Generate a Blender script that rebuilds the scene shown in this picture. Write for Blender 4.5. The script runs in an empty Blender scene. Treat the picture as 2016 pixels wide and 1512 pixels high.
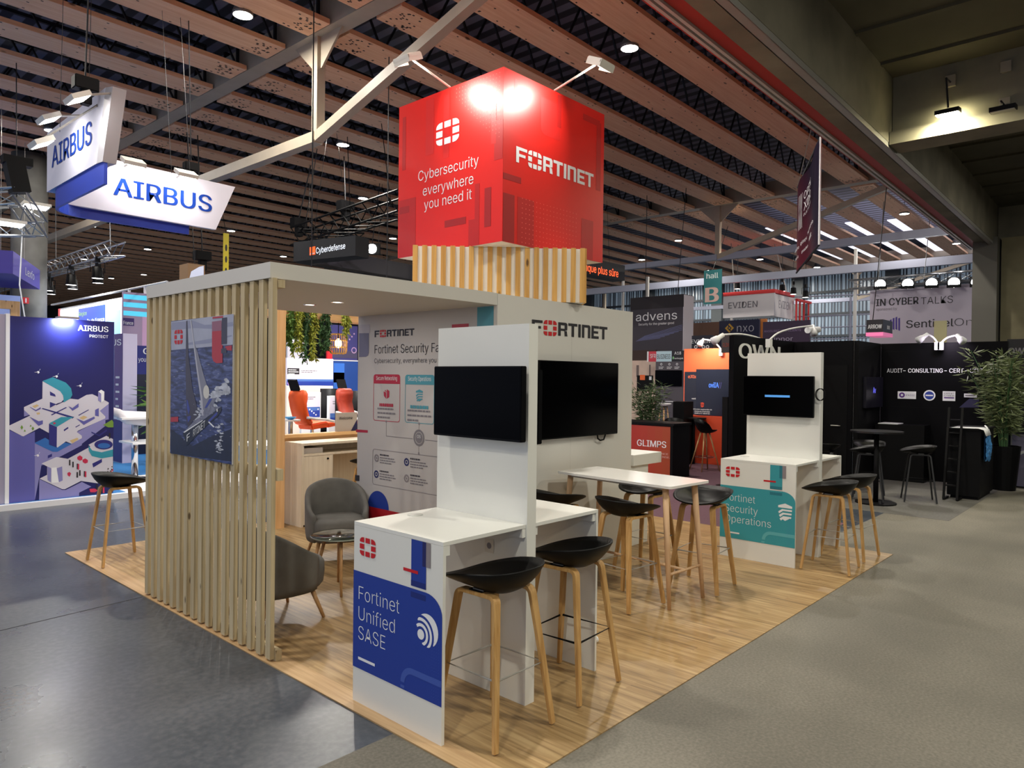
import bpy, bmesh, math, random
from mathutils import Vector, Matrix
random.seed(7)
SC = bpy.context.scene
COL = SC.collection
PI = math.pi

# ---------------------------------------------------------------- camera
EYE = Vector((0, 0, 1.80))
FPX = 1409.08                       # focal length in pixels of a 2016 wide frame
YAW, PITCH, ROLL = (math.radians(a) for a in (42.4763, -0.46122, 0.65143))
FW = Vector((math.cos(YAW)*math.cos(PITCH), math.sin(YAW)*math.cos(PITCH), math.sin(PITCH)))
RT = FW.cross(Vector((0, 0, 1))).normalized()
UP = RT.cross(FW)
RT, UP = RT*math.cos(ROLL)+UP*math.sin(ROLL), UP*math.cos(ROLL)-RT*math.sin(ROLL)
cam = bpy.data.cameras.new('camera')
cam.sensor_width = 36.0
cam.lens = FPX/2016*36.0
cam.clip_end = 400
cam_ob = bpy.data.objects.new('camera', cam)
COL.objects.link(cam_ob)
M = Matrix((RT, UP, -FW)).transposed().to_4x4()
M.translation = EYE
cam_ob.matrix_world = M
SC.camera = cam_ob
SC.view_settings.view_transform = 'Standard'
SC.view_settings.look = 'None'
SC.view_settings.gamma = 1.0
SC.view_settings.use_curve_mapping = False
SC.view_settings.exposure = 0.0

# ---------------------------------------------------------------- world: dim bluish fill light, added; it enters by the sides left open
w = bpy.data.worlds.new('world')
SC.world = w
w.use_nodes = True
w.node_tree.nodes['Background'].inputs[0].default_value = (0.70, 0.77, 1.0, 1)
w.node_tree.nodes['Background'].inputs[1].default_value = 0.75
try:
    SC.cycles.use_denoising = True
    SC.cycles.max_bounces = 6
    SC.cycles.sample_clamp_indirect = 6.0
    SC.cycles.caustics_reflective = False
    SC.cycles.caustics_refractive = False
except Exception:
    pass

# ---------------------------------------------------------------- helpers
def lin(c):
    c = c/255.0
    return c/12.92 if c <= 0.04045 else ((c+0.055)/1.055)**2.4

def rgb(r, g, b):
    return (lin(r), lin(g), lin(b), 1)

MATS = {}
def mat(name, col, rough=0.5, metal=0.0, spec=0.5, noise=0.0, nscale=8.0, emit=0.0, bump=0.0, coat=0.0):
    if name in MATS:
        return MATS[name]
    m = bpy.data.materials.new(name)
    m.use_nodes = True
    nt = m.node_tree
    b = nt.nodes['Principled BSDF']
    c = rgb(*col)
    b.inputs['Base Color'].default_value = c
    b.inputs['Roughness'].default_value = rough
    b.inputs['Metallic'].default_value = metal
    b.inputs['Specular IOR Level'].default_value = spec
    if coat:
        b.inputs['Coat Weight'].default_value = coat
    if emit:
        b.inputs['Emission Color'].default_value = c
        b.inputs['Emission Strength'].default_value = emit
    if noise or bump:
        tc = nt.nodes.new('ShaderNodeTexCoord')
        n = nt.nodes.new('ShaderNodeTexNoise')
        n.inputs['Scale'].default_value = nscale
        n.inputs['Detail'].default_value = 5
        nt.links.new(tc.outputs['Object'], n.inputs['Vector'])
        if noise:
            r = nt.nodes.new('ShaderNodeValToRGB')
            r.color_ramp.elements[0].position = 0.3
            r.color_ramp.elements[1].position = 0.7
            r.color_ramp.elements[0].color = tuple(x*(1-noise) for x in c[:3])+(1,)
            r.color_ramp.elements[1].color = tuple(min(1, x*(1+noise)) for x in c[:3])+(1,)
            nt.links.new(n.outputs['Fac'], r.inputs['Fac'])
            nt.links.new(r.outputs['Color'], b.inputs['Base Color'])
        if bump:
            bp = nt.nodes.new('ShaderNodeBump')
            bp.inputs['Strength'].default_value = bump
            bp.inputs['Distance'].default_value = 0.01
            nt.links.new(n.outputs['Fac'], bp.inputs['Height'])
            nt.links.new(bp.outputs['Normal'], b.inputs['Normal'])
    MATS[name] = m
    return m

def wood(name, light, dark, axis='z', scale=1.0, rough=0.55, knots=0.0, contrast=1.0):
    """grain stretched along one axis of the object, with a few dark knots"""
    if name in MATS:
        return MATS[name]
    m = bpy.data.materials.new(name)
    m.use_nodes = True
    nt = m.node_tree
    b = nt.nodes['Principled BSDF']
    b.inputs['Roughness'].default_value = rough
    b.inputs['Specular IOR Level'].default_value = 0.35
    tc = nt.nodes.new('ShaderNodeTexCoord')
    mp = nt.nodes.new('ShaderNodeMapping')
    s = [22*scale]*3
    s['xyz'.index(axis)] = 1.1*scale
    mp.inputs['Scale'].default_value = s
    oi = nt.nodes.new('ShaderNodeObjectInfo')
    ad = nt.nodes.new('ShaderNodeVectorMath')
    ml = nt.nodes.new('ShaderNodeVectorMath')
    ml.operation = 'SCALE'
    ml.inputs[0].default_value = (7.3, 5.1, 9.7)
    nt.links.new(oi.outputs['Random'], ml.inputs['Scale'])
    nt.links.new(tc.outputs['Object'], ad.inputs[0])
    nt.links.new(ml.outputs[0], ad.inputs[1])
    nt.links.new(ad.outputs[0], mp.inputs['Vector'])
    n = nt.nodes.new('ShaderNodeTexNoise')
    n.inputs['Scale'].default_value = 1.6
    n.inputs['Detail'].default_value = 6
    n.inputs['Distortion'].default_value = 0.6
    nt.links.new(mp.outputs[0], n.inputs['Vector'])
    r = nt.nodes.new('ShaderNodeValToRGB')
    r.color_ramp.elements[0].position = 0.5-0.2/contrast
    r.color_ramp.elements[1].position = 0.5+0.2/contrast
    r.color_ramp.elements[0].color = rgb(*dark)
    r.color_ramp.elements[1].color = rgb(*light)
    nt.links.new(n.outputs['Fac'], r.inputs['Fac'])
    out = r.outputs['Color']
    if knots:
        v = nt.nodes.new('ShaderNodeTexVoronoi')
        v.inputs['Scale'].default_value = 1.0
        mp2 = nt.nodes.new('ShaderNodeMapping')
        s2 = [9*scale]*3
        s2['xyz'.index(axis)] = 3.2*scale
        mp2.inputs['Scale'].default_value = s2
        nt.links.new(ad.outputs[0], mp2.inputs['Vector'])
        nt.links.new(mp2.outputs[0], v.inputs['Vector'])
        r2 = nt.nodes.new('ShaderNodeValToRGB')
        r2.color_ramp.elements[0].position = knots*0.55
        r2.color_ramp.elements[1].position = knots
        r2.color_ramp.elements[0].color = (0.10, 0.06, 0.04, 1)
        r2.color_ramp.elements[1].color = (1, 1, 1, 1)
        nt.links.new(v.outputs['Distance'], r2.inputs['Fac'])
        mx = nt.nodes.new('ShaderNodeMixRGB')
        mx.blend_type = 'MULTIPLY'
        mx.inputs[0].default_value = 0.85
        nt.links.new(out, mx.inputs[1])
        nt.links.new(r2.outputs['Color'], mx.inputs[2])
        out = mx.outputs[0]
    nt.links.new(out, b.inputs['Base Color'])
    MATS[name] = m
    return m

def origin_of(p):
    v = Vector((0, 0, 0))
    while p is not None:
        v += p.location
        p = p.parent
    return v

def tag(o, label=None, cat=None, group=None, kind=None):
    if label: o['label'] = label
    if cat: o['category'] = cat
    if group: o['group'] = group
    if kind: o['kind'] = kind
    return o

def thing(name, label, cat, loc=(0, 0, 0), rotz=0.0, group=None):
    o = bpy.data.objects.new(name, None)
    o.empty_display_size = 0.1
    COL.objects.link(o)
    o.location = loc
    o.rotation_euler = (0, 0, rotz)
    return tag(o, label, cat, group)

def link_mesh(name, me, m, parent=None, smooth=False):
    if m is not None and not me.materials:
        me.materials.append(m)
    o = bpy.data.objects.new(name, me)
    COL.objects.link(o)
    if parent is not None:
        o.parent = parent
    if smooth:
        for p in me.polygons: p.use_smooth = True
    return o

class MB:
    """collects shapes; build() links them as one mesh object"""
    def __init__(self):
        self.v = []; self.f = []
    def add(self, vs, fs):
        n = len(self.v)
        self.v += [tuple(x) for x in vs]
        self.f += [tuple(i+n for i in f) for f in fs]
        return self
    def box(self, x0, x1, y0, y1, z0, z1):
        x0, x1 = min(x0, x1), max(x0, x1); y0, y1 = min(y0, y1), max(y0, y1); z0, z1 = min(z0, z1), max(z0, z1)
        vs = [(x, y, z) for z in (z0, z1) for y in (y0, y1) for x in (x0, x1)]
        return self.add(vs, [(0, 2, 3, 1), (4, 5, 7, 6), (0, 1, 5, 4), (2, 6, 7, 3), (0, 4, 6, 2), (1, 3, 7, 5)])
    def obox(self, c, ax, ay, az, hx, hy, hz):
        """box with its own axes"""
        c = Vector(c); ax = Vector(ax).normalized()*hx; ay = Vector(ay).normalized()*hy; az = Vector(az).normalized()*hz
        vs = [c+ax*i+ay*j+az*k for k in (-1, 1) for j in (-1, 1) for i in (-1, 1)]
        return self.add(vs, [(0, 2, 3, 1), (4, 5, 7, 6), (0, 1, 5, 4), (2, 6, 7, 3), (0, 4, 6, 2), (1, 3, 7, 5)])
    def bar(self, a, b, w, h=None, up=(0, 0, 1)):
        """rectangular bar from a to b"""
        a = Vector(a); b = Vector(b); h = h or w
        d = (b-a)
        L = d.length
        d.normalize()
        u = Vector(up)
        if abs(d.dot(u)) > 0.98: u = Vector((1, 0, 0))
        s = d.cross(u).normalized(); t = s.cross(d)
        return self.obox((a+b)/2, s, t, d, w/2, h/2, L/2)
    def prism(self, pts, n, thick):
        """polygon (3d points) pushed along n"""
        n = Vector(n).normalized()*thick
        k = len(pts)
        vs = [Vector(p) for p in pts]+[Vector(p)+n for p in pts]
        fs = [tuple(range(k))[::-1], tuple(range(k, 2*k))]+[(i, (i+1) % k, (i+1) % k+k, i+k) for i in range(k)]
        return self.add(vs, fs)
    def poly(self, pts):
        return self.add(pts, [tuple(range(len(pts)))])
    def tube(self, path, r, n=8, closed=False, caps=True):
        P = [Vector(p) for p in path]
        k = len(P)
        rs = r if isinstance(r, (list, tuple)) else [r]*k
        rings = []
        s = None
        for i in range(k):
            a = P[(i-1) % k] if (i > 0 or closed) else P[i]
            b = P[(i+1) % k] if (i < k-1 or closed) else P[i]
            d = (b-a).normalized()
            if s is None:
                u = Vector((0, 0, 1)) if abs(d.z) < 0.9 else Vector((1, 0, 0))
                s = d.cross(u).normalized()
            else:
                s = (s-d*s.dot(d)).normalized()
            t = d.cross(s)
            rings.append([P[i]+(s*math.cos(2*PI*j/n)+t*math.sin(2*PI*j/n))*rs[i] for j in range(n)])
        vs = [p for q in rings for p in q]
        fs = []
        for i in range(k if closed else k-1):
            a, b = i*n, ((i+1) % k)*n
            fs += [(a+j, a+(j+1) % n, b+(j+1) % n, b+j) for j in range(n)]
        if caps and not closed:
            fs += [tuple(range(n))[::-1], tuple(range((k-1)*n, k*n))]
        return self.add(vs, fs)
    def cyl(self, x, y, z0, z1, r0, r1=None, n=20):
        return self.lathe([(r0, z0), (r0 if r1 is None else r1, z1)], (x, y, 0), n)
    def lathe(self, prof, c=(0, 0, 0), n=24, caps=True):
        c = Vector(c)
        vs = [c+Vector((r*math.cos(2*PI*j/n), r*math.sin(2*PI*j/n), z)) for r, z in prof for j in range(n)]
        fs = []
        for i in range(len(prof)-1):
            fs += [(i*n+j, i*n+(j+1) % n, (i+1)*n+(j+1) % n, (i+1)*n+j) for j in range(n)]
        if caps:
            fs += [tuple(range(n))[::-1], tuple(range((len(prof)-1)*n, len(prof)*n))]
        return self.add(vs, fs)
    def rectsweep(self, path, w, t, side):
        """flat strip of width w along `side` and thickness t swept along a path"""
        P = [Vector(p) for p in path]; side = Vector(side).normalized()
        k = len(P); vs = []
        for i in range(k):
            d = (P[min(i+1, k-1)]-P[max(i-1, 0)]).normalized()
            s = (side-d*side.dot(d)).normalized()
            nrm = d.cross(s)
            ww = w[i] if isinstance(w, (list, tuple)) else w
            vs += [P[i]+s*ww/2+nrm*t/2, P[i]-s*ww/2+nrm*t/2, P[i]-s*ww/2-nrm*t/2, P[i]+s*ww/2-nrm*t/2]
        fs = [(0, 1, 2, 3), (4*k-1, 4*k-2, 4*k-3, 4*k-4)]
        for i in range(k-1):
            fs += [(4*i+j, 4*i+4+j, 4*i+4+(j+1) % 4, 4*i+(j+1) % 4) for j in range(4)]
        return self.add(vs, fs)
    def mesh(self, name, off=None):
        me = bpy.data.meshes.new(name)
        if off is not None:
            self.v = [(x-off[0], y-off[1], z-off[2]) for x, y, z in self.v]
        me.from_pydata(self.v, [], self.f)
        me.validate()
        bm = bmesh.new(); bm.from_mesh(me)
        bmesh.ops.recalc_face_normals(bm, faces=bm.faces)
        bm.to_mesh(me); bm.free()
        return me
    def build(self, name, m, parent=None, smooth=False, world=True, bevel=0.0):
        off = origin_of(parent) if (world and parent is not None) else None
        me = self.mesh(name, off)
        if bevel:
            bm = bmesh.new(); bm.from_mesh(me)
            bmesh.ops.bevel(bm, geom=bm.edges[:], offset=bevel, segments=2, affect='EDGES', clamp_overlap=True)
            bm.to_mesh(me); bm.free()
        return link_mesh(name, me, m, parent, smooth)

def single(name, label, cat, mb, m, loc=None, group=None, smooth=False, bevel=0.0):
    """a thing that is one mesh; its origin sits at loc"""
    if loc is not None:
        mb.v = [(x-loc[0], y-loc[1], z-loc[2]) for x, y, z in mb.v]
    o = mb.build(name, m, None, smooth, bevel=bevel)
    if loc is not None: o.location = loc
    return tag(o, label, cat, group)

def structure(name, mb, m, smooth=False):
    return tag(mb.build(name, m, None, smooth), kind='structure')

def dup(root, loc, rotz, label, group=None):
    """copy of a thing, its parts and their sub-parts"""
    def cp(o, par):
        c = o.copy(); COL.objects.link(c)
        if par is not None: c.parent = par
        for ch in list(o.children): cp(ch, c)
        return c
    r = cp(root, None)
    r.location = loc; r.rotation_euler = (0, 0, rotz)
    return tag(r, label, None, group)

# ---------------------------------------------------------------- seeing a point of the photograph on a real plane
def at(px, py, axis, val):
    d = FW+RT*((px-1008)/FPX)-UP*((py-756)/FPX)
    i = 'xyz'.index(axis)
    return EYE+d*((val-EYE[i])/d[i])

# ---------------------------------------------------------------- lettering and printed marks on upright faces
FONTS = {}
def font(kind='sans'):
    if 'sans' not in FONTS:
        try:
            import os
            p = os.path.join(bpy.utils.system_resource('DATAFILES'), 'fonts', 'Inter.woff2')
            FONTS['sans'] = bpy.data.fonts.load(p)
        except Exception:
            FONTS['sans'] = None
    return FONTS['sans']

def raw_text(body, weight=0.0, spacing=1.0):
    cu = bpy.data.curves.new('t', 'FONT')
    f = font()
    if f is not None: cu.font = f
    cu.body = body
    cu.size = 1.0
    cu.resolution_u = 3
    cu.offset = min(weight, 0.0)
    cu.space_character = spacing
    ob = bpy.data.objects.new('t', cu)
    COL.objects.link(ob)
    dg = bpy.context.evaluated_depsgraph_get()
    me = bpy.data.meshes.new_from_object(ob.evaluated_get(dg))
    vs = [(v.co.x, v.co.y) for v in me.vertices]
    fs = [tuple(p.vertices) for p in me.polygons]
    bpy.data.objects.remove(ob); bpy.data.curves.remove(cu); bpy.data.meshes.remove(me)
    return vs, fs
CAPH = [None]
def caph():
    if CAPH[0] is None:
        vs, _ = raw_text('H')
        CAPH[0] = max(v[1] for v in vs)-min(v[1] for v in vs)
    return CAPH[0]

class Face:
    """upright face at x = c (axis 'x', looking towards -x) or y = c (axis 'y', looking towards -y); marks are given as (u, z)"""
    def __init__(self, axis, c, parent=None):
        self.a = axis; self.c = c; self.parent = parent
    def P(self, u, z, off=0.0):
        return (self.c-off, u, z) if self.a == 'x' else (u, self.c-off, z)
    def px(self, x, y):
        """photo pixel -> (u, z) on this face"""
        p = at(x, y, self.a, self.c)
        return (p.y if self.a == 'x' else p.x, p.z)
    def build(self, name, polys, m, off=0.002, parent=None):
        mb = MB()
        for i, pl in enumerate(polys): mb.poly([self.P(u, z, off+(i % 40)*1.2e-5) for u, z in pl])
        return self._fin(name, mb, m, parent)
    def _fin(self, name, mb, m, parent):
        par = parent or self.parent
        me = bpy.data.meshes.new(name)
        o = origin_of(par) if par is not None else Vector((0, 0, 0))
        me.from_pydata([(x-o.x, y-o.y, z-o.z) for x, y, z in mb.v], [], mb.f)
        me.validate()
        return link_mesh(name, me, m, par)
    def rect(self, name, u0, u1, z0, z1, m, off=0.002, parent=None):
        return self.build(name, [[(u0, z0), (u1, z0), (u1, z1), (u0, z1)]], m, off, parent)
    def pixpoly(self, name, polys, m, off=0.002, parent=None, org=(0, 0, 1)):
        X, Y, S = org
        return self.build(name, [[self.px(X+a/S, Y+b/S) for a, b in pl] for pl in polys], m, off, parent)
    def text(self, body, uL, uR, z0, z1, m, parent=None, weight=0.0, off=0.003, name='lettering', spacing=1.0):
        """z0 baseline, z1 top of capitals, uL / uR left and right end as read"""
        vs, fs = raw_text(body, weight, spacing)
        if not vs: return None
        x0 = min(v[0] for v in vs); x1 = max(v[0] for v in vs)
        k = (uR-uL)/(x1-x0); h = (z1-z0)/caph()
        mb = MB()
        for i, s in enumerate((0,) if weight <= 0 else (0, -weight, weight)):       # heavier letters: the outline laid down again a hair to each side
            mb.add([self.P(uL+(x-x0+s*.7)*k, z0+y*h, off+i*.0003) for x, y in vs], fs)
        return self._fin(name, mb, m, parent)
    def lines(self, name, uL, uR, zt, dz, h, fr, m, parent=None, off=0.003, gap=0.0):
        """small print too fine to read: thin rows of word-like dashes"""
        rnd = random.Random(int(abs(zt*1000))+len(fr))
        pl = []
        for i, f in enumerate(fr):
            z = zt-i*dz; u = 0.0
            while u < f:
                wd = min(rnd.uniform(0.06, 0.2), f-u)
                if wd > 0.015:
                    a, b = uL+(uR-uL)*u, uL+(uR-uL)*(u+wd)
                    pl.append([(a, z-h), (b, z-h), (b, z), (a, z)])
                u += wd+0.025
        return self.build(name, pl, m, off, parent)

def rr(u0, u1, z0, z1, r, corners='abcd', n=6):
    """rounded rectangle; corners a=(u0,z0) b=(u1,z0) c=(u1,z1) d=(u0,z1); radius in the units of u and z"""
    su = 1 if u1 > u0 else -1
    pts = []
    for k, (cu, cz, a0) in dict(a=(u0+su*r, z0+r, PI), b=(u1-su*r, z0+r, 1.5*PI), c=(u1-su*r, z1-r, 0), d=(u0+su*r, z1-r, .5*PI)).items():
        if k in corners and r > 0:
            for i in range(n+1):
                t = a0+.5*PI*i/n
                pts.append((cu+su*r*math.cos(t), cz+r*math.sin(t)))
        else:
            pts.append(dict(a=(u0, z0), b=(u1, z0), c=(u1, z1), d=(u0, z1))[k])
    return pts

def disc(u, z, ru, rz=None, n=28):
    rz = rz or abs(ru)
    return [(u+ru*math.cos(2*PI*i/n), z+rz*math.sin(2*PI*i/n)) for i in range(n)]

def ringpolys(u, z, r0, r1, a0=0, a1=2*PI, n=28, sx=1, sz=1):
    out = []
    for i in range(n):
        t, s = a0+(a1-a0)*i/n, a0+(a1-a0)*(i+1)/n
        out.append([(u+sx*r0*math.cos(t), z+sz*r0*math.sin(t)), (u+sx*r1*math.cos(t), z+sz*r1*math.sin(t)),
                    (u+sx*r1*math.cos(s), z+sz*r1*math.sin(s)), (u+sx*r0*math.cos(s), z+sz*r0*math.sin(s))])
    return out

def emblem_polys(uL, uR, z0, z1):
    """rounded square of eight tiles round an empty middle"""
    W = uR-uL; H = z1-z0
    xs = [(0, .28), (.36, .64), (.72, 1)]; ys = [(0, .27), (.365, .635), (.73, 1)]
    out = []
    for i, (a, b) in enumerate(xs):
        for j, (c, d) in enumerate(ys):
            if i == 1 and j == 1: continue
            pts = [(a, c), (b, c), (b, d), (a, d)]
            if i != 1 and j != 1:
                ci = {(0, 0): 0, (2, 0): 1, (2, 2): 2, (0, 2): 3}[(i, j)]
                cx, cy = pts[ci]
                r = .22
                ox, oy = (cx+r if i == 0 else cx-r), (cy+r if j == 0 else cy-r)
                a0 = {0: PI, 1: 1.5*PI, 2: 0, 3: .5*PI}[ci]
                arc = [(ox+r*math.cos(a0+.5*PI*t/5), oy+r*math.sin(a0+.5*PI*t/5)) for t in range(6)]
                pts = pts[:ci]+arc+pts[ci+1:]
            out.append([(uL+W*x, z0+H*y) for x, y in pts])
    return out

def wordmark(face, uL, uR, z0, z1, m, mred, parent=None, off=0.003):
    """seven block letters and the tiled emblem standing for the O"""
    t = .2; s = .21
    G = {
     'F': (.80, [[(0, 0), (s, 0), (s, 1), (0, 1)], [(s, 1-t), (.80, 1-t), (.80, 1), (s, 1)], [(s, .40), (.68, .40), (.68, .58), (s, .58)]]),
     'R': (.76, [[(0, 0), (s, 0), (s, 1), (0, 1)], [(s, 1-t), (.52, 1-t), (.52, 1), (s, 1)], [(.52, .38), (.74, .46), (.74, .9), (.64, 1), (.52, 1)], [(s, .38), (.52, .38), (.52, .55), (s, .55)], [(.50, .38), (.70, .38), (.76, 0), (.53, 0)]]),
     'T': (.76, [[(0, 1-t), (.76, 1-t), (.76, 1), (0, 1)], [(.28, 0), (.28+s, 0), (.28+s, 1-t), (.28, 1-t)]]),
     'I': (s, [[(0, 0), (s, 0), (s, 1), (0, 1)]]),
     'N': (.74, [[(0, 0), (s, 0), (s, 1), (0, 1)], [(s, 1-t), (.60, 1-t), (.60, 1), (s, 1)], [(.53, 0), (.74, 0), (.74, .88), (.64, 1), (.53, 1)]]),
     'E': (.66, [[(0, 0), (s, 0), (s, 1), (0, 1)], [(s, 1-t), (.66, 1-t), (.66, 1), (s, 1)], [(s, .41), (.60, .41), (.60, .59), (s, .59)], [(s, 0), (.66, 0), (.66, t), (s, t)]]),
    }
    x = 0.0; polys = []; o = None
    for ch, gap in (('F', .08), ('O', .12), ('R', .06), ('T', .09), ('I', .10), ('N', .10), ('E', .04), ('T', 0)):
        if ch == 'O':
            o = (x, x+1.02); x += 1.02+gap
            continue
        wdt, pl = G[ch]
        polys += [[(a+x, b) for a, b in p] for p in pl]
        x += wdt+gap
    k = (uR-uL)/x; h = z1-z0
    face.build('lettering', [[(uL+a*k, z0+b*h) for a, b in p] for p in polys], m, off, parent)
    face.build('emblem', emblem_polys(uL+o[0]*k, uL+o[1]*k, z0-.06*h, z1+.06*h), mred, off, parent)

def lamp_area(name, loc, direction, power, size, col=(1, 1, 1), parent=None, shape='DISK', size_y=None, spread=None):
    l = bpy.data.lights.new(name, 'AREA')
    l.energy = power; l.shape = shape; l.size = size; l.color = col
    if size_y: l.size_y = size_y
    if spread: l.spread = spread
    o = bpy.data.objects.new(name, l)
    COL.objects.link(o)
    o.rotation_euler = Vector(direction).to_track_quat('-Z', 'Y').to_euler()
    if parent is not None:
        o.parent = parent; o.location = Vector(loc)-origin_of(parent)
    else:
        o.location = loc
    return o

# ---------------------------------------------------------------- shared materials
WHITE = mat('white_laminate', (226, 226, 220), 0.35)
WHITE_P = mat('white_paint', (214, 212, 206), 0.55)
GREYWHITE = mat('grey_white_print', (192, 189, 188), 0.55)
BLACK = mat('black_matt', (11, 11, 13), 0.55, spec=0.15)
BLACKGLOSS = mat('black_screen', (2, 2, 3), 0.2, spec=0.06)
BLACKPL = mat('black_polypropylene', (9, 9, 10), 0.45, spec=0.2)
STEEL = mat('brushed_steel', (168, 166, 160), 0.4, 0.35)
CHROME = mat('chrome', (210, 212, 216), 0.12, 1.0)
DARKSTEEL = mat('dark_steel', (34, 34, 38), 0.5, 0.3)
RED = mat('emblem_red', (196, 24, 34), 0.5)
P_BLUE = mat('print_blue', (30, 58, 150), 0.45)
P_NAVY = mat('print_navy', (24, 34, 96), 0.45)
P_TEAL = mat('print_teal', (56, 152, 164), 0.45)
P_TEALD = mat('print_dark_teal', (40, 118, 134), 0.45)
P_WHITE = mat('print_white', (234, 236, 238), 0.5)
P_DARK = mat('print_dark', (36, 34, 40), 0.5)
P_GREY = mat('print_grey', (126, 122, 128), 0.5)
OAK = wood('oak_ply', (206, 166, 108), (176, 132, 76), 'z', 1.2, 0.5)
ASH = wood('ash_leg', (212, 172, 122), (184, 142, 94), 'z', 1.2, 0.5)
# ================================================================ LIGHT OF THE HALL
HROT = 0.0166                          # the hall stands about one degree off the booth's own axes
ch, sh = math.cos(HROT), math.sin(HROT)
def hr(a, b, z=0.0):
    return Vector((a*ch-b*sh, a*sh+b*ch, z))
def hb(x, y):
    return (x*ch+y*sh, -x*sh+y*ch)
def in_view(p, margin=120):
    d = Vector(p)-EYE
    z = d.dot(FW)
    if z < 0.3: return False
    x = 1008+FPX*d.dot(RT)/z; y = 756-FPX*d.dot(UP)/z
    return -margin < x < 2016+margin and -margin < y < 1512+margin

LENS = mat('lamp_lens', (255, 250, 240), 0.3, emit=22.0)
HOUSING = mat('lamp_housing', (120, 118, 116), 0.4, 0.4)
def make_ceiling_light():
    t = thing('ceiling_light', 'round white downlight hanging between the wooden ceiling boards', 'lamp', (0, 0, 0), 0, 'downlights of the hall ceiling')
    MB().lathe([(0.06, 0.30), (0.10, 0.22), (0.17, 0.06), (0.175, 0.0), (0.16, 0.0)], n=20, caps=False).build('housing', HOUSING, t, True, False)
    MB().lathe([(0.16, 0.004), (0.001, 0.002)], n=20).build('lens', LENS, t, False, False)
    MB().tube([(0, 0, 0.28), (0, 0, 1.3)], 0.008, 6).build('suspension_rod', DARKSTEEL, t, False, False)
    lamp_area('downlight', (0, 0, -0.02), (0, 0, -1), 235, 0.3, (1.0, 0.94, 0.84), t)
    return t
LAMPS = [(5.91, 11.75), (11.28, 7.46), (13.9, 37.2), (11.0, 16.27), (14.76, 20.6), (19.9, 25.5), (14.44, 29.6), (24.1, 11.9), (28.9, 7.16), (36.5, 6.94),
         (28.25, 16.0), (31.6, 20.0), (37.0, 19.0), (39.8, 21.9), (35.2, 15.3), (41.0, 17.2), (12.9, 43.2), (16.3, 64.4), (17.3, 46.9), (16.6, 50.4), (10.2, 33.3), (39.5, 14.0), (19.3, 33.8), (41.2, 25.0)]
FILL_LAMPS = [(0.6, 16.5), (6.0, 4.6), (17.5, 5.4), (5.5, 21.0), (1.0, 5.2), (-6.0, 9.0)]  # extra downlights out of view, added as fill light
lamp0 = make_ceiling_light()
for i, (x, y) in enumerate(LAMPS+FILL_LAMPS):
    if i == 0: lamp0.location = (x, y, 7.95)
    else: dup(lamp0, (x, y, 7.95), 0, 'round white downlight hanging between the wooden ceiling boards', 'downlights of the hall ceiling')

# ================================================================ THE HALL
def hang(p):
    """the point of the nearest ceiling board above p, where a wire is tied"""
    a, b2 = hb(p[0], p[1])
    r = round((b2-3.90)/1.457)
    q_ = hr(a, 3.90+1.457*r); return Vector((q_.x, q_.y, 7.998))
def floor_mat(name, c0, c1, c2, rough0, rough1, fine, bump):
    m = bpy.data.materials.new(name); m.use_nodes = True
    nt = m.node_tree; b = nt.nodes['Principled BSDF']
    tc = nt.nodes.new('ShaderNodeTexCoord')
    n1 = nt.nodes.new('ShaderNodeTexNoise'); n1.inputs['Scale'].default_value = 0.8; n1.inputs['Detail'].default_value = 6
    n2 = nt.nodes.new('ShaderNodeTexNoise'); n2.inputs['Scale'].default_value = fine; n2.inputs['Detail'].default_value = 3
    for n in (n1, n2): nt.links.new(tc.outputs['Object'], n.inputs['Vector'])
    mx = nt.nodes.new('ShaderNodeMath'); mx.operation = 'MULTIPLY_ADD'; mx.inputs[1].default_value = 0.45
    ml = nt.nodes.new('ShaderNodeMath'); ml.operation = 'MULTIPLY'; ml.inputs[1].default_value = 0.62
    nt.links.new(n1.outputs['Fac'], ml.inputs[0])
    nt.links.new(n2.outputs['Fac'], mx.inputs[0]); nt.links.new(ml.outputs[0], mx.inputs[2])
    r = nt.nodes.new('ShaderNodeValToRGB')
    r.color_ramp.elements[0].position = 0.36; r.color_ramp.elements[1].position = 0.68
    r.color_ramp.elements[0].color = rgb(*c0); r.color_ramp.elements[1].color = rgb(*c2)
    e = r.color_ramp.elements.new(0.53); e.color = rgb(*c1)
    nt.links.new(mx.outputs[0], r.inputs['Fac']); nt.links.new(r.outputs['Color'], b.inputs['Base Color'])
    rr_ = nt.nodes.new('ShaderNodeMapRange'); rr_.inputs['To Min'].default_value = rough0; rr_.inputs['To Max'].default_value = rough1
    nt.links.new(n1.outputs['Fac'], rr_.inputs['Value']); nt.links.new(rr_.outputs[0], b.inputs['Roughness'])
    bp = nt.nodes.new('ShaderNodeBump'); bp.inputs['Strength'].default_value = bump; bp.inputs['Distance'].default_value = 0.004
    nt.links.new(n2.outputs['Fac'], bp.inputs['Height']); nt.links.new(bp.outputs['Normal'], b.inputs['Normal'])
    return m
FLOOR_D = floor_mat('polished_dark_concrete', (54, 60, 69), (68, 74, 83), (88, 91, 98), 0.17, 0.42, 26, 0.05)
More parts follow.
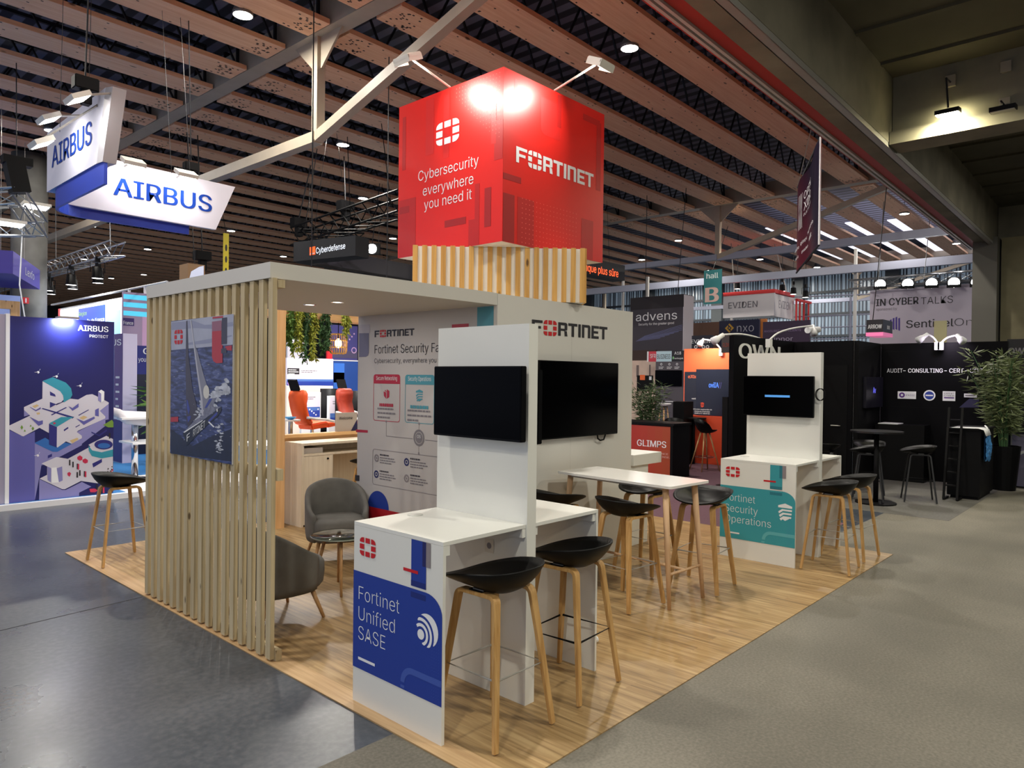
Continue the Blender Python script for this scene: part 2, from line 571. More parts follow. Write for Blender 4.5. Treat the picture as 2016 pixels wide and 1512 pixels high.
def stains(m):
    nt = m.node_tree; b = nt.nodes['Principled BSDF']
    src = b.inputs['Base Color'].links[0].from_socket
    tc = nt.nodes.new('ShaderNodeTexCoord')
    n = nt.nodes.new('ShaderNodeTexNoise'); n.inputs['Scale'].default_value = 3.1; n.inputs['Detail'].default_value = 9; n.inputs['Roughness'].default_value = .72
    mp = nt.nodes.new('ShaderNodeMapping'); mp.inputs['Scale'].default_value = (1, 1.8, 1)
    nt.links.new(tc.outputs['Object'], mp.inputs[0]); nt.links.new(mp.outputs[0], n.inputs['Vector'])
    r = nt.nodes.new('ShaderNodeValToRGB'); r.color_ramp.elements[0].position = .70; r.color_ramp.elements[1].position = .78
    r.color_ramp.elements[0].color = (1, 1, 1, 1); r.color_ramp.elements[1].color = (.45, .44, .42, 1)
    nt.links.new(n.outputs['Fac'], r.inputs['Fac'])
    mx = nt.nodes.new('ShaderNodeMixRGB'); mx.blend_type = 'MULTIPLY'; mx.inputs[0].default_value = 1
    nt.links.new(src, mx.inputs[1]); nt.links.new(r.outputs['Color'], mx.inputs[2]); nt.links.new(mx.outputs[0], b.inputs['Base Color'])
FLOOR_L = floor_mat('rough_grey_concrete', (88, 85, 76), (107, 103, 93), (126, 121, 110), 0.55, 0.8, 60, 0.25)
stains(FLOOR_L)
SLAB = 2.856
structure('floor', MB().box(-12, 60, SLAB, 82, -0.2, 0.0), FLOOR_D)
structure('floor', MB().box(-12, 60, -14, SLAB, -0.2, -0.0), FLOOR_L)
GAP = mat('floor_joint', (44, 44, 46), 0.8)
SF = floor_mat('stand_floor_grey', (84, 82, 78), (96, 94, 90), (110, 108, 102), 0.5, 0.7, 30, 0.1)
single('stand_floor', 'grey floor covering of the black stand on the right', 'floor covering', MB().box(10.75, 14.9, 2.08, 5.17, 0, .002), SF, (12.8, 3.6, 0))
single('purple_carpet', 'dark purple carpet behind the booth and under the red counter', 'carpet', MB().box(8.23, 15.2, 5.3, 12, 0, .002).box(8.23, 9.6, 3.0, 5.299, 0, .002), mat('aubergine_carpet', (96, 66, 78), .9, noise=.12, nscale=30), (11, 8, 0))
structure('trim_1', MB().bar((-12, 4.55, 0), (2.25, 6.08, 0), 0.012, 0.002), GAP)

# dark roof deck with its corrugation
deck = bpy.data.materials.new('corrugated_deck'); deck.use_nodes = True
nt = deck.node_tree; b = nt.nodes['Principled BSDF']; b.inputs['Roughness'].default_value = 0.6
tc = nt.nodes.new('ShaderNodeTexCoord'); wv = nt.nodes.new('ShaderNodeTexWave'); wv.bands_direction = 'X'
wv.inputs['Scale'].default_value = 0.75; wv.inputs['Distortion'].default_value = 0.0
rp = nt.nodes.new('ShaderNodeValToRGB'); rp.color_ramp.elements[0].position = 0.42; rp.color_ramp.elements[1].position = 0.58
rp.color_ramp.elements[0].color = rgb(44, 44, 54); rp.color_ramp.elements[1].color = rgb(120, 120, 140)
nt.links.new(tc.outputs['Object'], wv.inputs['Vector']); nt.links.new(wv.outputs['Fac'], rp.inputs['Fac']); nt.links.new(rp.outputs['Color'], b.inputs['Base Color'])
roof = MB().box(-12, 44, 3.2, 80, 9.3, 9.5)
ro = structure('ceiling', roof, deck); ro.rotation_euler.z = HROT

# laminated boards with rows of screw holes, resting on the steel beams
GL = wood('glulam', (250, 206, 168), (230, 174, 134), 'x', 0.5, 0.55, knots=0.13, contrast=0.8)
DKT = mat('board_back', (58, 44, 38), 0.7)
def beam_mesh(L):
    return MB().box(0, L, 0, 0.68, 0, 0.09).mesh('ceiling_beam')
bays = [(-9.0, 7.3), (7.72, 23.75), (24.25, 40.2)]
meshes = [beam_mesh(b1-b0) for b0, b1 in bays]
SCREW = mat('screw_hole', (40, 24, 20), 0.8)
def screw_mesh(L):
    mb = MB(); rnd = random.Random(3)
    for k in range(26):
        for e in (0.35, L-0.35):
            x = e+rnd.choice((-.2, -.1, 0, .12, .22))+rnd.uniform(-.03, .03); y = 0.06+rnd.random()*0.56
            mb.poly([(x-.022, y-.016, -0.002), (x-.022, y+.016, -0.002), (x+.022, y+.016, -0.002), (x+.022, y-.016, -0.002)])
    for k in range(int(L*3.2)):
        x = rnd.uniform(.3, L-.3); y = rnd.choice((.05, .09, .34, .6, .64))+rnd.uniform(-.02, .02)
        mb.poly([(x-.02, y-.013, -0.002), (x-.02, y+.013, -0.002), (x+.02, y+.013, -0.002), (x+.02, y-.013, -0.002)])
    return mb.mesh('screws')
smesh = [screw_mesh(b1-b0) for b0, b1 in bays]
def lattice_mesh(L):
    mb = MB()
    n = int(L/1.0); d = L/n
    mb.bar((0, .34, 1.0), (L, .34, 1.0), .07, .07)
    for i in range(n):
        mb.bar((i*d, .34, .09), (i*d+d/2, .34, 1.0), .035, .035)
        mb.bar((i*d+d/2, .34, 1.0), (i*d+d, .34, .09), .035, .035)
    mb.bar((0.02, .34, .09), (0.02, .34, 1.0), .05, .05); mb.bar((L-.02, .34, .09), (L-.02, .34, 1.0), .05, .05)
    return mb.mesh('lattice')
lmesh = [lattice_mesh(b1-b0) for b0, b1 in bays]
for me in meshes: me.materials.append(GL)
for me in smesh: me.materials.append(SCREW)
for me in lmesh: me.materials.append(DARKSTEEL)
for r in range(50):
    bb = 3.56+1.457*r
    for i, (a0, a1) in enumerate(bays):
        if not any(in_view(hr(a0+(a1-a0)*t/12, bb+.34, 8.0), 60) for t in range(13)): continue
        o = link_mesh('ceiling_beam', meshes[i], None); o['kind'] = 'structure'
        o.location = hr(a0, bb, 8.0); o.rotation_euler.z = HROT
        if r < 22:
            if r < 14:
                s = link_mesh('screws', smesh[i], None, o)
            if i < 2: l = link_mesh('lattice', lmesh[i], None, o)

STEELB = mat('painted_steel', (174, 162, 144), 0.5, noise=0.06, nscale=3)
STEELG = mat('galvanised_blue_steel', (150, 154, 172), 0.45, 0.2)
def hbeam(mb, a0, b0, z0, a1, b1, z1, wd, ht):
    mb.bar(hr(a0, b0, z0), hr(a1, b1, z1), wd, ht)
# the transverse beams with their king posts and under-slung ties
for k, (a, far) in enumerate(((7.51, 78), (24.0, 78), (40.4, 70))):
    sm = STEELB
    mb = MB(); hbeam(mb, a, 3.3, 8.28, a, far, 8.28, .34, .52); structure('steel_beam', mb, sm)
    mb = MB(); hbeam(mb, a, 11.5, 8.05, a, 11.5, 6.15, .17, .17); structure('king_post', mb, sm)
    mb = MB(); mb.prism([hr(a-.02, 10.75, 8.02), hr(a-.02, 12.25, 8.02), hr(a-.02, 11.62, 7.45), hr(a-.02, 11.38, 7.45)], (1, 0, 0), .04); structure('gusset_plate', mb, sm)
    mb = MB(); hbeam(mb, a, 11.5, 6.2, a, 27.5, 6.2, .2, .2); structure('tie_beam', mb, STEELG if k else sm)
    mb = MB(); hbeam(mb, a, 11.5, 6.2, a, 5.3, 7.98, .17, .17); structure('tie_beam', mb, sm)
    mb = MB(); hbeam(mb, a, 27.5, 6.15, a, 27.5, 8.05, .17, .17); structure('king_post', mb, sm)
    if k:
        mb = MB(); hbeam(mb, a, 3.4, 6.25, a, 11.5, 6.2, .16, .24); structure('tie_beam', mb, STEELG)
mb = MB(); hbeam(mb, 29.6, 3.4, 6.2, 29.6, 40, 6.2, .2, .3); structure('steel_beam', mb, STEELG)
for px_, y0, y1, x_ in ((1275, 545, 640, 24.0), (1685, 490, 560, 29.6), (1227, 540, 640, 29.6), (1441, 575, 600, 33)):
    p = at(px_, y0, 'x', x_); q = at(px_, y1, 'x', x_)
    structure('steel_column', MB().bar((p.x, p.y, 0.0), (p.x, p.y, p.z), .1, .1), mat('pale_steel', (186, 184, 180), .5))

# roof lights at the far right: daylight through white panes
SKY = mat('skylight_pane', (236, 238, 255), 0.4, emit=1.2)
for j in range(6):
    bb = 3.5+1.457*j+0.72
    mb = MB(); mb.box(32.5-.5*j, 41.5-.3*j, bb, bb+.74, 8.3, 8.34)
    o = structure('window_%d' % (j+1), mb, SKY); o.rotation_euler.z = HROT

# far glazed wall with mullions
GLASSW = mat('far_window_glass', (150, 168, 184), 0.25, emit=0.22)
BLIND = mat('window_slat', (84, 92, 104), 0.6)
MULL = mat('mullion', (52, 58, 66), 0.5)
XW = 43.8
k = 0
for j in range(9):
    y0 = 6.0+j*5.2
    mb = MB().box(XW, XW+.05, y0+.35, y0+5.2, 2.0, 8.6)
    win = structure('window_%d' % (9+j), mb, GLASSW)
    mb = MB()
    for i in range(24):
        yy = y0+.5+i*.196+random.uniform(-.04, .04)
        mb.box(XW-.06, XW-.03, yy, yy+random.uniform(.03, .1), 2.0, 8.6)
    mb.build('blind_slats', BLIND, win)
    mb = MB()
    for z in (3.2, 4.5, 5.8, 7.1):
        mb.box(XW-.16, XW-.06, y0, y0+5.2, z-.07, z+.07)
    mb.build('mullions', MULL, win)
    structure('window_column', MB().box(XW-.5, XW-.05, y0-.25, y0+.45, 0, 9.3), mat('dark_column', (76, 82, 86), .6))
structure('wall_far', MB().box(XW, XW+.2, -14, 80, 0, 2.0).box(XW, XW+.2, 52, 80, 2.0, 9.3).box(XW, XW+.2, -14, 80, 8.6, 9.4), mat('far_wall', (92, 92, 98), .7))
structure('wall_back', MB().box(-12, 60, 79.5, 80, 0, 9.4), mat('back_wall', (60, 58, 60), .8))

# concrete mezzanine on the right: edge girder, cross beams, slab, column
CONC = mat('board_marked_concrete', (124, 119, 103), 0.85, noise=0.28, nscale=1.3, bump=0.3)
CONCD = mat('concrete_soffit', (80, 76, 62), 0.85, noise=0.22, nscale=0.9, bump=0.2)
def hbox(name, a0, a1, b0, b1, z0, z1, m, kind='structure'):
    o = MB().box(a0, a1, b0, b1, z0, z1).build(name, m)
    o.rotation_euler.z = HROT
    if kind: o['kind'] = kind
    return o
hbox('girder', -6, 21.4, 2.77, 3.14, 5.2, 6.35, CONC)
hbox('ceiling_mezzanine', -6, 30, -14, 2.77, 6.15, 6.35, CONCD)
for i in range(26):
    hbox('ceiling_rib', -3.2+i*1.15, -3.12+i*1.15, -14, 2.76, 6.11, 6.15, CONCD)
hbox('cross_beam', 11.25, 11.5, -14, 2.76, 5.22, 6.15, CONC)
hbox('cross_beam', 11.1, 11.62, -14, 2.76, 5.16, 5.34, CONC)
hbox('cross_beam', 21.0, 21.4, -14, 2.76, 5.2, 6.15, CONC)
hbox('wall_upper', -6, 30, 3.0, 3.14, 6.35, 9.3, mat('red_panel', (104, 40, 34), .6))
hbox('trim_2', -6, 21.4, 3.15, 3.30, 5.22, 5.6, mat('red_steel', (168, 48, 38), .5))
hbox('trim_3', -6, 21.4, 3.305, 3.34, 5.19, 5.27, mat('white_rail', (196, 192, 188), .4))
hbox('trim_4', -6, 21.4, 3.37, 3.405, 5.19, 5.27, MATS['white_rail'])
hbox('trim_5', -6, 21.4, 3.405, 3.47, 5.24, 5.9, MATS['red_steel'])
hbox('wall_track', -6, 21.4, 3.30, 3.50, 5.9, 8.0, mat('brown_fascia', (96, 58, 44), .6))
# cable tray clipped to the lower edge of the girder
mb = MB().box(-6, 21, 2.78, 2.88, 5.13, 5.15).box(-6, 21, 2.775, 2.785, 5.13, 5.199).box(-6, 21, 2.87, 2.88, 5.13, 5.199)
o = mb.build('cable_tray', STEEL); o.rotation_euler.z = HROT
tag(o, 'long grey cable tray running along the lower edge of the concrete girder', 'cable tray')
# column at the end of the girder
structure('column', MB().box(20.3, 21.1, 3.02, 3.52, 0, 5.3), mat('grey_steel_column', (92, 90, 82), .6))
structure('column', MB().box(20.6, 21.4, 2.2, 2.98, 0, 5.3), mat('lit_concrete', (112, 106, 80), .8, noise=.12, nscale=3))  # lit face of the column, its light put into the concrete colour
structure('column', MB().box(20.2, 20.6, 1.7, 2.14, 0, 5.3), mat('shadow_steel', (40, 40, 40), .6))  # dark edge of the column, its shade put into the colour
structure('wall_right', MB().box(-12, 60, -14.2, -14, 0, 6.3), mat('right_wall', (90, 88, 80), .8))

# flood lights on the cross beam
FLOODLENS = mat('flood_lens', (255, 244, 200), 0.3, emit=45.0)
PLATE = mat('pale_plate', (150, 142, 128), 0.6)
def wall_flood(px_, py_, lit, label, plate_px):
    x0 = hr(11.25, 2.0).x
    q = at(plate_px[0], plate_px[1], 'x', x0-.03)
    p = at(px_, py_, 'x', x0-.32)
    t = thing('flood_light', label, 'lamp', (x0-.03, q.y, p.z))
    MB().box(x0-.06, x0-.01, q.y-.06, q.y+.06, q.z-.075, q.z+.075).build('mounting_plate', PLATE, t)
    MB().tube([(x0-.06, q.y, q.z-.02), (x0-.3, q.y, q.z-.04), (x0-.31, p.y, p.z+.09)], .012, 6).build('arm', DARKSTEEL, t)
    MB().obox((p.x, p.y, p.z+.032), (1, 0, .12), (0, 1, 0), (-.12, 0, 1), .09, .14, .028).build('housing', BLACK, t)
    MB().obox((p.x, p.y, p.z), (1, 0, .12), (0, 1, 0), (-.12, 0, 1), .08, .128, .006).build('lens', FLOODLENS if lit else mat('dead_lens', (170, 165, 150), .3), t)
    if lit:
        lamp_area('flood', (p.x, p.y, p.z-.05), (.25, 0, -1), 70, .26, (1.0, .93, .62), t)
        lamp_area('flood', (p.x+.16, p.y, p.z-.0), (1, .0, -.55), 14, .2, (1.0, .93, .58), t)
    return t
wall_flood(1866, 225, True, 'lit yellowish flood light on the concrete cross beam, upper right', (1872, 160))
wall_flood(1975, 219, False, 'black unlit flood light under a pale plate on the concrete cross beam', (1978, 205))
q = at(1981, 132, 'x', hr(11.25, 1).x-.02)
single('junction_plate', 'bare pale plate high on the concrete cross beam above the unlit flood light', 'plate', MB().box(q.x-.03, q.x+.02, q.y-.06, q.y+.06, q.z-.07, q.z+.07), PLATE, q)
for i, (x, y) in enumerate(((4.0, -1.2), (-2.0, 0.3), (16.5, -0.6), (9.0, -3.0), (-4, -6), (3, -8))):  # unseen flood lights, added to brighten the aisle
    t = thing('aisle_fill_light', 'unseen flood light added under the concrete mezzanine to light the aisle', 'lamp', (x, y, 5.95), 0, 'added fill lights under the mezzanine')
    MB().box(-.22, .22, -.14, .14, 0.02, .1).build('housing', BLACK, t, False, False)
    MB().box(-.2, .2, -.12, .12, 0, .02).build('lens', LENS, t, False, False)
    lamp_area('aisle', (x, y, 5.93), (0, 0, -1), 170, .4, (1.0, .95, .80), t)
# ================================================================ THE BOOTH IN FRONT
PLANK = bpy.data.materials.new('oak_plank_vinyl'); PLANK.use_nodes = True
nt = PLANK.node_tree; b = nt.nodes['Principled BSDF']; b.inputs['Roughness'].default_value = 0.42
tc = nt.nodes.new('ShaderNodeTexCoord'); mp = nt.nodes.new('ShaderNodeMapping')
mp.inputs['Rotation'].default_value = (0, 0, math.radians(90))
nt.links.new(tc.outputs['Object'], mp.inputs['Vector'])
bk = nt.nodes.new('ShaderNodeTexBrick'); bk.offset = 0.37
bk.inputs['Scale'].default_value = 1.0; bk.inputs['Brick Width'].default_value = 1.15; bk.inputs['Row Height'].default_value = 0.13
bk.inputs['Mortar Size'].default_value = 0.0; bk.inputs['Color1'].default_value = (0.25, 0.25, 0.25, 1); bk.inputs['Color2'].default_value = (0.75, 0.75, 0.75, 1)
nt.links.new(mp.outputs[0], bk.inputs['Vector'])
mp2 = nt.nodes.new('ShaderNodeMapping'); mp2.inputs['Scale'].default_value = (1.3, 22, 1)
nt.links.new(mp.outputs[0], mp2.inputs['Vector'])
av = nt.nodes.new('ShaderNodeVectorMath'); av.operation = 'ADD'
nt.links.new(mp2.outputs[0], av.inputs[0]); nt.links.new(bk.outputs['Color'], av.inputs[1])
ns = nt.nodes.new('ShaderNodeTexNoise'); ns.inputs['Scale'].default_value = 1.5; ns.inputs['Detail'].default_value = 6; ns.inputs['Distortion'].default_value = 0.5
nt.links.new(av.outputs[0], ns.inputs['Vector'])
m1 = nt.nodes.new('ShaderNodeMath'); m1.operation = 'MULTIPLY_ADD'; m1.inputs[1].default_value = 0.18
nt.links.new(bk.outputs['Color'], m1.inputs[0]); nt.links.new(ns.outputs['Fac'], m1.inputs[2])
rp = nt.nodes.new('ShaderNodeValToRGB'); rp.color_ramp.elements[0].position = 0.38; rp.color_ramp.elements[1].position = 0.78
rp.color_ramp.elements[0].color = rgb(124, 100, 68); rp.color_ramp.elements[1].color = rgb(184, 156, 112)
e = rp.color_ramp.elements.new(0.56); e.color = rgb(158, 128, 86)
nt.links.new(m1.outputs[0], rp.inputs['Fac']); nt.links.new(rp.outputs['Color'], b.inputs['Base Color'])
CZ = 0.006
carpet = MB().box(2.262, 8.216, 2.092, 8.105, 0.0, CZ).build('floor_covering', PLANK)
tag(carpet, 'oak plank vinyl floor covering laid out under the white exhibition booth', 'floor covering')
single('edge_strip', 'pale oak strip along the left edge of the booth floor', 'edge strip', MB().box(2.262, 2.40, 2.092, 8.105, CZ, CZ+.002), wood('oak_strip', (204, 172, 130), (178, 144, 104), 'y', 1, .42), (2.33, 5, CZ))
CZ2 = 0.0065

# ---- slatted screen on the left
SLATW = wood('spruce_slat', (206, 190, 154), (182, 163, 126), 'z', 0.9, 0.6, knots=0.10)
scr = thing('slat_screen', 'tall screen of upright pale spruce slats under the left end of the canopy', 'screen', (2.30, 5.1, CZ))
for i in range(17):
    y = 4.112+i*0.1215
    MB().box(2.280, 2.310, y, y+0.058, CZ2+.012, 2.41).build('slat', SLATW, scr, bevel=.002)
for z0, z1 in ((0.0092, 0.075), (1.14, 1.212), (2.35, 2.40)):
    MB().box(2.311, 2.352, 4.095, 6.11, z0, z1).build('rail', SLATW, scr)

# ---- poster of a racing yacht
PX = 2.268
SEA = bpy.data.materials.new('sea_print'); SEA.use_nodes = True
nt = SEA.node_tree; b = nt.nodes['Principled BSDF']; b.inputs['Roughness'].default_value = 0.35
tc = nt.nodes.new('ShaderNodeTexCoord'); mp = nt.nodes.new('ShaderNodeMapping'); mp.inputs['Scale'].default_value = (1, 5, 26)
mp.inputs['Rotation'].default_value = (math.radians(8), 0, 0)
ns = nt.nodes.new('ShaderNodeTexNoise'); ns.inputs['Scale'].default_value = 1.6; ns.inputs['Detail'].default_value = 8; ns.inputs['Distortion'].default_value = 0.8
rp = nt.nodes.new('ShaderNodeValToRGB'); rp.color_ramp.elements[0].position = 0.35; rp.color_ramp.elements[1].position = 0.72
rp.color_ramp.elements[0].color = rgb(22, 28, 58); rp.color_ramp.elements[1].color = rgb(104, 116, 166)
e = rp.color_ramp.elements.new(0.52); e.color = rgb(52, 62, 112)
nt.links.new(tc.outputs['Object'], mp.inputs['Vector']); nt.links.new(mp.outputs[0], ns.inputs['Vector']); nt.links.new(ns.outputs['Fac'], rp.inputs['Fac']); nt.links.new(rp.outputs['Color'], b.inputs['Base Color'])
FOAM = mat('foam_print', (186, 190, 200), .4, noise=.35, nscale=26)
SKYP = mat('overcast_print', (168, 172, 190), .4, noise=.10, nscale=5)
poster = thing('poster', 'square poster of a racing yacht on dark blue sea, hung on the slat screen', 'poster', (2.275, 5.108, 1.2))
MB().box(PX, 2.279, 4.612, 5.606, 1.200, 2.206).build('board', P_WHITE, poster)
pf = Face('x', PX, poster)
O5 = (320, 610, 5.04)
pf.rect('sea', 5.606, 4.612, 1.200, 2.206, SEA, .001)
pf.pixpoly('sky', [[(88, 118), (708, 40), (700, 345), (88, 400)]], SKYP, .0016, None, O5)
pf.pixpoly('cloud', [[(92, 128), (300, 105), (420, 150), (560, 140), (700, 120), (702, 160), (520, 190), (330, 180), (92, 200)], [(240, 330), (460, 290), (690, 250), (690, 262), (470, 330), (250, 350)]], mat('cloud_print', (142, 146, 172), .4), .0019, None, O5)
pf.pixpoly('dark_water', [[(84, 1180), (300, 1350), (520, 1240), (690, 1180), (684, 1505), (82, 1425)]], mat('deep_sea_print', (22, 24, 48), .35, noise=.3, nscale=20), .0016, None, O5)
rnd = random.Random(5)
pl = []
for i in range(34):
    t = i/33
    x = 690-t*390; y = 740+t*330
    for k in range(3):
        a = x+rnd.uniform(-40, 40); c = y+rnd.uniform(-70, 60)
        r1, r2 = rnd.uniform(18, 46)*(1.1-.6*t), rnd.uniform(8, 26)*(1.1-.5*t)
        if a+r1 > 690 or a-r1 < 90: continue
        pl.append([(a+r1*math.cos(q*PI/4+.3)*rnd.uniform(.7, 1.2)+r2*.4*math.sin(q*PI/4), c+r2*math.sin(q*PI/4+.3)*rnd.uniform(.7, 1.2)) for q in range(8)])
for i in range(40):
    a = rnd.uniform(530, 600); c = rnd.uniform(1130, 1420); r = rnd.uniform(5, 22)
    pl.append([(a-r, c), (a, c+r*.5), (a+r*1.2, c+r*.2), (a+r*.3, c-r*.5)])
for i in range(46):
    a = rnd.uniform(100, 680); c = rnd.uniform(430, 1300); r = rnd.uniform(4, 14)
    pl.append([(a-r, c), (a, c+2.5), (a+r, c+1), (a+r*.2, c-2)])
pf.pixpoly('foam', pl, FOAM, .0022, None, O5)['kind'] = 'stuff'
SAIL = mat('dark_sail_print', (62, 58, 72), .4, noise=.15, nscale=9)
SAIL2 = mat('grey_sail_print', (128, 128, 142), .4, noise=.12, nscale=9)
pf.pixpoly('sail', [[(238, 112), (250, 106), (262, 460), (300, 780), (345, 960), (372, 1040), (300, 1110), (262, 1170), (240, 1100), (232, 560)]], SAIL, .0026, None, O5)
pf.pixpoly('jib', [[(278, 104), (292, 102), (318, 330), (352, 420), (410, 640), (470, 830), (470, 870), (405, 1035), (392, 900), (340, 520)]], SAIL2, .0026, None, O5)
pf.pixpoly('mast', [[(278, 104), (288, 102), (355, 600), (398, 860), (410, 1050), (396, 1050), (380, 870), (342, 600)]], mat('mast_print', (182, 182, 192), .4), .0029, None, O5)
pf.pixpoly('sail_badge', [[(438+30*math.cos(t*PI/9), 815+68*math.sin(t*PI/9)) for t in range(18)]], mat('badge_print', (212, 208, 198), .4), .0032, None, O5)
pf.pixpoly('hull', [[(205, 1225), (400, 1105), (590, 962), (590, 1000), (545, 1065), (440, 1150), (245, 1350), (228, 1290)]], mat('hull_print', (20, 20, 30), .3), .0029, None, O5)
pf.pixpoly('deck', [[(212, 1215), (320, 1100), (400, 1050), (430, 940), (480, 880), (545, 870), (500, 960), (585, 960), (400, 1098), (215, 1226)]], mat('deck_print', (120, 122, 140), .4, noise=.3, nscale=30), .0027, None, O5)
pf.pixpoly('stripe', [[(420, 975), (470, 880), (500, 880), (445, 970)], [(455, 1100), (545, 1010), (550, 1035), (470, 1115)], [(242, 890), (256, 900), (276, 990), (262, 1040), (246, 980)], [(248, 1060), (284, 1050), (282, 1080), (256, 1120)]], mat('hull_blue_print', (58, 70, 150), .4), .0032, None, O5)
pf.pixpoly('bow_wave', [[(455, 1112), (468, 1108), (520, 1158), (510, 1168)], [(212, 1212), (400, 1094), (404, 1100), (222, 1220)], [(540, 985), (550, 978), (552, 1010), (543, 1010)]], P_WHITE, .0035, None, O5)
def slant_text(face, body, p0, p1, hgt, m, parent, w=0.02, org=O5, name='lettering'):
    """text along a slanting line between two photo points on the face"""
    X, Y, S = org
    a = face.px(X+p0[0]/S, Y+p0[1]/S); c = face.px(X+p1[0]/S, Y+p1[1]/S)
    vs, fs = raw_text(body, w)
    x0 = min(v[0] for v in vs); x1 = max(v[0] for v in vs)
    du, dz = c[0]-a[0], c[1]-a[1]
    mb = MB()
    mb.add([face.P(a[0]+du*(x-x0)/(x1-x0), a[1]+dz*(x-x0)/(x1-x0)+hgt*y/caph(), .0045) for x, y in vs], fs)
    return face._fin(name, mb, m, parent)
slant_text(pf, 'F', (246, 1308), (276, 1285), .05, P_WHITE, poster)
slant_text(pf, 'RTINET', (310, 1258), (428, 1165), .05, P_WHITE, poster)
pf.build('emblem', emblem_polys(pf.px(320+122/5.04, 650)[0], pf.px(320+204/5.04, 650)[0], pf.px(352, 610+340/5.04)[1], pf.px(352, 610+198/5.04)[1]), RED, .003)
for rm in ([[(495, 215), (588, 206), (588, 345), (600, 350), (600, 525), (540, 530), (510, 510), (495, 470)], [(628, 362), (692, 352), (692, 405), (640, 400), (628, 390)], [(85, 1065), (160, 1060), (160, 1110), (85, 1112)], [(500, 72), (604, 60), (604, 78), (500, 88)]]): pf.pixpoly('red_mark', [rm], mat('poster_red', (178, 40, 52), .4), .0034, None, O5)
pf.pixpoly('pink_mark', [[(495, 118), (590, 104), (590, 206), (495, 215)]], mat('poster_pink', (146, 92, 112), .4), .0034, None, O5)
pf.pixpoly('grey_mark', [[(594, 82), (644, 74), (642, 338), (590, 342)], [(586, 385), (640, 380), (640, 428), (586, 434)]], mat('poster_slate', (56, 54, 72), .4), .0034, None, O5)

# ---- canopy
can = thing('canopy', 'flat white canopy slab resting on the slat screen and the store room', 'canopy', (3.3, 5.1, 2.41))
MB().box(2.275, 4.328, 4.14, 6.105, 2.411, 2.511).build('slab', mat('canopy_white', (208, 205, 198), .6), can)
for x, y in ((3.353, 5.43), (3.377, 5.054)):
    MB().lathe([(0.055, 2.4105), (0.05, 2.406), (0.036, 2.408)], (x, y, 0), 20, False).build('light_ring', CHROME, can)
    MB().lathe([(0.036, 2.409), (0.001, 2.4088)], (x, y, 0), 20).build('recessed_light', mat('spot_lens', (255, 250, 240), .3, emit=6), can)
    lamp_area('recessed', (x, y, 2.40), (0, 0, -1), 5, .07, (1, .93, .84), can)

# ---- store room: white front wall, printed side wall
room = thing('store_room', 'white store room with black wordmark above a large screen, under the red cube', 'store room', (5.35, 5.12, 0))
MB().box(4.332, 6.385, 4.14, 4.18, CZ2, 2.507).build('front_wall', WHITE_P, room)
MB().box(4.330, 4.37, 4.1805, 6.10, CZ2, 2.411).box(4.372, 4.40, 4.1805, 6.10, 2.40, 2.507).build('side_wall', GREYWHITE, room)
MB().box(6.345, 6.385, 4.1805, 6.06, CZ2, 2.507).build('right_wall', WHITE_P, room)
MB().box(4.3705, 6.3445, 6.06, 6.10, CZ2, 2.507).build('back_wall', WHITE_P, room)
MB().box(4.40, 6.3445, 4.1805, 6.06, 2.48, 2.506).build('top_panel', WHITE_P, room)
ff = Face('y', 4.14, room)
wordmark(ff, 4.77, 5.922, 2.196, 2.321, P_DARK, RED, room)
ff.build('panel_joint', [[(5.345, .01), (5.347, .01), (5.347, 2.19), (5.345, 2.19)]], mat('joint_grey', (170, 168, 162), .6), .0015)
sf = Face('x', 4.33, room)
A2 = lambda a, b: sf.px(690+a/10.08, 610+b/10.08)
A3 = lambda a, b: sf.px(690+a/10.08, 720+b/10.08)
A4 = lambda a, b: sf.px(690+a/10.08, 860+b/10.08)
wordmark(sf, A2(483, 480)[0], A2(1270, 450)[0], A2(483, 545)[1], A2(483, 415)[1], P_DARK, RED, room)
def fit_text(face, body, part, uL, uRp, z0, z1, m, parent, wgt=0.0):
    a, _ = raw_text(part, wgt); c, _ = raw_text(body, wgt)
    la = max(v[0] for v in a)-min(v[0] for v in a); lc = max(v[0] for v in c)-min(v[0] for v in c)
    return face.text(body, uL, uL+(uRp-uL)*lc/la, z0, z1, m, parent, wgt)
TXT = mat('print_text_grey', (70, 66, 74), .5)
fit_text(sf, 'Fortinet Security Fabric', 'Fortinet Security Fa', A2(483, 700)[0], A2(1762, 700)[0], A2(483, 868)[1], A2(483, 700)[1], P_DARK, room, -.004)
fit_text(sf, 'Cybersecurity, everywhere you need it', 'Cybersecurity, everywhere you', A2(478, 1000)[0], A2(1705, 1000)[0], A2(478, 1058)[1], A2(478, 965)[1], TXT, room, -.004)
CRIM = mat('card_red', (176, 34, 62), .5)
LTE = mat('card_teal', (74, 150, 168), .5)
def card(u0, u1, z0, z1, zh, m, title):
    sf.build('card_header', [rr(u0, u1, zh, z1, .03, 'cd')], m, .002)
    o = .006
    pl = []
    outer = rr(u0, u1, z0, z1, .03); inner = rr(u0-o, u1+o, z0+o, z1-o, .026)
    n = len(outer)
    for i in range(n): pl.append([outer[i], outer[(i+1) % n], inner[(i+1) % n], inner[i]])
    sf.build('card_outline', pl, m, .0016)
    sf.text(title, u0-.045, u1+.045, zh+.035, zh+.075, P_WHITE, room, 0, .003)
u0, u1 = A3(458, 600)[0], A3(985, 600)[0]
card(u0, u1, A3(458, 1085)[1], A3(458, 170)[1], A3(458, 352)[1], CRIM, 'Secure Networking')
cu = (u0+u1)/2
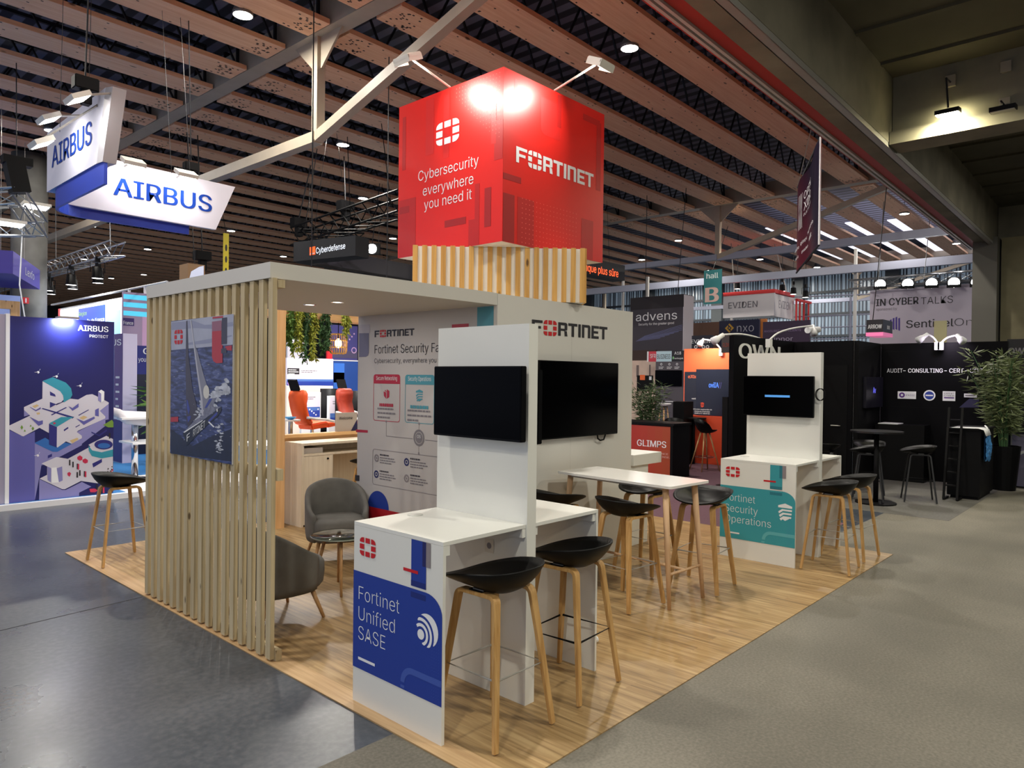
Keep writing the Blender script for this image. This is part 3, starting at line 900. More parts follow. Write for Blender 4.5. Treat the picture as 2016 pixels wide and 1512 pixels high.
sf.build('icon', [[(cu+.04, A3(700, 600)[1]), (cu+.005, A3(700, 655)[1]), (cu+.005, A3(700, 530)[1]), (cu+.045, A3(700, 510)[1])], [(cu-.005, A3(700, 655)[1]), (cu-.045, A3(700, 620)[1]), (cu-.045, A3(700, 500)[1]), (cu-.005, A3(700, 465)[1])], [(cu+.03, A3(700, 495)[1]), (cu+.0, A3(700, 525)[1]), (cu+.0, A3(700, 505)[1]), (cu+.02, A3(700, 480)[1])]], CRIM, .002)
sf.lines('small_print', u0-.10, u1+.10, A3(700, 750)[1], .1, .03, (1,), CRIM, room)
sf.lines('small_print', u0-.07, u1+.07, A3(700, 840)[1], .042, .016, (.9, 1, .7), P_GREY, room)
v0, v1 = A3(1085, 600)[0], A3(1665, 600)[0]
card(v0, v1, A3(1085, 1125)[1], A3(1085, 178)[1], A3(1085, 370)[1], LTE, 'Security Operations')
cv = (v0+v1)/2
def shield(face, cu, z0, z1, hw, m, name='icon', off=.002):
    H = z1-z0
    P = lambda a, b: (cu-a*hw*(1 if face.a == 'x' else -1), z0+b*H)
    pl = [[P(-1, .86), P(0, 1), P(1, .86), P(1, .74), P(-1, .74)]]
    for k in range(3):
        t = .66-.2*k; q = 1-.12*k*k
        pl.append([P(-.98+.1*k, t-.16), P(-.45+.1*k, t), P(.98-.04*k, t), P(.96-.05*k, t-.1), P(-.3+.1*k, t-.1), P(-.86+.14*k, t-.27)])
    pl.append([P(-.45, .1), P(-.1, .2), P(.7, .2), P(.45, .1), P(0, 0)])
    return face.build(name, pl, m, off)
shield(sf, cv, A3(1360, 712)[1], A3(1360, 470)[1], .05, LTE)
sf.lines('small_print', v0-.08, v1+.08, A3(1360, 790)[1], .1, .03, (1,), LTE, room)
sf.lines('small_print', v0-.04, v1+.04, A3(1360, 880)[1], .045, .016, (.95, 1, .5), P_GREY, room)
zc = A3(1350, 1430)[1]
LG = mat('line_grey', (138, 132, 136), .5)
sf.build('seal', ringpolys(cv, zc, .058, .078), P_GREY, .002)
sf.build('seal_core', [disc(cv, zc, .05)], P_GREY, .0022)
sf.text('OS', cv+.026, cv-.026, zc-.002, zc+.026, P_WHITE, room, 0, .0035)
l = .0022
sf.build('connector', [[(cu, A3(700, 1110)[1]), (cu-2*l, A3(700, 1110)[1]), (cu-2*l, A3(700, 1395)[1]), (cu, A3(700, 1395)[1])],
    [(cu, A3(700, 1400)[1]), (cv+.09, A3(700, 1400)[1]), (cv+.09, A3(700, 1388)[1]), (cu, A3(700, 1388)[1])],
    [(cv-.09, A3(700, 1400)[1]), (4.45, A3(700, 1400)[1]), (4.45, A3(700, 1388)[1]), (cv-.09, A3(700, 1388)[1])],
    [(cv+l, A3(1360, 1150)[1]), (cv-l, A3(1360, 1150)[1]), (cv-l, zc+.08), (cv+l, zc+.08)],
    [(cv+l, zc-.08), (cv-l, zc-.08), (cv-l, A4(1340, 330)[1]), (cv+l, A4(1340, 330)[1])],
    disc(cu, A3(700, 1105)[1], .012), disc(cv, A3(1360, 1150)[1], .012), disc(cv, A4(1340, 325)[1], .012)], LG, .002)
w0 = A4(440, 500)[0]; zt = A4(440, 235)[1]; zb = A4(440, 940)[1]; w1 = 4.42
outer = rr(w0, w1, zb, zt, .03); inner = rr(w0-.005, w1+.005, zb+.005, zt-.005, .026)
sf.build('table_outline', [[outer[i], outer[(i+1) % len(outer)], inner[(i+1) % len(outer)], inner[i]] for i in range(len(outer))], LG, .002)
for i, (a, bz, dark) in enumerate(((520, 420, 0), (1115, 500, 1), (515, 740, 1), (1115, 825, 0), (1760, 590, 1), (1750, 930, 0))):
    u, z = A4(a, bz)
    if i > 3: u, z = A4(1720, bz)[0]-.06, A4(1720, bz)[1]
    mm = P_NAVY if dark else LG
    sf.build('icon', ringpolys(u, z, .022, .038, n=16)+[disc(u, z, .012, .012, 10)], mm, .002)
    t = u-.055
    sf.lines('small_print', t, t-.2, z+.045, .028, .014, (.7,), TXT, room)
    sf.lines('small_print', t, t-.25, z+.015, .024, .010, (.9, 1, .75), P_GREY, room)
sf.build('red_mark', [[A3(112, 1262), A3(345, 1280), A3(345, 1330), A3(112, 1318)]], CRIM, .002)
sf.build('dark_mark', [[A4(95, 755), A4(180, 765), A4(180, 880), A4(95, 872)]], P_DARK, .002)
sf.build('slate_mark', [[A2(172, 465), A2(368, 462), A2(368, 850), A2(352, 905), A2(310, 932), A2(172, 938)]], mat('mark_slate', (112, 112, 138), .5), .002)
sf.build('lilac_mark', [[A2(172, 300), A2(390, 285), A2(390, 462), A2(172, 465)]], mat('mark_lilac', (178, 174, 184), .5), .002)
sf.build('blue_disc', [disc(5.74, .50, .17, .17, 40)], P_BLUE, .002)
sf.rect('red_base', 5.95, 4.18, CZ2, .50, mat('base_red', (170, 22, 34), .5), .0028)
sf.rect('teal_mark', 4.377, 4.182, 1.9, 2.405, LTE, .002)
sf.rect('red_mark', sf.px(890, 642)[0], sf.px(923, 640)[0], sf.px(905, 646)[1], sf.px(905, 638)[1], CRIM, .0025)

# ---- slatted crown turned 45 degrees and the red cube on top of it
CREAM = mat('cream_panel', (244, 240, 228), .6)
CW = wood('pine_slat', (226, 178, 100), (198, 146, 72), 'z', 0.9, 0.5, knots=0.14)
crown = thing('slatted_box', 'cream box with golden pine slats standing on the store room below the red cube', 'slat box', (5.388, 5.16, 2.513), -PI/4)
R_ = 0.80
MB().box(-R_, R_, -R_, R_, 0.001, 0.50).build('box', CREAM, crown, False, False)
n = 19
for i in range(n):
    x = -R_+.002+(2*R_-.047)*i/(n-1)
    MB().box(x, x+.045, -R_-.018, -R_, 0.0, 0.506).build('slat', CW, crown, False, False)
for i in range(n):
    y = -R_+.002+(2*R_-.047)*i/(n-1)
    MB().box(R_, R_+.018, y, y+.045, 0.0, 0.506).build('slat', CW, crown, False, False)
CUBE = mat('cube_red', (222, 34, 26), .34, spec=.5)
RD1 = mat('cube_red_dark', (188, 28, 26), .4)
RD2 = mat('cube_red_deep', (164, 26, 26), .4)
RDOT = mat('cube_red_dot', (244, 120, 104), .4)
cube = thing('sign_cube', 'big red sign cube with white lettering high above the store room', 'sign', (5.388, 5.106, 3.017))
cx0, cy0 = 4.622, 4.372
MB().box(cx0, 6.155, cy0, 5.84, 3.018, 4.56).build('box', CUBE, cube)
MB().box(cx0+.01, 6.145, cy0+.01, 5.83, 3.0165, 3.018).build('underside', CREAM, cube)
lf = Face('x', cx0, cube); rf = Face('y', cy0, cube)
lf.rect('patch', 5.781, 5.728, 3.90, 4.44, RD1, .0015); lf.rect('patch', 5.13, 4.836, 3.235, 3.30, RD2, .0018)
lf.rect('patch', 4.595, 4.512, 3.168, 3.52, RD2, .0018); lf.rect('patch', 5.83, 5.56, 3.02, 3.60, RD1, .0015); lf.rect('patch', 5.82, 5.66, 3.46, 3.53, RD2, .0018)
lf.rect('patch', 4.72, 4.66, 3.02, 3.58, RD1, .0015); lf.rect('patch', 5.42, 5.30, 3.98, 4.52, mat('cube_red_soft', (212, 32, 28), .4), .0012); lf.rect('patch', 5.16, 5.08, 3.9, 4.5, MATS['cube_red_soft'], .0012)
lf.rect('patch', 4.48, 4.375, 3.75, 4.1, RD1, .0015); lf.rect('patch', 4.80, 4.70, 3.02, 3.26, RD1, .0016); lf.rect('patch', 4.52, 4.46, 3.9, 4.25, MATS['cube_red_soft'], .0017)
dots = []
for i in range(16):
    for j in range(16):
        u = 4.42+.040*i; z = 4.52-.038*j
        if (u-4.40)*.9+(4.52-z)*1.0 < .62 and u < 5.0: dots.append(disc(u, z, .005, .005, 6))
lf.build('dots', dots, RDOT, .002)
lf.build('emblem', emblem_polys(5.263, 4.94, 4.033, 4.252), P_WHITE, .003)
for body, a, b_, z in (('Cybersecurity', 5.525, 4.675, 3.748), ('everywhere', 5.452, 4.741, 3.590), ('you need it', 5.432, 4.761, 3.452)):
    lf.text(body, a, b_, z, z+.098, P_WHITE, cube, -.004)
rf.rect('patch', 4.626, 4.866, 3.573, 3.627, RD2, .0018); rf.rect('patch', 5.787, 6.076, 4.41, 4.473, RD1, .0018); rf.rect('patch', 5.378, 5.438, 4.227, 4.54, RD1, .0018)
rf.rect('patch', 4.82, 5.05, 3.02, 3.45, RD1, .0015); rf.rect('patch', 4.63, 4.78, 3.02, 3.45, RD2, .0013); rf.rect('patch', 5.78, 5.98, 3.02, 3.42, RD1, .0015); rf.rect('patch', 6.02, 6.10, 3.75, 4.45, RD1, .0014)
rf.rect('patch', 4.76, 4.80, 4.22, 4.5, RD1, .0014); rf.build('patch', [rr(5.13, 5.42, 4.10, 4.45, .07, 'a')], MATS['cube_red_soft'], .0012)
rf.build('dots', [disc(4.885+.0505*i, 3.445-.0445*j, .005, .005, 6) for i in range(17) for j in range(10)], RDOT, .0022)
wordmark(rf, 4.793, 5.975, 3.757, 3.90, P_WHITE, P_WHITE, cube)
FWH = mat('flood_white', (222, 218, 208), .45)
FL = mat('cube_flood_lens', (255, 252, 240), .3, emit=9)
def cube_flood(base, lamp, aim, label, outward):
    t = thing('arm_flood_light', label, 'lamp', base)
    B = Vector(base); L = Vector(lamp); A = Vector(aim)
    d = (-Vector(outward)*.42+Vector((0, 0, -.9))).normalized()
    side = Vector((0, 0, 1)).cross(Vector(outward)).normalized()
    ax = side; ay = d.cross(ax).normalized()
    MB().tube([B, L-d*.02-Vector(outward)*.07], .010, 8).build('arm', FWH, t, True)
    MB().obox(L-d*.02, ax, ay, d, .105, .085, .02).build('housing', FWH, t, bevel=.006)
    MB().obox(L+d*.003, ax, ay, d, .082, .052, .004).build('lens', FL, t)
    fr = MB()
    for s in (-1, 1): fr.obox(L+ax*s*.098, ax, ay, d, .006, .085, .028)
    fr.obox(L+ay*.078, ax, ay, d, .105, .006, .028)
    fr.build('frame', FWH, t)
    lamp_area('flood', L+d*.02, (A-L), 8.5, .16, (1.0, .97, .88), t, 'RECTANGLE', .1, math.radians(110))
P1 = at(803, 118, 'y', 5.074); P2 = at(1182, 128, 'x', 5.33)
cube_flood((4.622, 5.074, 4.562), P1, (4.62, 4.62, 4.25), 'white arm flood light over the left face of the red cube', (-1, 0, 0))
cube_flood((5.33, 4.372, 4.562), P2, (4.86, 4.37, 4.25), 'white arm flood light over the right face of the red cube', (0, -1, 0))

# ---- demo counters
CORE = mat('panel_edge', (232, 228, 206), .5)
def counter(x0, y0, y1, name_label, body_m, dark_m, title, icon):
    t = thing('demo_counter', name_label, 'counter', (x0+.62, (y0+y1)/2, CZ))
    zf = CZ2
    MB().box(x0, x0+.019, y0, y1, zf, .980).build('front_panel', WHITE, t)
    MB().box(x0+.605, x0+.680, y0-.008, y1, zf, 2.10).build('column', WHITE, t)
    MB().box(x0+1.250, x0+1.268, y0-.008, y1, zf, .980).build('end_panel', WHITE, t)
    MB().box(x0, x0+.604, y0, y1, .981, 1.0).build('tabletop', WHITE, t)
    MB().box(x0+.681, x0+1.268, y0-.008, y1, .981, 1.0).build('tabletop', WHITE, t)
    for xa, xb in ((x0+.020, x0+.045), (x0+.578, x0+.604), (x0+.681, x0+.706), (x0+1.224, x0+1.249)):
        for ya in (y0+.002, y1-.10): MB().box(xa, xb, ya, ya+.09, .93, .980).build('bracket', WHITE, t)
    MB().lathe([(.045, 0), (.045, .004), (.03, .006)], (x0+.35, y1-.1, 1.0), 20).build('cable_grommet', mat('pale_grommet', (206, 206, 200), .4), t)
    f = Face('x', x0+.605, t)
    f.rect('socket_plate', y0+.31, y0+.24, .80, .88, mat('socket_white', (214, 210, 200), .4), .003)
    f.build('socket', [disc(y0+.275, .84, .018)], P_GREY, .004)
    g = Face('x', x0, t)
    yy = y0-2.577                         # marks were read on the first counter
    kk = (y1-y0)/.732
    U = lambda y: y0+(y-2.577)*kk
    def R(name, a, b_, z0, z1, m, off=.002): g.rect(name, U(a), U(b_), z0, z1, m, off)
    g.build('colour_panel', [[(U(3.309), .198), (U(3.309), .731), (U(2.80), .731)]+[(U(2.70-.0+.0-.122*math.sin(a)), .731-.10*(1-math.cos(a))) for a in [i*PI/16 for i in range(0, 9)]]+[(U(2.577), .198)]], body_m, .002)
    R('dark_stripe', 2.815, 2.700, .687, .715, dark_m, .0026)
    R('stripe', 2.815, 2.700, .744, .980, body_m, .002); R('dark_stripe', 2.815, 2.700, .744, .773, dark_m, .0026)
    R('dark_stripe', 2.728, 2.700, .857, .980, mat('overlap_navy', (26, 30, 92), .45) if body_m is P_BLUE else P_TEALD, .0026)
    R('grey_stripe', 2.700, 2.667, .857, .980, mat('stripe_grey', (136, 128, 132), .5), .0026)
    R('red_stripe', 2.876, 2.760, .810, .826, RED, .0032)
    g.build('emblem', emblem_polys(U(3.253), U(3.112), .823, .924), RED, .003)
    for (body, uR), z in zip(title, (.578, .467, .360)):
        g.text(body, U(3.258), U(uR), z, z+.075, P_WHITE, t, -.012)
    R('underline', 3.258, 3.108, .248, .263, P_WHITE, .003)
    arc = [(.09, .115)]
    pl = [[(U(2.891), .205), (U(2.860), .205), (U(2.858), .22), (U(2.889), .22)]]
    pl += ringpolys(U(2.80), .235, .058*1, .09, PI/2, PI, 10, sx=(1 if U(2.9) < U(2.8) else -1)*1.0)
    pl += [[(U(2.80), .293), (U(2.80), .325), (U(2.578), .325), (U(2.578), .293)]]
    g.build('pale_arch', pl, mat('arch_blue', (62, 88, 172), .45) if body_m is P_BLUE else mat('arch_teal', (94, 176, 184), .45), .0028)
    if icon == 'globe':
        c, z, r = U(2.687), .545, .083
        gx, gz = c+.047, z-.030
        def pt_(ra, t): return (gx-ra*math.cos(t), gz+ra*math.sin(t))
        def edge(t):                                   # way from the dot to the rim of the ball
            dx, dz = -math.cos(t), math.sin(t)
            ox, oz = gx-c, gz-z
            b_ = ox*dx+oz*dz
            return -b_+math.sqrt(max(0, b_*b_-(ox*ox+oz*oz-r*r)))
        g.build('icon_dot', [disc(gx, gz, .026, .026, 18)], P_WHITE, .003)
        for ra, rb in ((.040, .056), (.069, .085), (.099, 9)):
            pl = []
            for q in range(30):
                t0, t1 = math.radians(-75+205*q/30), math.radians(-75+205*(q+1)/30)
                e0, e1 = min(rb, edge(t0)), min(rb, edge(t1))
                if e0 <= ra or e1 <= ra: continue
                pl.append([pt_(ra, t0), pt_(e0, t0), pt_(e1, t1), pt_(ra, t1)])
            g.build('icon_arc', pl, P_WHITE, .003)
    else:
        shield(g, U(2.67), .45, .618, .068, P_WHITE, 'icon', .003)
    g.build('print_dots', [disc(U(2.60+.016*i), .23+.016*j, .0018, .0018, 5) for i in range(4) for j in range(18)], mat('dot_tint', (70, 94, 176), .5), .0029)
    return t
counter(2.335, 2.577, 3.309, 'white demo counter with blue panel, emblem and wordmark, nearest the camera', P_BLUE, mat('overlap_blue', (22, 40, 116), .45),
        (('Fortinet', 2.905), ('Unified', 2.941), ('SASE', 3.020)), 'globe')
counter(6.895, 2.612, 3.383, 'white demo counter with teal panel and shield, at the right end of the booth', P_TEAL, P_TEALD,
        (('Fortinet', 2.955), ('Security', 2.93), ('Operations', 2.80)), 'shield')

# ---- screens
BEZEL = mat('screen_bezel', (8, 8, 10), .4, spec=.12)
def screen(name, label, x0, x1, y0, y1, z0, z1, face, wallx, group=None):
    """flat screen; face is the side the glass looks to"""
    t = thing(name, label, 'screen', ((x0+x1)/2, (y0+y1)/2, z0), 0, group)
    MB().box(x0, x1, y0, y1, z0, z1).build('body', BEZEL, t, bevel=.004)
    e = .008
    if face == '-x': MB().box(x0-.0015, x0+.001, y0+e, y1-e, z0+e*1.6, z1-e).build('glass', BLACKGLOSS, t); MB().box(x1, wallx, (y0+y1)/2-.12, (y0+y1)/2+.12, z0+.12, z1-.12).build('wall_mount', DARKSTEEL, t)
    if face == '+x': MB().box(x1-.001, x1+.0015, y0+e, y1-e, z0+e*1.6, z1-e).build('glass', BLACKGLOSS, t); MB().box(wallx, x0, (y0+y1)/2-.12, (y0+y1)/2+.12, z0+.12, z1-.12).build('wall_mount', DARKSTEEL, t)
    if face == '-y': MB().box(x0+e, x1-e, y0-.0015, y0+.001, z0+e*1.6, z1-e).build('glass', BLACKGLOSS, t); MB().box((x0+x1)/2-.2, (x0+x1)/2+.2, y1, wallx, z0+.2, z1-.2).build('wall_mount', DARKSTEEL, t)
    return t
screen('flat_screen', 'dark screen on the column of the blue counter, facing left', 2.85, 2.895, 2.542, 3.245, 1.456, 1.866, '-x', 2.939)
screen('flat_screen', 'dark screen seen edge on behind the column of the blue counter', 3.058, 3.098, 2.60, 3.30, 1.43, 1.85, '+x', 3.016)
t = screen('flat_screen', 'large dark screen on the white store room wall below the wordmark', 4.815, 6.036, 4.075, 4.11, 1.255, 1.963, '-y', 4.139)
MB().tube([(5.72+.0, 4.10, 1.26), (5.73, 4.10, 1.22), (5.77, 4.10, 1.20), (5.83, 4.10, 1.205), (5.86, 4.10, 1.26)], .008, 6).build('cable', BLACK, t)
t = screen('flat_screen', 'dark screen with a small blue bar on the column of the teal counter', 7.42, 7.455, 2.645, 3.395, 1.430, 1.855, '-x', 7.499)
Face('x', 7.4185, t).rect('blue_bar', 3.15, 2.885, 1.632, 1.655, mat('blue_bar_glow', (70, 130, 190), .4, emit=.8), .001)
mb = MB()
for k in range(2): mb.tube([(7.47, 2.60+.045*math.cos(a)-.01*k, 1.67+.06*math.sin(a)) for a in [i*PI/9 for i in range(18)]], .004, 6, closed=True)
mb.build('cable', BLACK, t)
# ---- narrow white counter beside the store room
t = thing('side_counter', 'small white box shelf on a leg panel right of the store room wall', 'counter', (6.75, 4.45, CZ))
MB().box(6.53, 7.10, 4.20, 4.66, .872, .990).build('shelf_box', WHITE, t, bevel=.003)
MB().box(6.40, 6.885, 4.24, 4.26, CZ2, .871).build('leg_panel', WHITE, t)
MB().box(6.387, 6.529, 4.26, 4.62, .90, .96).build('arm', WHITE, t)
# ================================================================ FURNITURE
def stool_proto(name, label, rest_m, leg_m, seat_m, group, loc, rotz):
    """bar stool, front to +y: shell seat, four bent ply legs, square foot ring"""
    t = thing(name, label, 'bar stool', loc, rotz, group)
    mb = MB()
    NU, NV = 36, 9
    ax, ay = .242, .232
    def prof(th, r):
        c, s = math.cos(th), math.sin(th)
        k = (abs(c)**2.5+abs(s)**2.5)**(-1/2.5)
        x = ax*k*c*r; y = ay*k*s*r
        back = (1-s)/2                                   # 1 at the back, 0 at the front
        side = abs(c)**2
        rim = .765+.085*back**1.2+.03*side*(1-back*.3)
        if s > .2: rim -= .012*(s-.2)
        lo = .722+.022*(1-back)
        z = lo+(rim-lo)*r**(1.25+2.0*back)
        y += .03*max(0, s)*r
        return x, y, z
    top = []; bot = []
    for j in range(NV):
        r = (j+0.001)/(NV-1)
        for i in range(NU):
            x, y, z = prof(2*PI*i/NU, r)
            top.append((x, y, z)); bot.append((x*(1.0+.02*(r < .97)), y*(1.0+.02*(r < .97)), z-.013*(1-.25*r)-.012*r*(1-r)*4))
    n = len(top)
    fs = []
    for j in range(NV-1):
        for i in range(NU):
            a, b2 = j*NU+i, j*NU+(i+1) % NU
            fs.append((a, b2, b2+NU, a+NU)); fs.append((n+a, n+a+NU, n+b2+NU, n+b2))
    for i in range(NU):
        a, b2 = (NV-1)*NU+i, (NV-1)*NU+(i+1) % NU
        fs.append((a, b2, n+b2, n+a))
    mb.add(top+bot, fs)
    mb.build('seat', seat_m, t, True, False)
    for sx in (-1, 1):
        for sy in (-1, 1):
            P = []
            P.append(Vector((sx*.13, 0, .712))); P.append(Vector((sx*.131, sy*.075, .712)))
            for k in range(7):                            # the bend
                a = k/6*math.radians(83)
                P.append(Vector((sx*(.131+.006*(1-math.cos(a))), sy*(.098+.036*math.sin(a)), .712-.036*(1-math.cos(a)))))
            e_ = P[-1]; f_ = Vector((sx*.214, sy*.214, .004))
            for k in (.3, .65, 1.0): P.append(e_.lerp(f_, k))
            w = [.048]*9+[.043, .037, .031]
            MB().rectsweep(P, w, .021, (sx, 0, 0)).build('leg', leg_m, t, False, False, bevel=.002)
    MB().box(-.15, .15, -.045, .045, .7225, .7265).box(-.05, .05, -.10, .10, .7225, .7265).build('seat_plate', BLACK, t, False, False)
    MB().box(-.135, -.10, -.044, .03, .7266, .731).build('clip', STEEL, t, False, False)
    q = .176
    MB().tube([(-q, -q, .325), (q, -q, .325), (q, q, .325), (-q, q, .325)], .007, 8, closed=True).build('foot_ring', rest_m, t, False, False)
    return t
L1 = 'black shell bar stool nearest the camera, steel foot ring, at the blue counter'
st0 = stool_proto('bar_stool', L1, STEEL, OAK, BLACKPL, 'black shell bar stools with oak legs', (2.672, 2.545, CZ+.002), 0)
def seat_at(x, y, rz, label): return dup(st0, (x, y, CZ+.002), rz, label, 'black shell bar stools with oak legs')
st1 = seat_at(3.335, 2.575, math.radians(4), 'black shell bar stool with black foot ring, on the far side of the blue counter')
for c_ in st1.children:
    if c_.name.startswith('foot_ring'):
        c_.data = c_.data.copy(); c_.data.materials[0] = BLACK; c_['label'] = 'black foot ring'
seat_at(4.865, 3.19, -PI/2-.12, 'black shell bar stool left of the white high table, nearest the camera')
seat_at(4.77, 3.85, -PI/2+.1, 'black shell bar stool left of the white high table, far end, behind the counter top')
seat_at(5.73, 2.97, PI/2+.10, 'black shell bar stool right of the white high table, nearest the teal counter')
seat_at(5.86, 3.62, PI/2-.05, 'black shell bar stool behind the white high table, right far side')
seat_at(7.155, 2.37, .10, 'black shell bar stool in front of the teal counter, left one')
seat_at(7.825, 2.40, -.05, 'black shell bar stool at the right end of the teal counter by the booth corner')
seat_at(2.53, 7.41, -PI/2, 'black shell bar stool alone behind the slat screen on the far left corner')
p = at(699, 903, 'z', .79)
seat_at(p.x+.08, 7.10, .3, 'black shell bar stool half hidden in the knee space of the reception desk')

# ---- white high table
tb = thing('high_table', 'long white high table on splayed round wooden legs, middle of the booth', 'table', (5.227, 3.394, CZ), math.radians(-4.2))
mb = MB(); pr = [(x, y, .949) for x, y in rr(-.285, .285, -.60, .60, .03)]
mb.prism(pr, (0, 0, 1), .02).build('tabletop', mat('gloss_white', (232, 230, 226), .18), tb, False, False)
MB().box(-.22, .22, -.50, .50, .925, .954).build('apron', mat('apron_grey', (190, 186, 178), .5), tb, False, False)
BEECH = wood('beech_round_leg', (220, 184, 146), (200, 160, 120), 'z', 1, .45)
for sx in (-1, 1):
    for sy in (-1, 1):
        MB().tube([(sx*.205, sy*.50, .954), (sx*.222, sy*.535, .5), (sx*.24, sy*.575, .0)], [.026, .023, .015], 14).build('leg', BEECH, tb, True, False)
for sy in (-1, 1): MB().tube([(-.231, sy*.555, .27), (.231, sy*.555, .27)], .011, 10).build('stretcher', BEECH, tb, True, False)
MB().tube([(0, -.555, .27), (0, .555, .27)], .011, 10).build('stretcher', BEECH, tb, True, False)

# ---- white plug and cable on the floor
mb = MB().tube([(3.63, 2.72, CZ+.012), (3.75, 2.85, CZ+.012), (3.86, 2.88, CZ+.012), (3.93, 2.86, CZ+.02)], .006, 8)
t = thing('power_cable', 'white power cable with its plug lying on the floor behind the blue counter', 'cable', (3.8, 2.85, CZ))
mb.build('cord', P_WHITE, t, True); MB().tube([(3.92, 2.865, CZ+.022), (3.99, 2.84, CZ+.024)], .02, 10).build('plug', P_WHITE, t, True)

# ---- velvet tub chairs and glass table
VEL = mat('grey_velvet', (104, 102, 98), .85, noise=.18, nscale=6)
BIRCH = wood('birch_leg', (202, 160, 112), (176, 132, 86), 'z', 1, .45)
def tub_chair(label, loc, rotz):
    t = thing('tub_chair', label, 'armchair', loc, rotz, 'grey velvet tub chairs')
    mb = MB()
    N = 40; vs = []; K = 10
    for i in range(N+1):
        f = -1+2*i/N; ph = f*math.radians(130)
        c, s = math.cos(ph), math.sin(ph)
        k = (abs(c)**2.6+abs(s)**2.6)**(-1/2.6)
        zt = .40+.36*((1+c)/2)**.95
        endk = 1-.0*abs(f)
        bulge = 1+.03*(zt-.4)
        for j in range(K):
            # closed loop round the section: outer bottom -> outer top -> rounded rim -> inner top -> inner bottom
            q = [(1.0, .215), (1.03, .27), (1.05, .34), (1.05*bulge, zt-.03), (1.03*bulge, zt-.005), (.97*bulge, zt), (.91*bulge, zt-.008), (.87, zt-.04), (.84, .36), (.84, .22)][j]
            rx, ry = .285*q[0]*k, .290*q[0]*k
            z = max(q[1], .215) if j not in (1, 2) else min(q[1], zt-.04)
            vs.append((rx*s, -ry*c, z))
    fs = []
    for i in range(N):
        for j in range(K):
            fs.append((i*K+j, (i+1)*K+j, (i+1)*K+(j+1) % K, i*K+(j+1) % K))
    fs.append(tuple(range(K))); fs.append(tuple(range(N*K, N*K+K))[::-1])
    mb.add(vs, fs); o = mb.build('backrest', VEL, t, True, False)
    mb = MB(); vs = []; M_ = 36
    for sc, z in ((.86, .222), (.93, .25), (.96, .33), (.95, .40), (.88, .425), (.6, .437), (.01, .44)):
        for i in range(M_):
            a = 2*PI*i/M_; c, s = math.cos(a), math.sin(a)
            k = (abs(c)**3+abs(s)**3)**(-1/3)
            y = .285*sc*k*s
            vs.append((.268*sc*k*c, y+.065, z))
    fs = [(j*M_+i, j*M_+(i+1) % M_, (j+1)*M_+(i+1) % M_, (j+1)*M_+i) for j in range(6) for i in range(M_)]+[tuple(range(M_))[::-1]]
    mb.add(vs, fs).build('seat', VEL, t, True, False)
    for sx in (-1, 1):
        for sy in (-1, 1):
            MB().tube([(sx*.19, sy*.18, .225), (sx*.255, sy*.25, 0)], [.019, .011], 10).build('leg', BIRCH, t, True, False)
    return t
ch1 = tub_chair('grey velvet tub chair behind the slat screen, seen from its side', (2.735, 4.86, CZ+.002), -PI/2)
for c_ in list(ch1.children): pass
ch2 = dup(ch1, (4.02, 5.99, CZ+.002), math.radians(155), 'grey velvet tub chair facing the camera in front of the printed wall', 'grey velvet tub chairs')
GLASS = bpy.data.materials.new('table_glass'); GLASS.use_nodes = True
b = GLASS.node_tree.nodes['Principled BSDF']
b.inputs['Base Color'].default_value = (.86, .9, .88, 1); b.inputs['Roughness'].default_value = .03; b.inputs['Transmission Weight'].default_value = 1.0; b.inputs['IOR'].default_value = 1.1
gt = thing('glass_table', 'small round glass coffee table on wooden legs between the grey chairs', 'table', (3.47, 5.12, CZ+.002))
MB().lathe([(.0, .452), (.238, .452), (.242, .456), (.238, .460), (.0, .460)], n=40, caps=False).build('tabletop', GLASS, gt, True, False)
MB().lathe([(.239, .451), (.244, .456), (.239, .461)], n=40, caps=False).build('rim', mat('glass_edge', (150, 160, 150), .15), gt, True, False)
for k in range(4):
    a = PI/4+k*PI/2+.25
    MB().tube([(.12*math.cos(a), .12*math.sin(a), .445), (.225*math.cos(a), .225*math.sin(a), 0)], [.016, .010], 10).build('leg', BIRCH, gt, True, False)
MB().bar((-.12, 0, .43), (.12, 0, .43), .03, .012).bar((0, -.12, .43), (0, .12, .43), .03, .012).build('cross_rail', BIRCH, gt, False, False)

# ---- reception desk behind the canopy
DESKW = wood('pale_maple', (226, 214, 192), (214, 200, 176), 'z', .8, .5)
dk = thing('reception_desk', 'pale reception desk with an open shelf, door and knee space under the canopy', 'desk', (5.3, 7.7, CZ))
fd = Face('y', 7.52)
D = lambda a, b2: fd.px(520+a/7.2, 840+b2/7.2)
xk = D(968, 500)[0]; zs = D(900, 398)[1]
MB().box(4.555, 6.2, 7.52, 7.90, .972, 1.0).build('tabletop', DESKW, dk)
MB().box(4.555, 4.585, 7.522, 7.90, CZ2, .971).build('side_panel', DESKW, dk)
MB().box(6.17, 6.2, 7.522, 7.90, CZ2, .971).build('side_panel', DESKW, dk)
MB().box(4.586, 6.169, 7.87, 7.898, CZ2, .971).build('back_panel', DESKW, dk)
MB().box(4.586, 6.169, 7.524, 7.869, zs, zs+.024).build('shelf', DESKW, dk)
dr = MB().box(4.588, xk-.012, 7.524, 7.545, .03, zs-.004).build('door', DESKW, dk)
MB().lathe([(.012, 0), (.012, .01)], n=14).build('lock', BLACK, dr)
lk = dk.children[-1]
kx, kz = D(905, 450)
for c_ in dr.children: c_.rotation_euler.x = PI/2; c_.location = (kx-origin_of(dr).x, 7.524-origin_of(dr).y, kz-origin_of(dr).z); c_.data.transform(Matrix.Translation(origin_of(dr)))
MB().box(xk-.011, xk+.010, 7.526, 7.869, CZ2, zs-.002).build('divider', DESKW, dk)
u0 = D(560, 300); u1 = D(726, 360)
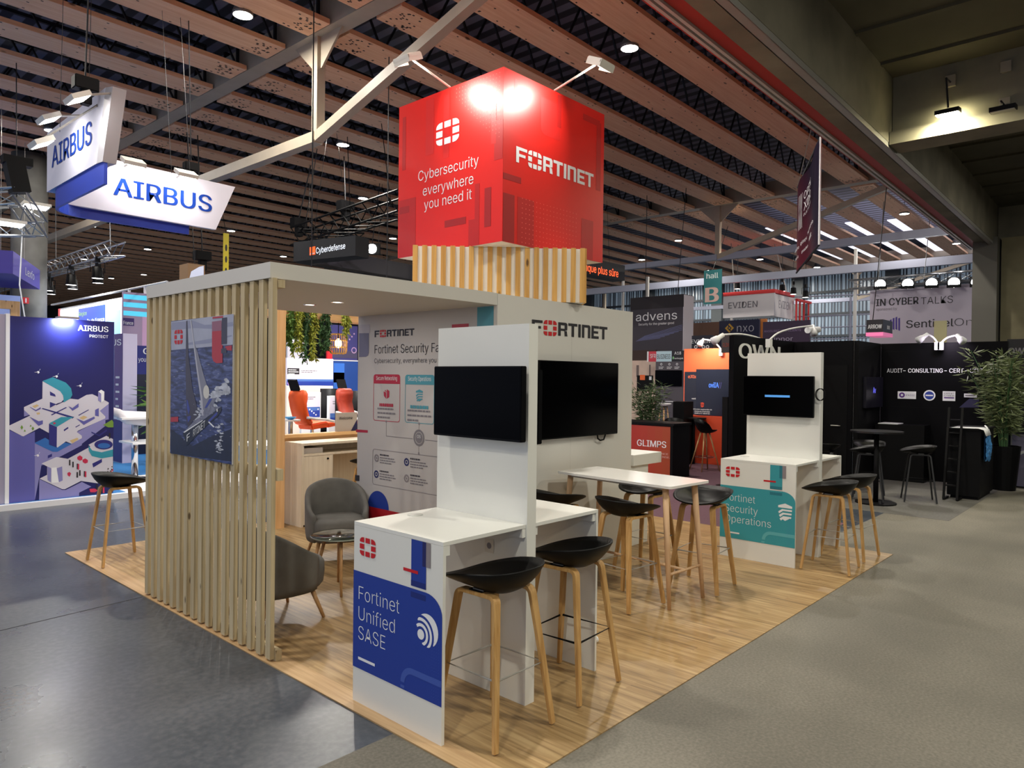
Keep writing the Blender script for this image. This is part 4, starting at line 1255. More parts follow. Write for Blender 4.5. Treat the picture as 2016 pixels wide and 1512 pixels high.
single('paper_stack', 'stack of white paper in the open shelf of the reception desk', 'paper', MB().box(u0[0]+.03, u0[0]+.30, 7.58, 7.84, zs+.025, zs+.09), mat('paper_white', (206, 200, 196), .8), (u0[0], 7.7, zs+.025))

# ================================================================ NEIGHBOUR BOOTH SEEN UNDER THE CANOPY
PINE = wood('pine_frame', (232, 190, 138), (212, 164, 108), 'z', .8, .55, knots=.12)
PINEX = wood('pine_board', (232, 192, 138), (214, 168, 112), 'x', .8, .55, knots=.10)
fr = thing('timber_frame', 'pine timber frame with sill and header behind the reception desk', 'timber frame', (5.6, 8.0, 0))
MB().box(4.300, 4.415, 7.66, 7.76, CZ2, 2.62).build('post', PINE, fr)
MB().box(7.6, 7.72, 7.94, 8.04, CZ2, 2.62).build('post', PINE, fr)
MB().box(4.416, 7.59, 7.935, 8.06, 1.035, 1.075).build('sill', PINEX, fr)
MB().box(4.416, 7.59, 7.96, 7.985, CZ2, 1.034).build('apron_board', PINEX, fr)
MB().box(4.300, 7.72, 7.77, 8.06, 2.50, 2.70).build('header', PINEX, fr)
LEAF = mat('leaf_green', (92, 132, 56), .55, noise=.4, nscale=14)
LEAF2 = mat('leaf_light', (172, 182, 72), .55, noise=.35, nscale=14)
LEAF3 = mat('leaf_dark', (58, 96, 52), .55, noise=.35, nscale=14)
def leaf(mb, p, d, L, W, rnd):
    d = Vector(d).normalized(); s = d.cross(Vector((rnd.uniform(-1, 1), rnd.uniform(-1, 1), rnd.uniform(-1, 1)))).normalized()
    n_ = d.cross(s)
    p = Vector(p)
    mb.add([p, p+d*L*.4+s*W+n_*W*.3, p+d*L, p+d*L*.4-s*W+n_*W*.3], [(0, 1, 2, 3)])
def vine(name, label, x, y, ztop, length, spread, m, seed, group):
    rnd = random.Random(seed)
    t = thing(name, label, 'plant', (x, y, ztop), 0, group)
    mb = MB(); st = MB()
    for k in range(7):
        L = length*rnd.uniform(.55, 1); ox = rnd.uniform(-spread, spread); oy = rnd.uniform(-.06, .06)
        pts = [(ox*(.5+.5*min(1, i/3))+.02*math.sin(i+k), oy, -L*i/7) for i in range(8)]
        st.tube(pts, .004, 4)
        for i in range(int(L*170)):
            f = rnd.random(); j = min(6, int(f*7)); a = Vector(pts[j]).lerp(Vector(pts[j+1]), f*7-j)
            leaf(mb, a, (rnd.uniform(-1, 1), rnd.uniform(-1, 1), -rnd.uniform(.2, 1.4)), rnd.uniform(.03, .075), rnd.uniform(.008, .017), rnd)
    mb.build('foliage', m, t, False, False); st.build('stems', LEAF3, t, False, False)
g_ = 'hanging plants of the timber frame'
HP = ((575, 690, LEAF, 'dark hanging plant at the timber post, leftmost of the hanging plants'), (590, 705, LEAF2, 'yellow green hanging plant right of the leftmost hanging plant'), (603, 716, LEAF3, 'dark trailing plant hanging lowest under the canopy'),
      (617, 712, LEAF2, 'bright green trailing plant hanging left of the dark bushy one'), (637, 700, LEAF3, 'dark bushy hanging plant left of the rattan lamp'), (680, 668, LEAF2, 'light green hanging plant in front of the rattan lamp'))
for i, (hx, hy, m_, lb) in enumerate(HP):
    q = at(hx, hy, 'y', 7.735)
    vine('hanging_plant', lb, q.x, 7.735, 2.62, 2.62-q.z, .05, m_, 20+i, g_)
# unseen flood lights added above the canopy to brighten the neighbour booth
for i_, (lx, ly) in enumerate(((6.2, 10.0), (8.6, 11.2))):
    t = thing('booth_fill_light', 'unseen flood light added above the canopy to brighten the neighbour booth', 'lamp', (lx, ly, 3.1), 0, 'added fill lights of the neighbour booth')
    MB().box(-.2, .2, -.14, .14, .03, .1).build('housing', BLACK, t, False, False)
    MB().box(-.18, .18, -.12, .12, 0, .029).build('lens', LENS, t, False, False)
    MB().tube([(0, 0, .1), (0, 0, 4.89)], .01, 5).build('hanging_rod', DARKSTEEL, t, False, False)
    lamp_area('booth', (lx, ly, 3.08), (0, .1, -1), 70, .36, (1, .97, .95), t)
# rattan lamp
RAT = mat('rattan', (222, 180, 100), .6, noise=.2, nscale=20)
q = at(666, 676, 'y', 8.02)
t = thing('rattan_lamp', 'glowing rattan pendant lamp hanging from the pine header behind the green plants', 'lamp', (q.x, q.y, q.z))
mb = MB()
prof = [(.08, .125), (.095, .12), (.112, .08), (.115, 0), (.112, -.09), (.10, -.13), (.07, -.14)]
for k in range(22):
    a = 2*PI*k/22
    mb.tube([(r*math.cos(a), r*math.sin(a), z) for r, z in prof], .0045, 5)
for r, z in ((.095, .12), (.115, .04), (.115, -.05), (.10, -.13)): mb.tube([(r*math.cos(2*PI*i/24), r*math.sin(2*PI*i/24), z) for i in range(24)], .005, 5, closed=True)
mb.build('shade', RAT, t, False, False)
MB().lathe([(.001, -.06), (.03, -.05), (.045, -.01), (.04, .03), (.015, .06), (.001, .065)], n=16, caps=False).build('bulb', mat('warm_bulb', (255, 226, 170), .4, emit=9), t, True, False)
MB().tube([(0, 0, .06), (0, 0, 2.5-q.z)], .005, 6).build('cord', BLACK, t, False, False)

B1 = (540, 690, 10.08)
def board(name, label, cat, axis, c, quad, m, thick=.04, org=(0, 0, 1), group=None, z_floor=None):
    """upright board read from four photo points on its own plane; returns (thing, face)"""
    X, Y, S = org
    f = Face(axis, c)
    pts = [f.px(X+a/S, Y+b2/S) for a, b2 in quad]
    us = [p[0] for p in pts]; zs_ = [p[1] for p in pts]
    u0, u1, z0, z1 = min(us), max(us), min(zs_), max(zs_)
    if z_floor is not None: z0 = z_floor
    mid = (u0+u1)/2
    t = thing(name, label, cat, (c+thick/2, mid, z0) if axis == 'x' else (mid, c+thick/2, z0), 0, group)
    mb = MB()
    if axis == 'x': mb.box(c, c+thick, u0, u1, z0, z1)
    else: mb.box(u0, u1, c, c+thick, z0, z1)
    mb.build('panel', m, t)
    f.parent = t
    f.u0, f.u1, f.z0, f.z1 = (u1, u0, z0, z1) if axis == 'x' else (u0, u1, z0, z1)   # u0 is the left end as seen
    f.c -= .001
    return t, f
LILAC = mat('lilac_white', (226, 222, 238), .5)
SKYB = mat('gradient_blue', (70, 110, 180), .5)
NAVY = mat('navy_board', (26, 30, 78), .45)
BLUEB = mat('royal_blue', (30, 74, 176), .45)
t, f = board('display_board', 'wide white and blue information board over the back counter beyond the plants', 'board', 'y', 12.6, [(250, 160), (1165, 170), (1165, 700), (250, 700)], LILAC, .08, B1, None, 0.0)
zq = Face('y', 12.6).px(600, 690+700/10.08)[1]; f.z0 = zq
W_ = f.u1-f.u0; H_ = f.z1-f.z0
f.rect('blue_band', f.u0, f.u1, f.z0, f.z0+.16*H_, P_BLUE); f.rect('pale_band', f.u0, f.u1, f.z0+.16*H_, f.z0+.24*H_, SKYB)
f.rect('dark_box', f.u0+.01*W_, f.u0+.26*W_, f.z0+.41*H_, f.z0+.63*H_, P_DARK)
f.lines('small_print', f.u0+.03*W_, f.u0+.24*W_, f.z0+.58*H_, .07*H_, .03*H_, (.8, 1, .6), P_WHITE, None, .004)
f.lines('small_print', f.u0+.30*W_, f.u0+.64*W_, f.z0+.56*H_, .06*H_, .025*H_, (1, .7), P_GREY)
f.build('disc_logo', [disc(f.u0+.06*W_, f.z0+.09*H_, .045*W_)], mat('pink_print', (190, 150, 210), .5), .004)
t, f = board('back_counter', 'long white counter under the information board beyond the plants', 'counter', 'y', 12.0, [(250, 705), (1115, 705), (1115, 840), (250, 840)], mat('warm_white', (236, 224, 212), .5), .5, B1, None, 0.0)
t, f = board('blue_booth_wall', 'blue booth wall with a dark screen, left of the printed wall', 'booth wall', 'y', 13.2, [(1165, 200), (1655, 200), (1655, 780), (1165, 780)], mat('mid_blue', (34, 74, 150), .5), .1, B1, None, 0.0)
q = [f.px(540+a/10.08, 690+b2/10.08) for a, b2 in ((1180, 250), (1390, 440), (1390, 635), (1410, 780))]
f.rect('light_panel', q[0][0], q[1][0], q[1][1], q[0][1], mat('bright_blue', (58, 118, 214), .5)); f.rect('light_panel', q[0][0], q[1][0], q[3][1], q[2][1], MATS['bright_blue'])
f.rect('screen', q[0][0], q[1][0], q[2][1], q[1][1], BLACKGLOSS, .004)
f.rect('top_rail', f.u0, f.u1, f.z1-.02, f.z1, P_WHITE, .004)
t, f = board('overhead_board', 'violet blue board with pale rings high above the blue booth wall', 'board', 'y', 13.6, [(640, 350), (915, 350), (915, 700), (640, 700)], mat('violet_blue', (74, 74, 140), .5), .08, (540, 580, 5.6), None, 0.0)
f.z0 = Face('y', 13.6).px(680, 705)[1]
f.build('rings', ringpolys(f.u0+.86*(f.u1-f.u0), f.z0+.25*(f.z1-f.z0), .05, .07)+[disc(f.u0+.5*(f.u1-f.u0)+.06*i, f.z0+(.4+.09*i)*(f.z1-f.z0), .02) for i in range(5)], mat('pale_pink', (206, 170, 214), .5))
f.rect('base_band', f.u0, f.u1, f.z0, f.z0+.22*(f.z1-f.z0), mat('band_slate', (84, 80, 112), .5), .001)
t, f = board('red_stand_wall', 'narrow red wall beside the dark hanging plants', 'stand wall', 'y', 13.0, [(1055, 0), (1150, 0), (1150, 165), (1055, 165)], mat('bright_red', (214, 26, 40), .5), .05, B1, None, 0.0)
t, f = board('grey_partition', 'light grey partition behind the leftmost hanging plants', 'partition', 'y', 12.9, [(265, -230), (600, -230), (600, 155), (265, 155)], mat('pale_grey', (196, 196, 206), .5), .05, B1, None, 0.0)
f.lines('small_print', f.u0+.3, f.u1-.05, Face('y', 12.9).px(580, 702)[1], .1, .04, (1, .7), P_GREY)
def kiosk(label, c, quad, org):
    t, f = board('info_kiosk', label, 'kiosk', 'y', c, quad, P_WHITE, .06, org, 'white information kiosks of the neighbour booth', 0.0)
    W, H = f.u1-f.u0, 1.0
    zt = f.z1; zb = Face('y', c).px(org[0]+quad[2][0]/org[2], org[1]+quad[2][1]/org[2])[1]; H = zt-zb
    f.rect('screen_print', f.u0+.05*W, f.u1-.05*W, zb+.05*H, zt-.04*H, LILAC, .002)
    f.rect('blue_gradient', f.u0+.05*W, f.u1-.05*W, zb+.05*H, zb+.30*H, P_BLUE, .003)
    f.rect('blue_gradient', f.u0+.05*W, f.u1-.05*W, zb+.30*H, zb+.44*H, SKYB, .003)
    f.build('specks', [disc(f.u0+W*(.3+.11*i), zb+H*(.14+.07*((i*3) % 4)), .014) for i in range(6)], P_WHITE, .004)
    f.build('ring', ringpolys(f.u0+.2*W, zb+.13*H, .02, .035), mat('magenta_print', (190, 60, 140), .5), .004)
    f.lines('small_print', f.u0+.16*W, f.u0+.7*W, zt-.17*H, .07*H, .03*H, (1, .8), P_GREY, None, .004)
    return t
kiosk('white information kiosk with blue print behind the orange recliner', 10.6, [(545, 830), (920, 830), (920, 1345), (545, 1345)], B1)
kiosk('white information kiosk with blue print behind the welcome sign', 10.9, [(1085, 900), (1525, 900), (1525, 1500), (1085, 1500)], B1)
t, f = board('welcome_sign', 'grey welcome sign with a navy corner standing on the pine sill', 'sign', 'y', 8.0, [(1225, 1260), (1640, 1225), (1640, 1640), (1225, 1640)], mat('sign_grey', (176, 168, 160), .5), .02, B1, None, 1.076)
f.text('Welcome', *[Face('y', 8.0).px(540+a/10.08, 690+1350/10.08)[0] for a in (1285, 1550)], f.px(668, 690+1375/10.08)[1], f.px(668, 690+1318/10.08)[1], P_DARK, t, .01)
f.build('navy_corner', [[(f.u1, f.z0), (f.u1, f.z0+.62*(f.z1-f.z0)), (f.u1-.30*(f.u1-f.u0), f.z0)]], NAVY)
ORG = mat('orange_upholstery', (240, 92, 30), .6)
ORGD = mat('dark_orange_upholstery', (150, 44, 18), .6)
WSH = mat('white_shell', (230, 228, 226), .4)
def recliner(label, x, y, z, rz, m):
    t = thing('recliner', label, 'armchair', (x, y, z), rz, 'orange recliners of the neighbour booth')
    def slab(pts, w):
        mb = MB()
        mb.prism([(-w/2*.56, a*.56, b2*.56) for a, b2 in pts], (1, 0, 0), w*.56); return mb
    slab([(-.52, 1.42), (-.40, 1.46), (-.30, 1.36), (-.30, 1.20), (-.34, 1.05), (-.22, .72), (-.10, .62), (-.16, .50), (-.34, .56), (-.50, .98), (-.56, 1.25)], .50).build('backrest', m, t, True, False, bevel=.02)
    slab([(-.2, .55), (.42, .60), (.48, .52), (.42, .44), (-.15, .40)], .50).build('seat', m, t, False, False, bevel=.015)
    slab([(.48, .55), (.98, .56), (.98, .47), (.48, .42)], .42).build('leg_rest', m, t, False, False, bevel=.012)
    for s in (-1, 1): MB().rectsweep([(s*.165, -.21, .41), (s*.168, -.06, .385), (s*.168, .17, .365), (s*.165, .30, .335), (s*.15, .52, .30)], .05, .035, (1, 0, 0)).build('armrest', WSH, t, True, False)
    MB().cyl(0, .05, 0, .02, .16).cyl(0, .05, .02, .24, .025).build('pedestal', CHROME, t, False, False)
    slab([(-.66, 1.70), (-.62, 1.72), (-.50, 1.46), (-.54, 1.42)], .3).build('headrest', BLACK, t, False, False)
    return t
q = at(612, 836, 'y', 9.4)
zr = q.z-.29
tb2 = thing('display_table', 'long low white display table carrying the orange recliners, beyond the pine sill', 'table', (q.x+.6, 9.75, 0))
MB().box(-1.2, 1.1, -.55, .7, zr-.05, zr-.001).build('tabletop', P_WHITE, tb2, False, False)
for sx in (-1.1, 1.0):
    for sy in (-.48, .62): MB().box(sx-.03, sx+.03, sy-.03, sy+.03, 0, zr-.051).build('leg', P_WHITE, tb2, False, False)
rc = recliner('orange recliner with white armrests and black headrest seen from the side beyond the pine sill', q.x-.02, 9.4, zr, -PI/2+.25, ORG)
q = at(694, 803, 'y', 10.1)
r2 = dup(rc, (q.x, 10.1, zr), PI, 'dark orange recliner seen from behind above the welcome sign', 'orange recliners of the neighbour booth')
for c_ in r2.children:
    if c_.data.materials[0] is ORG: c_.data = c_.data.copy(); c_.data.materials[0] = ORGD
def back_chair(label, px_, py_, y):
    q = at(px_, py_, 'y', y)
    t = thing('black_chair', label, 'chair', (q.x, y, 0), 0, 'black chairs at the back counter')
    MB().rectsweep([(0, -.05, .75), (0, -.16, .80), (0, -.20, 1.0), (0, -.22, q.z+.08)], .34, .03, (1, 0, 0)).build('shell', BLACK, t, True, False)
    MB().box(-.17, .17, -.18, .18, .72, .76).build('seat', BLACK, t, False, False)
    for sx in (-1, 1):
        for sy in (-1, 1): MB().tube([(sx*.15, sy*.14, .72), (sx*.2, sy*.2, 0)], .012, 6).build('leg', BLACK, t, False, False)
back_chair('black chair at the back counter above the left kiosk', 634, 773, 11.72)
back_chair('black chair at the back counter between the two kiosks', 663, 774, 11.1)
back_chair('black chair at the back counter next to the printed wall', 694, 777, 11.72)
t, f = board('blue_totem', 'tall blue totem with white dot pattern left of the pine post', 'totem', 'y', 10.3, [(5, -60), (85, -60), (85, 1280), (5, 1280)], BLUEB, .15, B1, None, 0.0)
rnd = random.Random(11)
f.build('dot_pattern', [disc(rnd.uniform(f.u0+.02, f.u1-.02), rnd.uniform(f.z0+1.5, f.z1-.5), .008, .008, 6) for i in range(90)], P_WHITE)
t = thing('round_side_table', 'small white round table with a blue dish beside the orange recliner', 'table', (0, 0, 0))
q = at(572, 826, 'y', 8.75); t.location = (q.x, 8.75, 0)
MB().cyl(0, 0, 0, .03, .2).cyl(0, 0, .03, q.z-.02, .03).build('pedestal', CHROME, t, False, False)
MB().cyl(0, 0, q.z-.02, q.z, .13, None, 28).build('tabletop', P_WHITE, t, False, False)
single('dish', 'blue dish on the small white round table', 'dish', MB().lathe([(.03, 0), (.07, .02), (.075, .035), (.06, .022), (.001, .012)], (q.x, 8.75, q.z+.001), 20), mat('sky_blue', (70, 160, 220), .4), (q.x, 8.75, q.z+.001))
# ================================================================ LEFT: BLUE STAND ON A PODIUM
CARP = mat('blue_carpet', (34, 112, 178), .85, noise=.12, nscale=40)
pod = thing('podium', 'low white podium with bright blue carpet under the blue stand on the left', 'podium', (2, 11.1, 0))
MB().box(-3, 8.5, 11.10, 19, 0.0, .075).build('base', P_WHITE, pod)
MB().box(-3, 3.9, 11.19, 18.9, .0755, .08).box(3.9, 8.4, 12.9, 18.9, .0755, .08).build('carpet', CARP, pod)
AY = 11.221
bw = thing('blue_stand_wall', 'dark blue stand wall with white lettering and an isometric town, far left', 'stand wall', (3.1, AY, .08))
NAVYW = mat('deep_navy_wall', (24, 28, 92), .42)
MB().box(2.472, 3.741, AY, AY+.06, .082, 2.546).build('panel', NAVYW, bw)
af = Face('y', AY, bw)
SEMI = P_WHITE
af.text('AIRBUS', 3.276, 3.660, 2.396, 2.473, SEMI, bw, .022)
af.text('PROTECT', 3.420, 3.660, 2.308, 2.348, SEMI, bw, .010)
IO = (0, 720, 5.4)
I1 = mat('iso_white', (206, 204, 214), .5); I2 = mat('iso_lilac', (134, 132, 186), .5); I3 = mat('iso_violet', (92, 92, 164), .5)
I4 = mat('iso_teal', (48, 148, 168), .5); I5 = mat('iso_blue', (44, 104, 178), .5); I6 = mat('iso_navy', (40, 42, 120), .5); I7 = mat('iso_red', (196, 44, 80), .5); I8 = mat('iso_green', (112, 150, 60), .5); I9 = mat('iso_sand', (206, 180, 130), .5)
def iso(name, m, off, *polys): af.pixpoly(name, list(polys), m, off, bw, IO)
iso('block_side', I3, .0012, [(86, 680), (240, 750), (250, 750), (370, 700), (370, 1430), (86, 1470)])
iso('block_side', I2, .0016, [(255, 445), (255, 540), (330, 520), (330, 470)], [(370, 815), (560, 915), (605, 915), (870, 770), (870, 845), (480, 1050), (440, 1060), (415, 1200), (370, 1430)], [(815, 705), (1120, 555), (1120, 640), (870, 830), (870, 745)], [(1155, 400), (1155, 570), (1060, 590), (1060, 450)])
iso('block_top', I1, .0020, [(255, 440), (450, 350), (600, 420), (750, 350), (830, 360), (920, 310), (980, 302), (1040, 330), (1155, 390), (1155, 405), (1060, 480), (1120, 540), (1118, 560), (830, 690), (815, 705), (870, 745), (870, 770), (760, 830), (600, 760), (420, 660), (250, 750), (235, 748), (90, 672), (90, 640), (320, 530), (255, 470)])
iso('block_top', I1, .0024, [(440, 1040), (600, 970), (720, 990), (960, 860), (940, 840), (1130, 745), (1200, 780), (1200, 1160), (1040, 1250), (860, 1225), (690, 1312), (660, 1312), (420, 1200), (500, 1160), (500, 1070)])
iso('block_side', I2, .0022, [(418, 1205), (660, 1320), (700, 1320), (870, 1235), (970, 1285), (840, 1350), (840, 1395), (415, 1430)])
iso('letter_face', I1, .0030, [(452, 165), (640, 270), (668, 310), (676, 360), (650, 388), (610, 400), (530, 440), (448, 440)], [(605, 655), (790, 560), (800, 700), (720, 790), (610, 870), (600, 860)])
iso('letter_top', I4, .0034, [(452, 162), (560, 122), (700, 180), (755, 240), (768, 310), (745, 350), (676, 392), (672, 320), (640, 272)], [(522, 612), (650, 545), (780, 545), (605, 650)])
iso('letter_hole', I6, .0036, [(530, 272), (585, 305), (592, 330), (532, 315)], [(530, 385), (600, 410), (530, 448)], [(676, 680), (722, 650), (728, 665), (680, 698)], [(520, 615), (605, 652), (602, 865), (520, 835)])
iso('pool', I5, .0026, [(365, 822), (480, 765), (520, 790), (520, 838), (600, 868), (680, 815), (762, 832), (610, 915), (560, 915)])
iso('roads', I6, .0028, [(440, 458), (455, 450), (790, 545), (770, 562)], [(540, 520), (700, 440), (712, 446), (552, 528)], [(800, 650), (845, 625), (850, 632), (805, 658)], [(830, 525), (940, 465), (945, 472), (838, 532)])
iso('low_houses', I3, .0032, [(315, 440), (380, 485), (432, 460), (432, 440), (380, 425)], [(315, 545), (410, 640), (455, 620), (455, 580), (400, 565)], [(725, 430), (770, 480), (835, 440), (835, 400), (770, 450)], [(810, 560), (890, 630), (1010, 560), (1000, 540), (890, 590)], [(1010, 470), (1010, 530), (1050, 540), (1050, 450)])
iso('low_roofs', I1, .0036, [(315, 435), (400, 400), (432, 440), (380, 470)], [(310, 540), (390, 500), (455, 580), (410, 590)], [(725, 425), (800, 380), (835, 400), (770, 440)], [(810, 555), (890, 510), (1000, 540), (890, 590)])
iso('sand_roofs', I9, .0040, [(340, 430), (390, 410), (415, 425), (370, 450)], [(385, 500), (420, 495), (425, 515), (395, 520)], [(840, 555), (890, 530), (930, 548), (880, 575)], [(740, 795), (820, 765), (835, 780), (770, 825)])
iso('tower', I2, .0040, [(1042, 280), (1075, 300), (1075, 390), (1042, 370)], [(500, 1070), (545, 1090), (540, 1240), (505, 1215)], [(600, 1090), (660, 1070), (665, 1220), (620, 1240)])
iso('tower_front', P_WHITE, .0044, [(1042, 275), (1075, 255), (1108, 275), (1106, 370), (1075, 390), (1075, 298)], [(545, 1085), (600, 1080), (625, 1240), (550, 1245)])
iso('ring_wall', I4, .0040, [(940, 850), (980, 900), (1080, 920), (1200, 890), (1200, 965), (1080, 985), (975, 960), (942, 900)])
iso('ring_floor', I6, .0042, [(1000+100*math.cos(a)+100, 840+55*math.sin(a)) for a in [i*PI/12 for i in range(24)]][:0] or [(1100+98*math.cos(i*PI/12), 838+52*math.sin(i*PI/12)) for i in range(24)])
iso('ring_water', I5, .0046, [(1104+66*math.cos(i*PI/9), 850+28*math.sin(i*PI/9)) for i in range(18)])
iso('red_cubes', I7, .0040, [(820, 970), (848, 952), (876, 970), (874, 1000), (848, 1010), (822, 995)], [(876, 1000), (904, 985), (934, 1002), (932, 1030), (904, 1040), (878, 1024)], [(560, 608), (580, 600), (596, 612), (576, 625)], [(715, 1140), (738, 1128), (755, 1145), (740, 1180), (718, 1165)], [(950, 1310), (1000, 1305), (1045, 1320), (1010, 1345), (960, 1345)], [(1075, 820), (1095, 810), (1115, 855), (1090, 865)])
iso('trees', I8, .0040, [(230, 630), (246, 655), (232, 680), (216, 658)], [(325, 625), (336, 645), (314, 648)], [(348, 645), (364, 668), (348, 690), (334, 668)], [(262, 675), (274, 700), (252, 700)], [(1095, 630), (1190, 575), (1205, 600), (1205, 655), (1150, 655)])
iso('violet_rods', I6, .0040, [(970, 700), (1050, 735), (1130, 678), (1138, 692), (1055, 752), (972, 715)], [(508, 955), (552, 935), (552, 965), (508, 985)], [(980, 1040), (1082, 990), (1084, 1025), (990, 1082)])
rnd = random.Random(4)
people = []
for i in range(60):
    a, c = rnd.uniform(1000, 1190), rnd.uniform(1050, 1170)
    if c < 1180-(a-960)*.5: continue
    people.append([(a-7, c), (a, c+9), (a+7, c), (a, c-9)])
for a, c in ((740, 1030), (775, 1050), (822, 1070), (820, 1160), (848, 1140), (898, 1150), (1165, 745), (1030, 1290), (1090, 1320)): people.append([(a-8, c-30), (a+8, c-30), (a+8, c+30), (a-8, c+30)])
iso('tiny_people', P_DARK, .0050, *people)
iso('tiny_people', I7, .0054, *[[(x+11, y+4) for x, y in p_] for p_ in people[::3]])
iso('satellite', P_WHITE, .0030, *[q_ for a, c in ((405, 70), (600, 115), (852, 215), (400, 955)) for q_ in ([(a-12, c-10), (a+8, c-14), (a+16, c+4), (a-2, c+14)], [(a-45, c), (a-12, c-4), (a-12, c+2)], [(a+10, c-10), (a+20, c-36), (a+24, c-34)])])
MB().box(3.005, 3.245, AY-.16, AY+.03, 2.547, 2.572).build('clip_lamp', STEEL, bw)
lamp_area('clip', (3.12, AY-.12, 2.53), (0, .55, -1), 16, .2, (.72, .80, 1), bw, 'RECTANGLE', .06)
lw = thing('white_edged_wall', 'grey lilac wall with a white edge at the extreme left of the picture', 'stand wall', (2.0, 11.2, .08))
MB().box(1.2, 2.425, AY-.02, AY+.05, .081, 2.56).build('panel', mat('grey_lilac', (168, 164, 186), .5), lw)
MB().box(2.426, 2.470, AY-.04, AY+.05, .081, 2.57).build('edge', P_WHITE, lw)
# pillar box with purple side
f0 = Face('y', 14.77); fx = Face('x', 5.08)
zt = f0.px(256, 657)[1]; yb = fx.px(225, 700)[0]; xb = f0.px(270, 700)[0]
pb = thing('purple_pillar', 'white pillar with a purple printed left side behind the blue stand wall', 'pillar', (5.2, 14.8, .08))
MB().box(5.08, xb, 14.77, yb, .081, zt).build('pillar', mat('lilac_paint', (198, 194, 222), .5), pb)
fx.c = 5.079; fx.parent = pb
fx.rect('purple_print', yb, 14.77, .09, zt, mat('purple_print', (96, 74, 130), .5), .002)
fx.rect('navy_print', yb, 14.77, .09, .9, mat('navy_purple', (50, 46, 112), .5), .003)
fx.text('AIRBUS', yb+1.1, 14.85, fx.px(232, 680)[1], fx.px(232, 668)[1], P_WHITE, pb, .02, .005)
fx.lines('small_print', yb-.1, 14.9, 1.75, .14, .04, (.9, .7, .9, .6, .8, .9), P_WHITE, pb, .005)
t, f = board('navy_board', 'dark navy board with white lettering just left of the slat screen', 'board', 'y', 16.2, [(270, 686), (420, 686), (420, 930), (270, 930)], mat('g_navy', (20, 34, 120), .45), .06, (0, 0, 1), None, .081)
gx = Face('y', 16.2)
f.text('G', gx.px(282, 700)[0], gx.px(293, 700)[0], gx.px(285, 697)[1], gx.px(285, 685.5)[1]-.0, P_WHITE, t, .03)
f.text('your', gx.px(272, 712)[0], gx.px(291, 712)[0], gx.px(280, 712)[1], gx.px(280, 703)[1], P_WHITE, t, .0)
f.rect('dark_foot', f.u0, f.u1, .09, gx.px(280, 737)[1], mat('foot_dark', (14, 22, 50), .4))
# lit ring stand far behind
LB = mat('lit_panel_white', (248, 250, 255), .5, emit=1.1); LBB = mat('lit_panel_blue', (60, 92, 220), .5, emit=.7); LBC = mat('lit_panel_sky', (150, 200, 228), .5, emit=.7); LBR = mat('lit_panel_red', (220, 40, 50), .5, emit=.6)  # spotlight on the panels put into their colours as glow
X_ = 7.5
lbf = Face('x', X_)
za = lbf.px(235, 586)[1]; ya, yb2 = lbf.px(115, 600)[0], lbf.px(243, 600)[0]
lbx = thing('lit_panel_wall', 'long spotlit white lightbox wall under a row of black spotlights, far left', 'panelling', (X_, (ya+yb2)/2, 0))
MB().box(X_, X_+.3, yb2, ya, 0, za).build('frame', P_WHITE, lbx)
lbf.c -= .001; lbf.parent = lbx
lbf.rect('white_print', ya, yb2, .1, za-.05, LB, .002)
lbf.rect('red_print', ya, lbf.px(119, 600)[0], .1, za, LBR, .004)
lbf.rect('blue_print', lbf.px(155, 600)[0], lbf.px(208, 600)[0], .1, lbf.px(180, 604)[1], LBB, .004)
lbf.rect('sky_print', lbf.px(210, 600)[0], lbf.px(238, 600)[0], .1, lbf.px(225, 612)[1], LBC, .004)
lbf.text('Région', lbf.px(156, 620)[0], lbf.px(171, 620)[0], lbf.px(160, 622)[1], lbf.px(160, 614)[1], mat('lime_print', (170, 220, 120), .5, emit=.6), lbx, .02, .006)
lbf.text('île de France', lbf.px(172, 630)[0], lbf.px(206, 630)[0], lbf.px(190, 634)[1], lbf.px(190, 626)[1], LB, lbx, .02, .006)
def spotlight(proto, label, loc, rz, group):
    if proto is not None: return dup(proto, loc, rz, label, group)
    t = thing('spotlight', label, 'spotlight', loc, rz, group)
    MB().lathe([(.06, .30), (.11, .28), (.13, .05), (.15, 0), (.14, 0)], n=14, caps=False).build('can', BLACK, t, True, False)
    MB().lathe([(.138, .01), (.001, .01)], n=14).build('lens', mat('stage_lens', (255, 252, 246), .3, emit=7), t, False, False)
    MB().tube([(-.17, 0, .15), (-.17, 0, .42), (.17, 0, .42), (.17, 0, .15)], .012, 6).build('yoke', BLACK, t, False, False)
    MB().box(-.05, .05, -.05, .05, .42, .56).build('clamp', BLACK, t, False, False)
    return t
def truss(mb, p, q, s=.3, step=.4, r=.022):
    p = Vector(p); q = Vector(q); d = (q-p); L = d.length; d.normalize()
    sd = d.cross(Vector((0, 0, 1))).normalized()*s/2; up = Vector((0, 0, s/2))
    c = [sd+up, sd-up, -sd-up, -sd+up]
    for o in c: mb.tube([p+o, q+o], r, 5)
    n = max(1, int(L/step))
    for i in range(n):
        a = p+d*(L*i/n); b2 = p+d*(L*(i+1)/n)
        for k in range(4): mb.tube([a+c[k], b2+c[(k+1) % 4]], r*.55, 4)
tr = MB(); zt_ = za+.95
truss(tr, (X_-1.0, yb2-2.5, zt_), (X_-1.0, ya+6, zt_), .34, .5)
for k_ in range(4): tr.tube([(X_-1.0, yb2-2+k_*4.5, zt_), hang((X_-1.0, yb2-2+k_*4.5))], .01, 4)
single('lighting_truss', 'aluminium truss carrying the row of spotlights over the spotlit panel wall', 'truss', tr, mat('aluminium', (176, 180, 186), .35, .8), (X_-1.0, yb2, zt_))
sp = None
gsp = 'spotlights over the glowing wall'
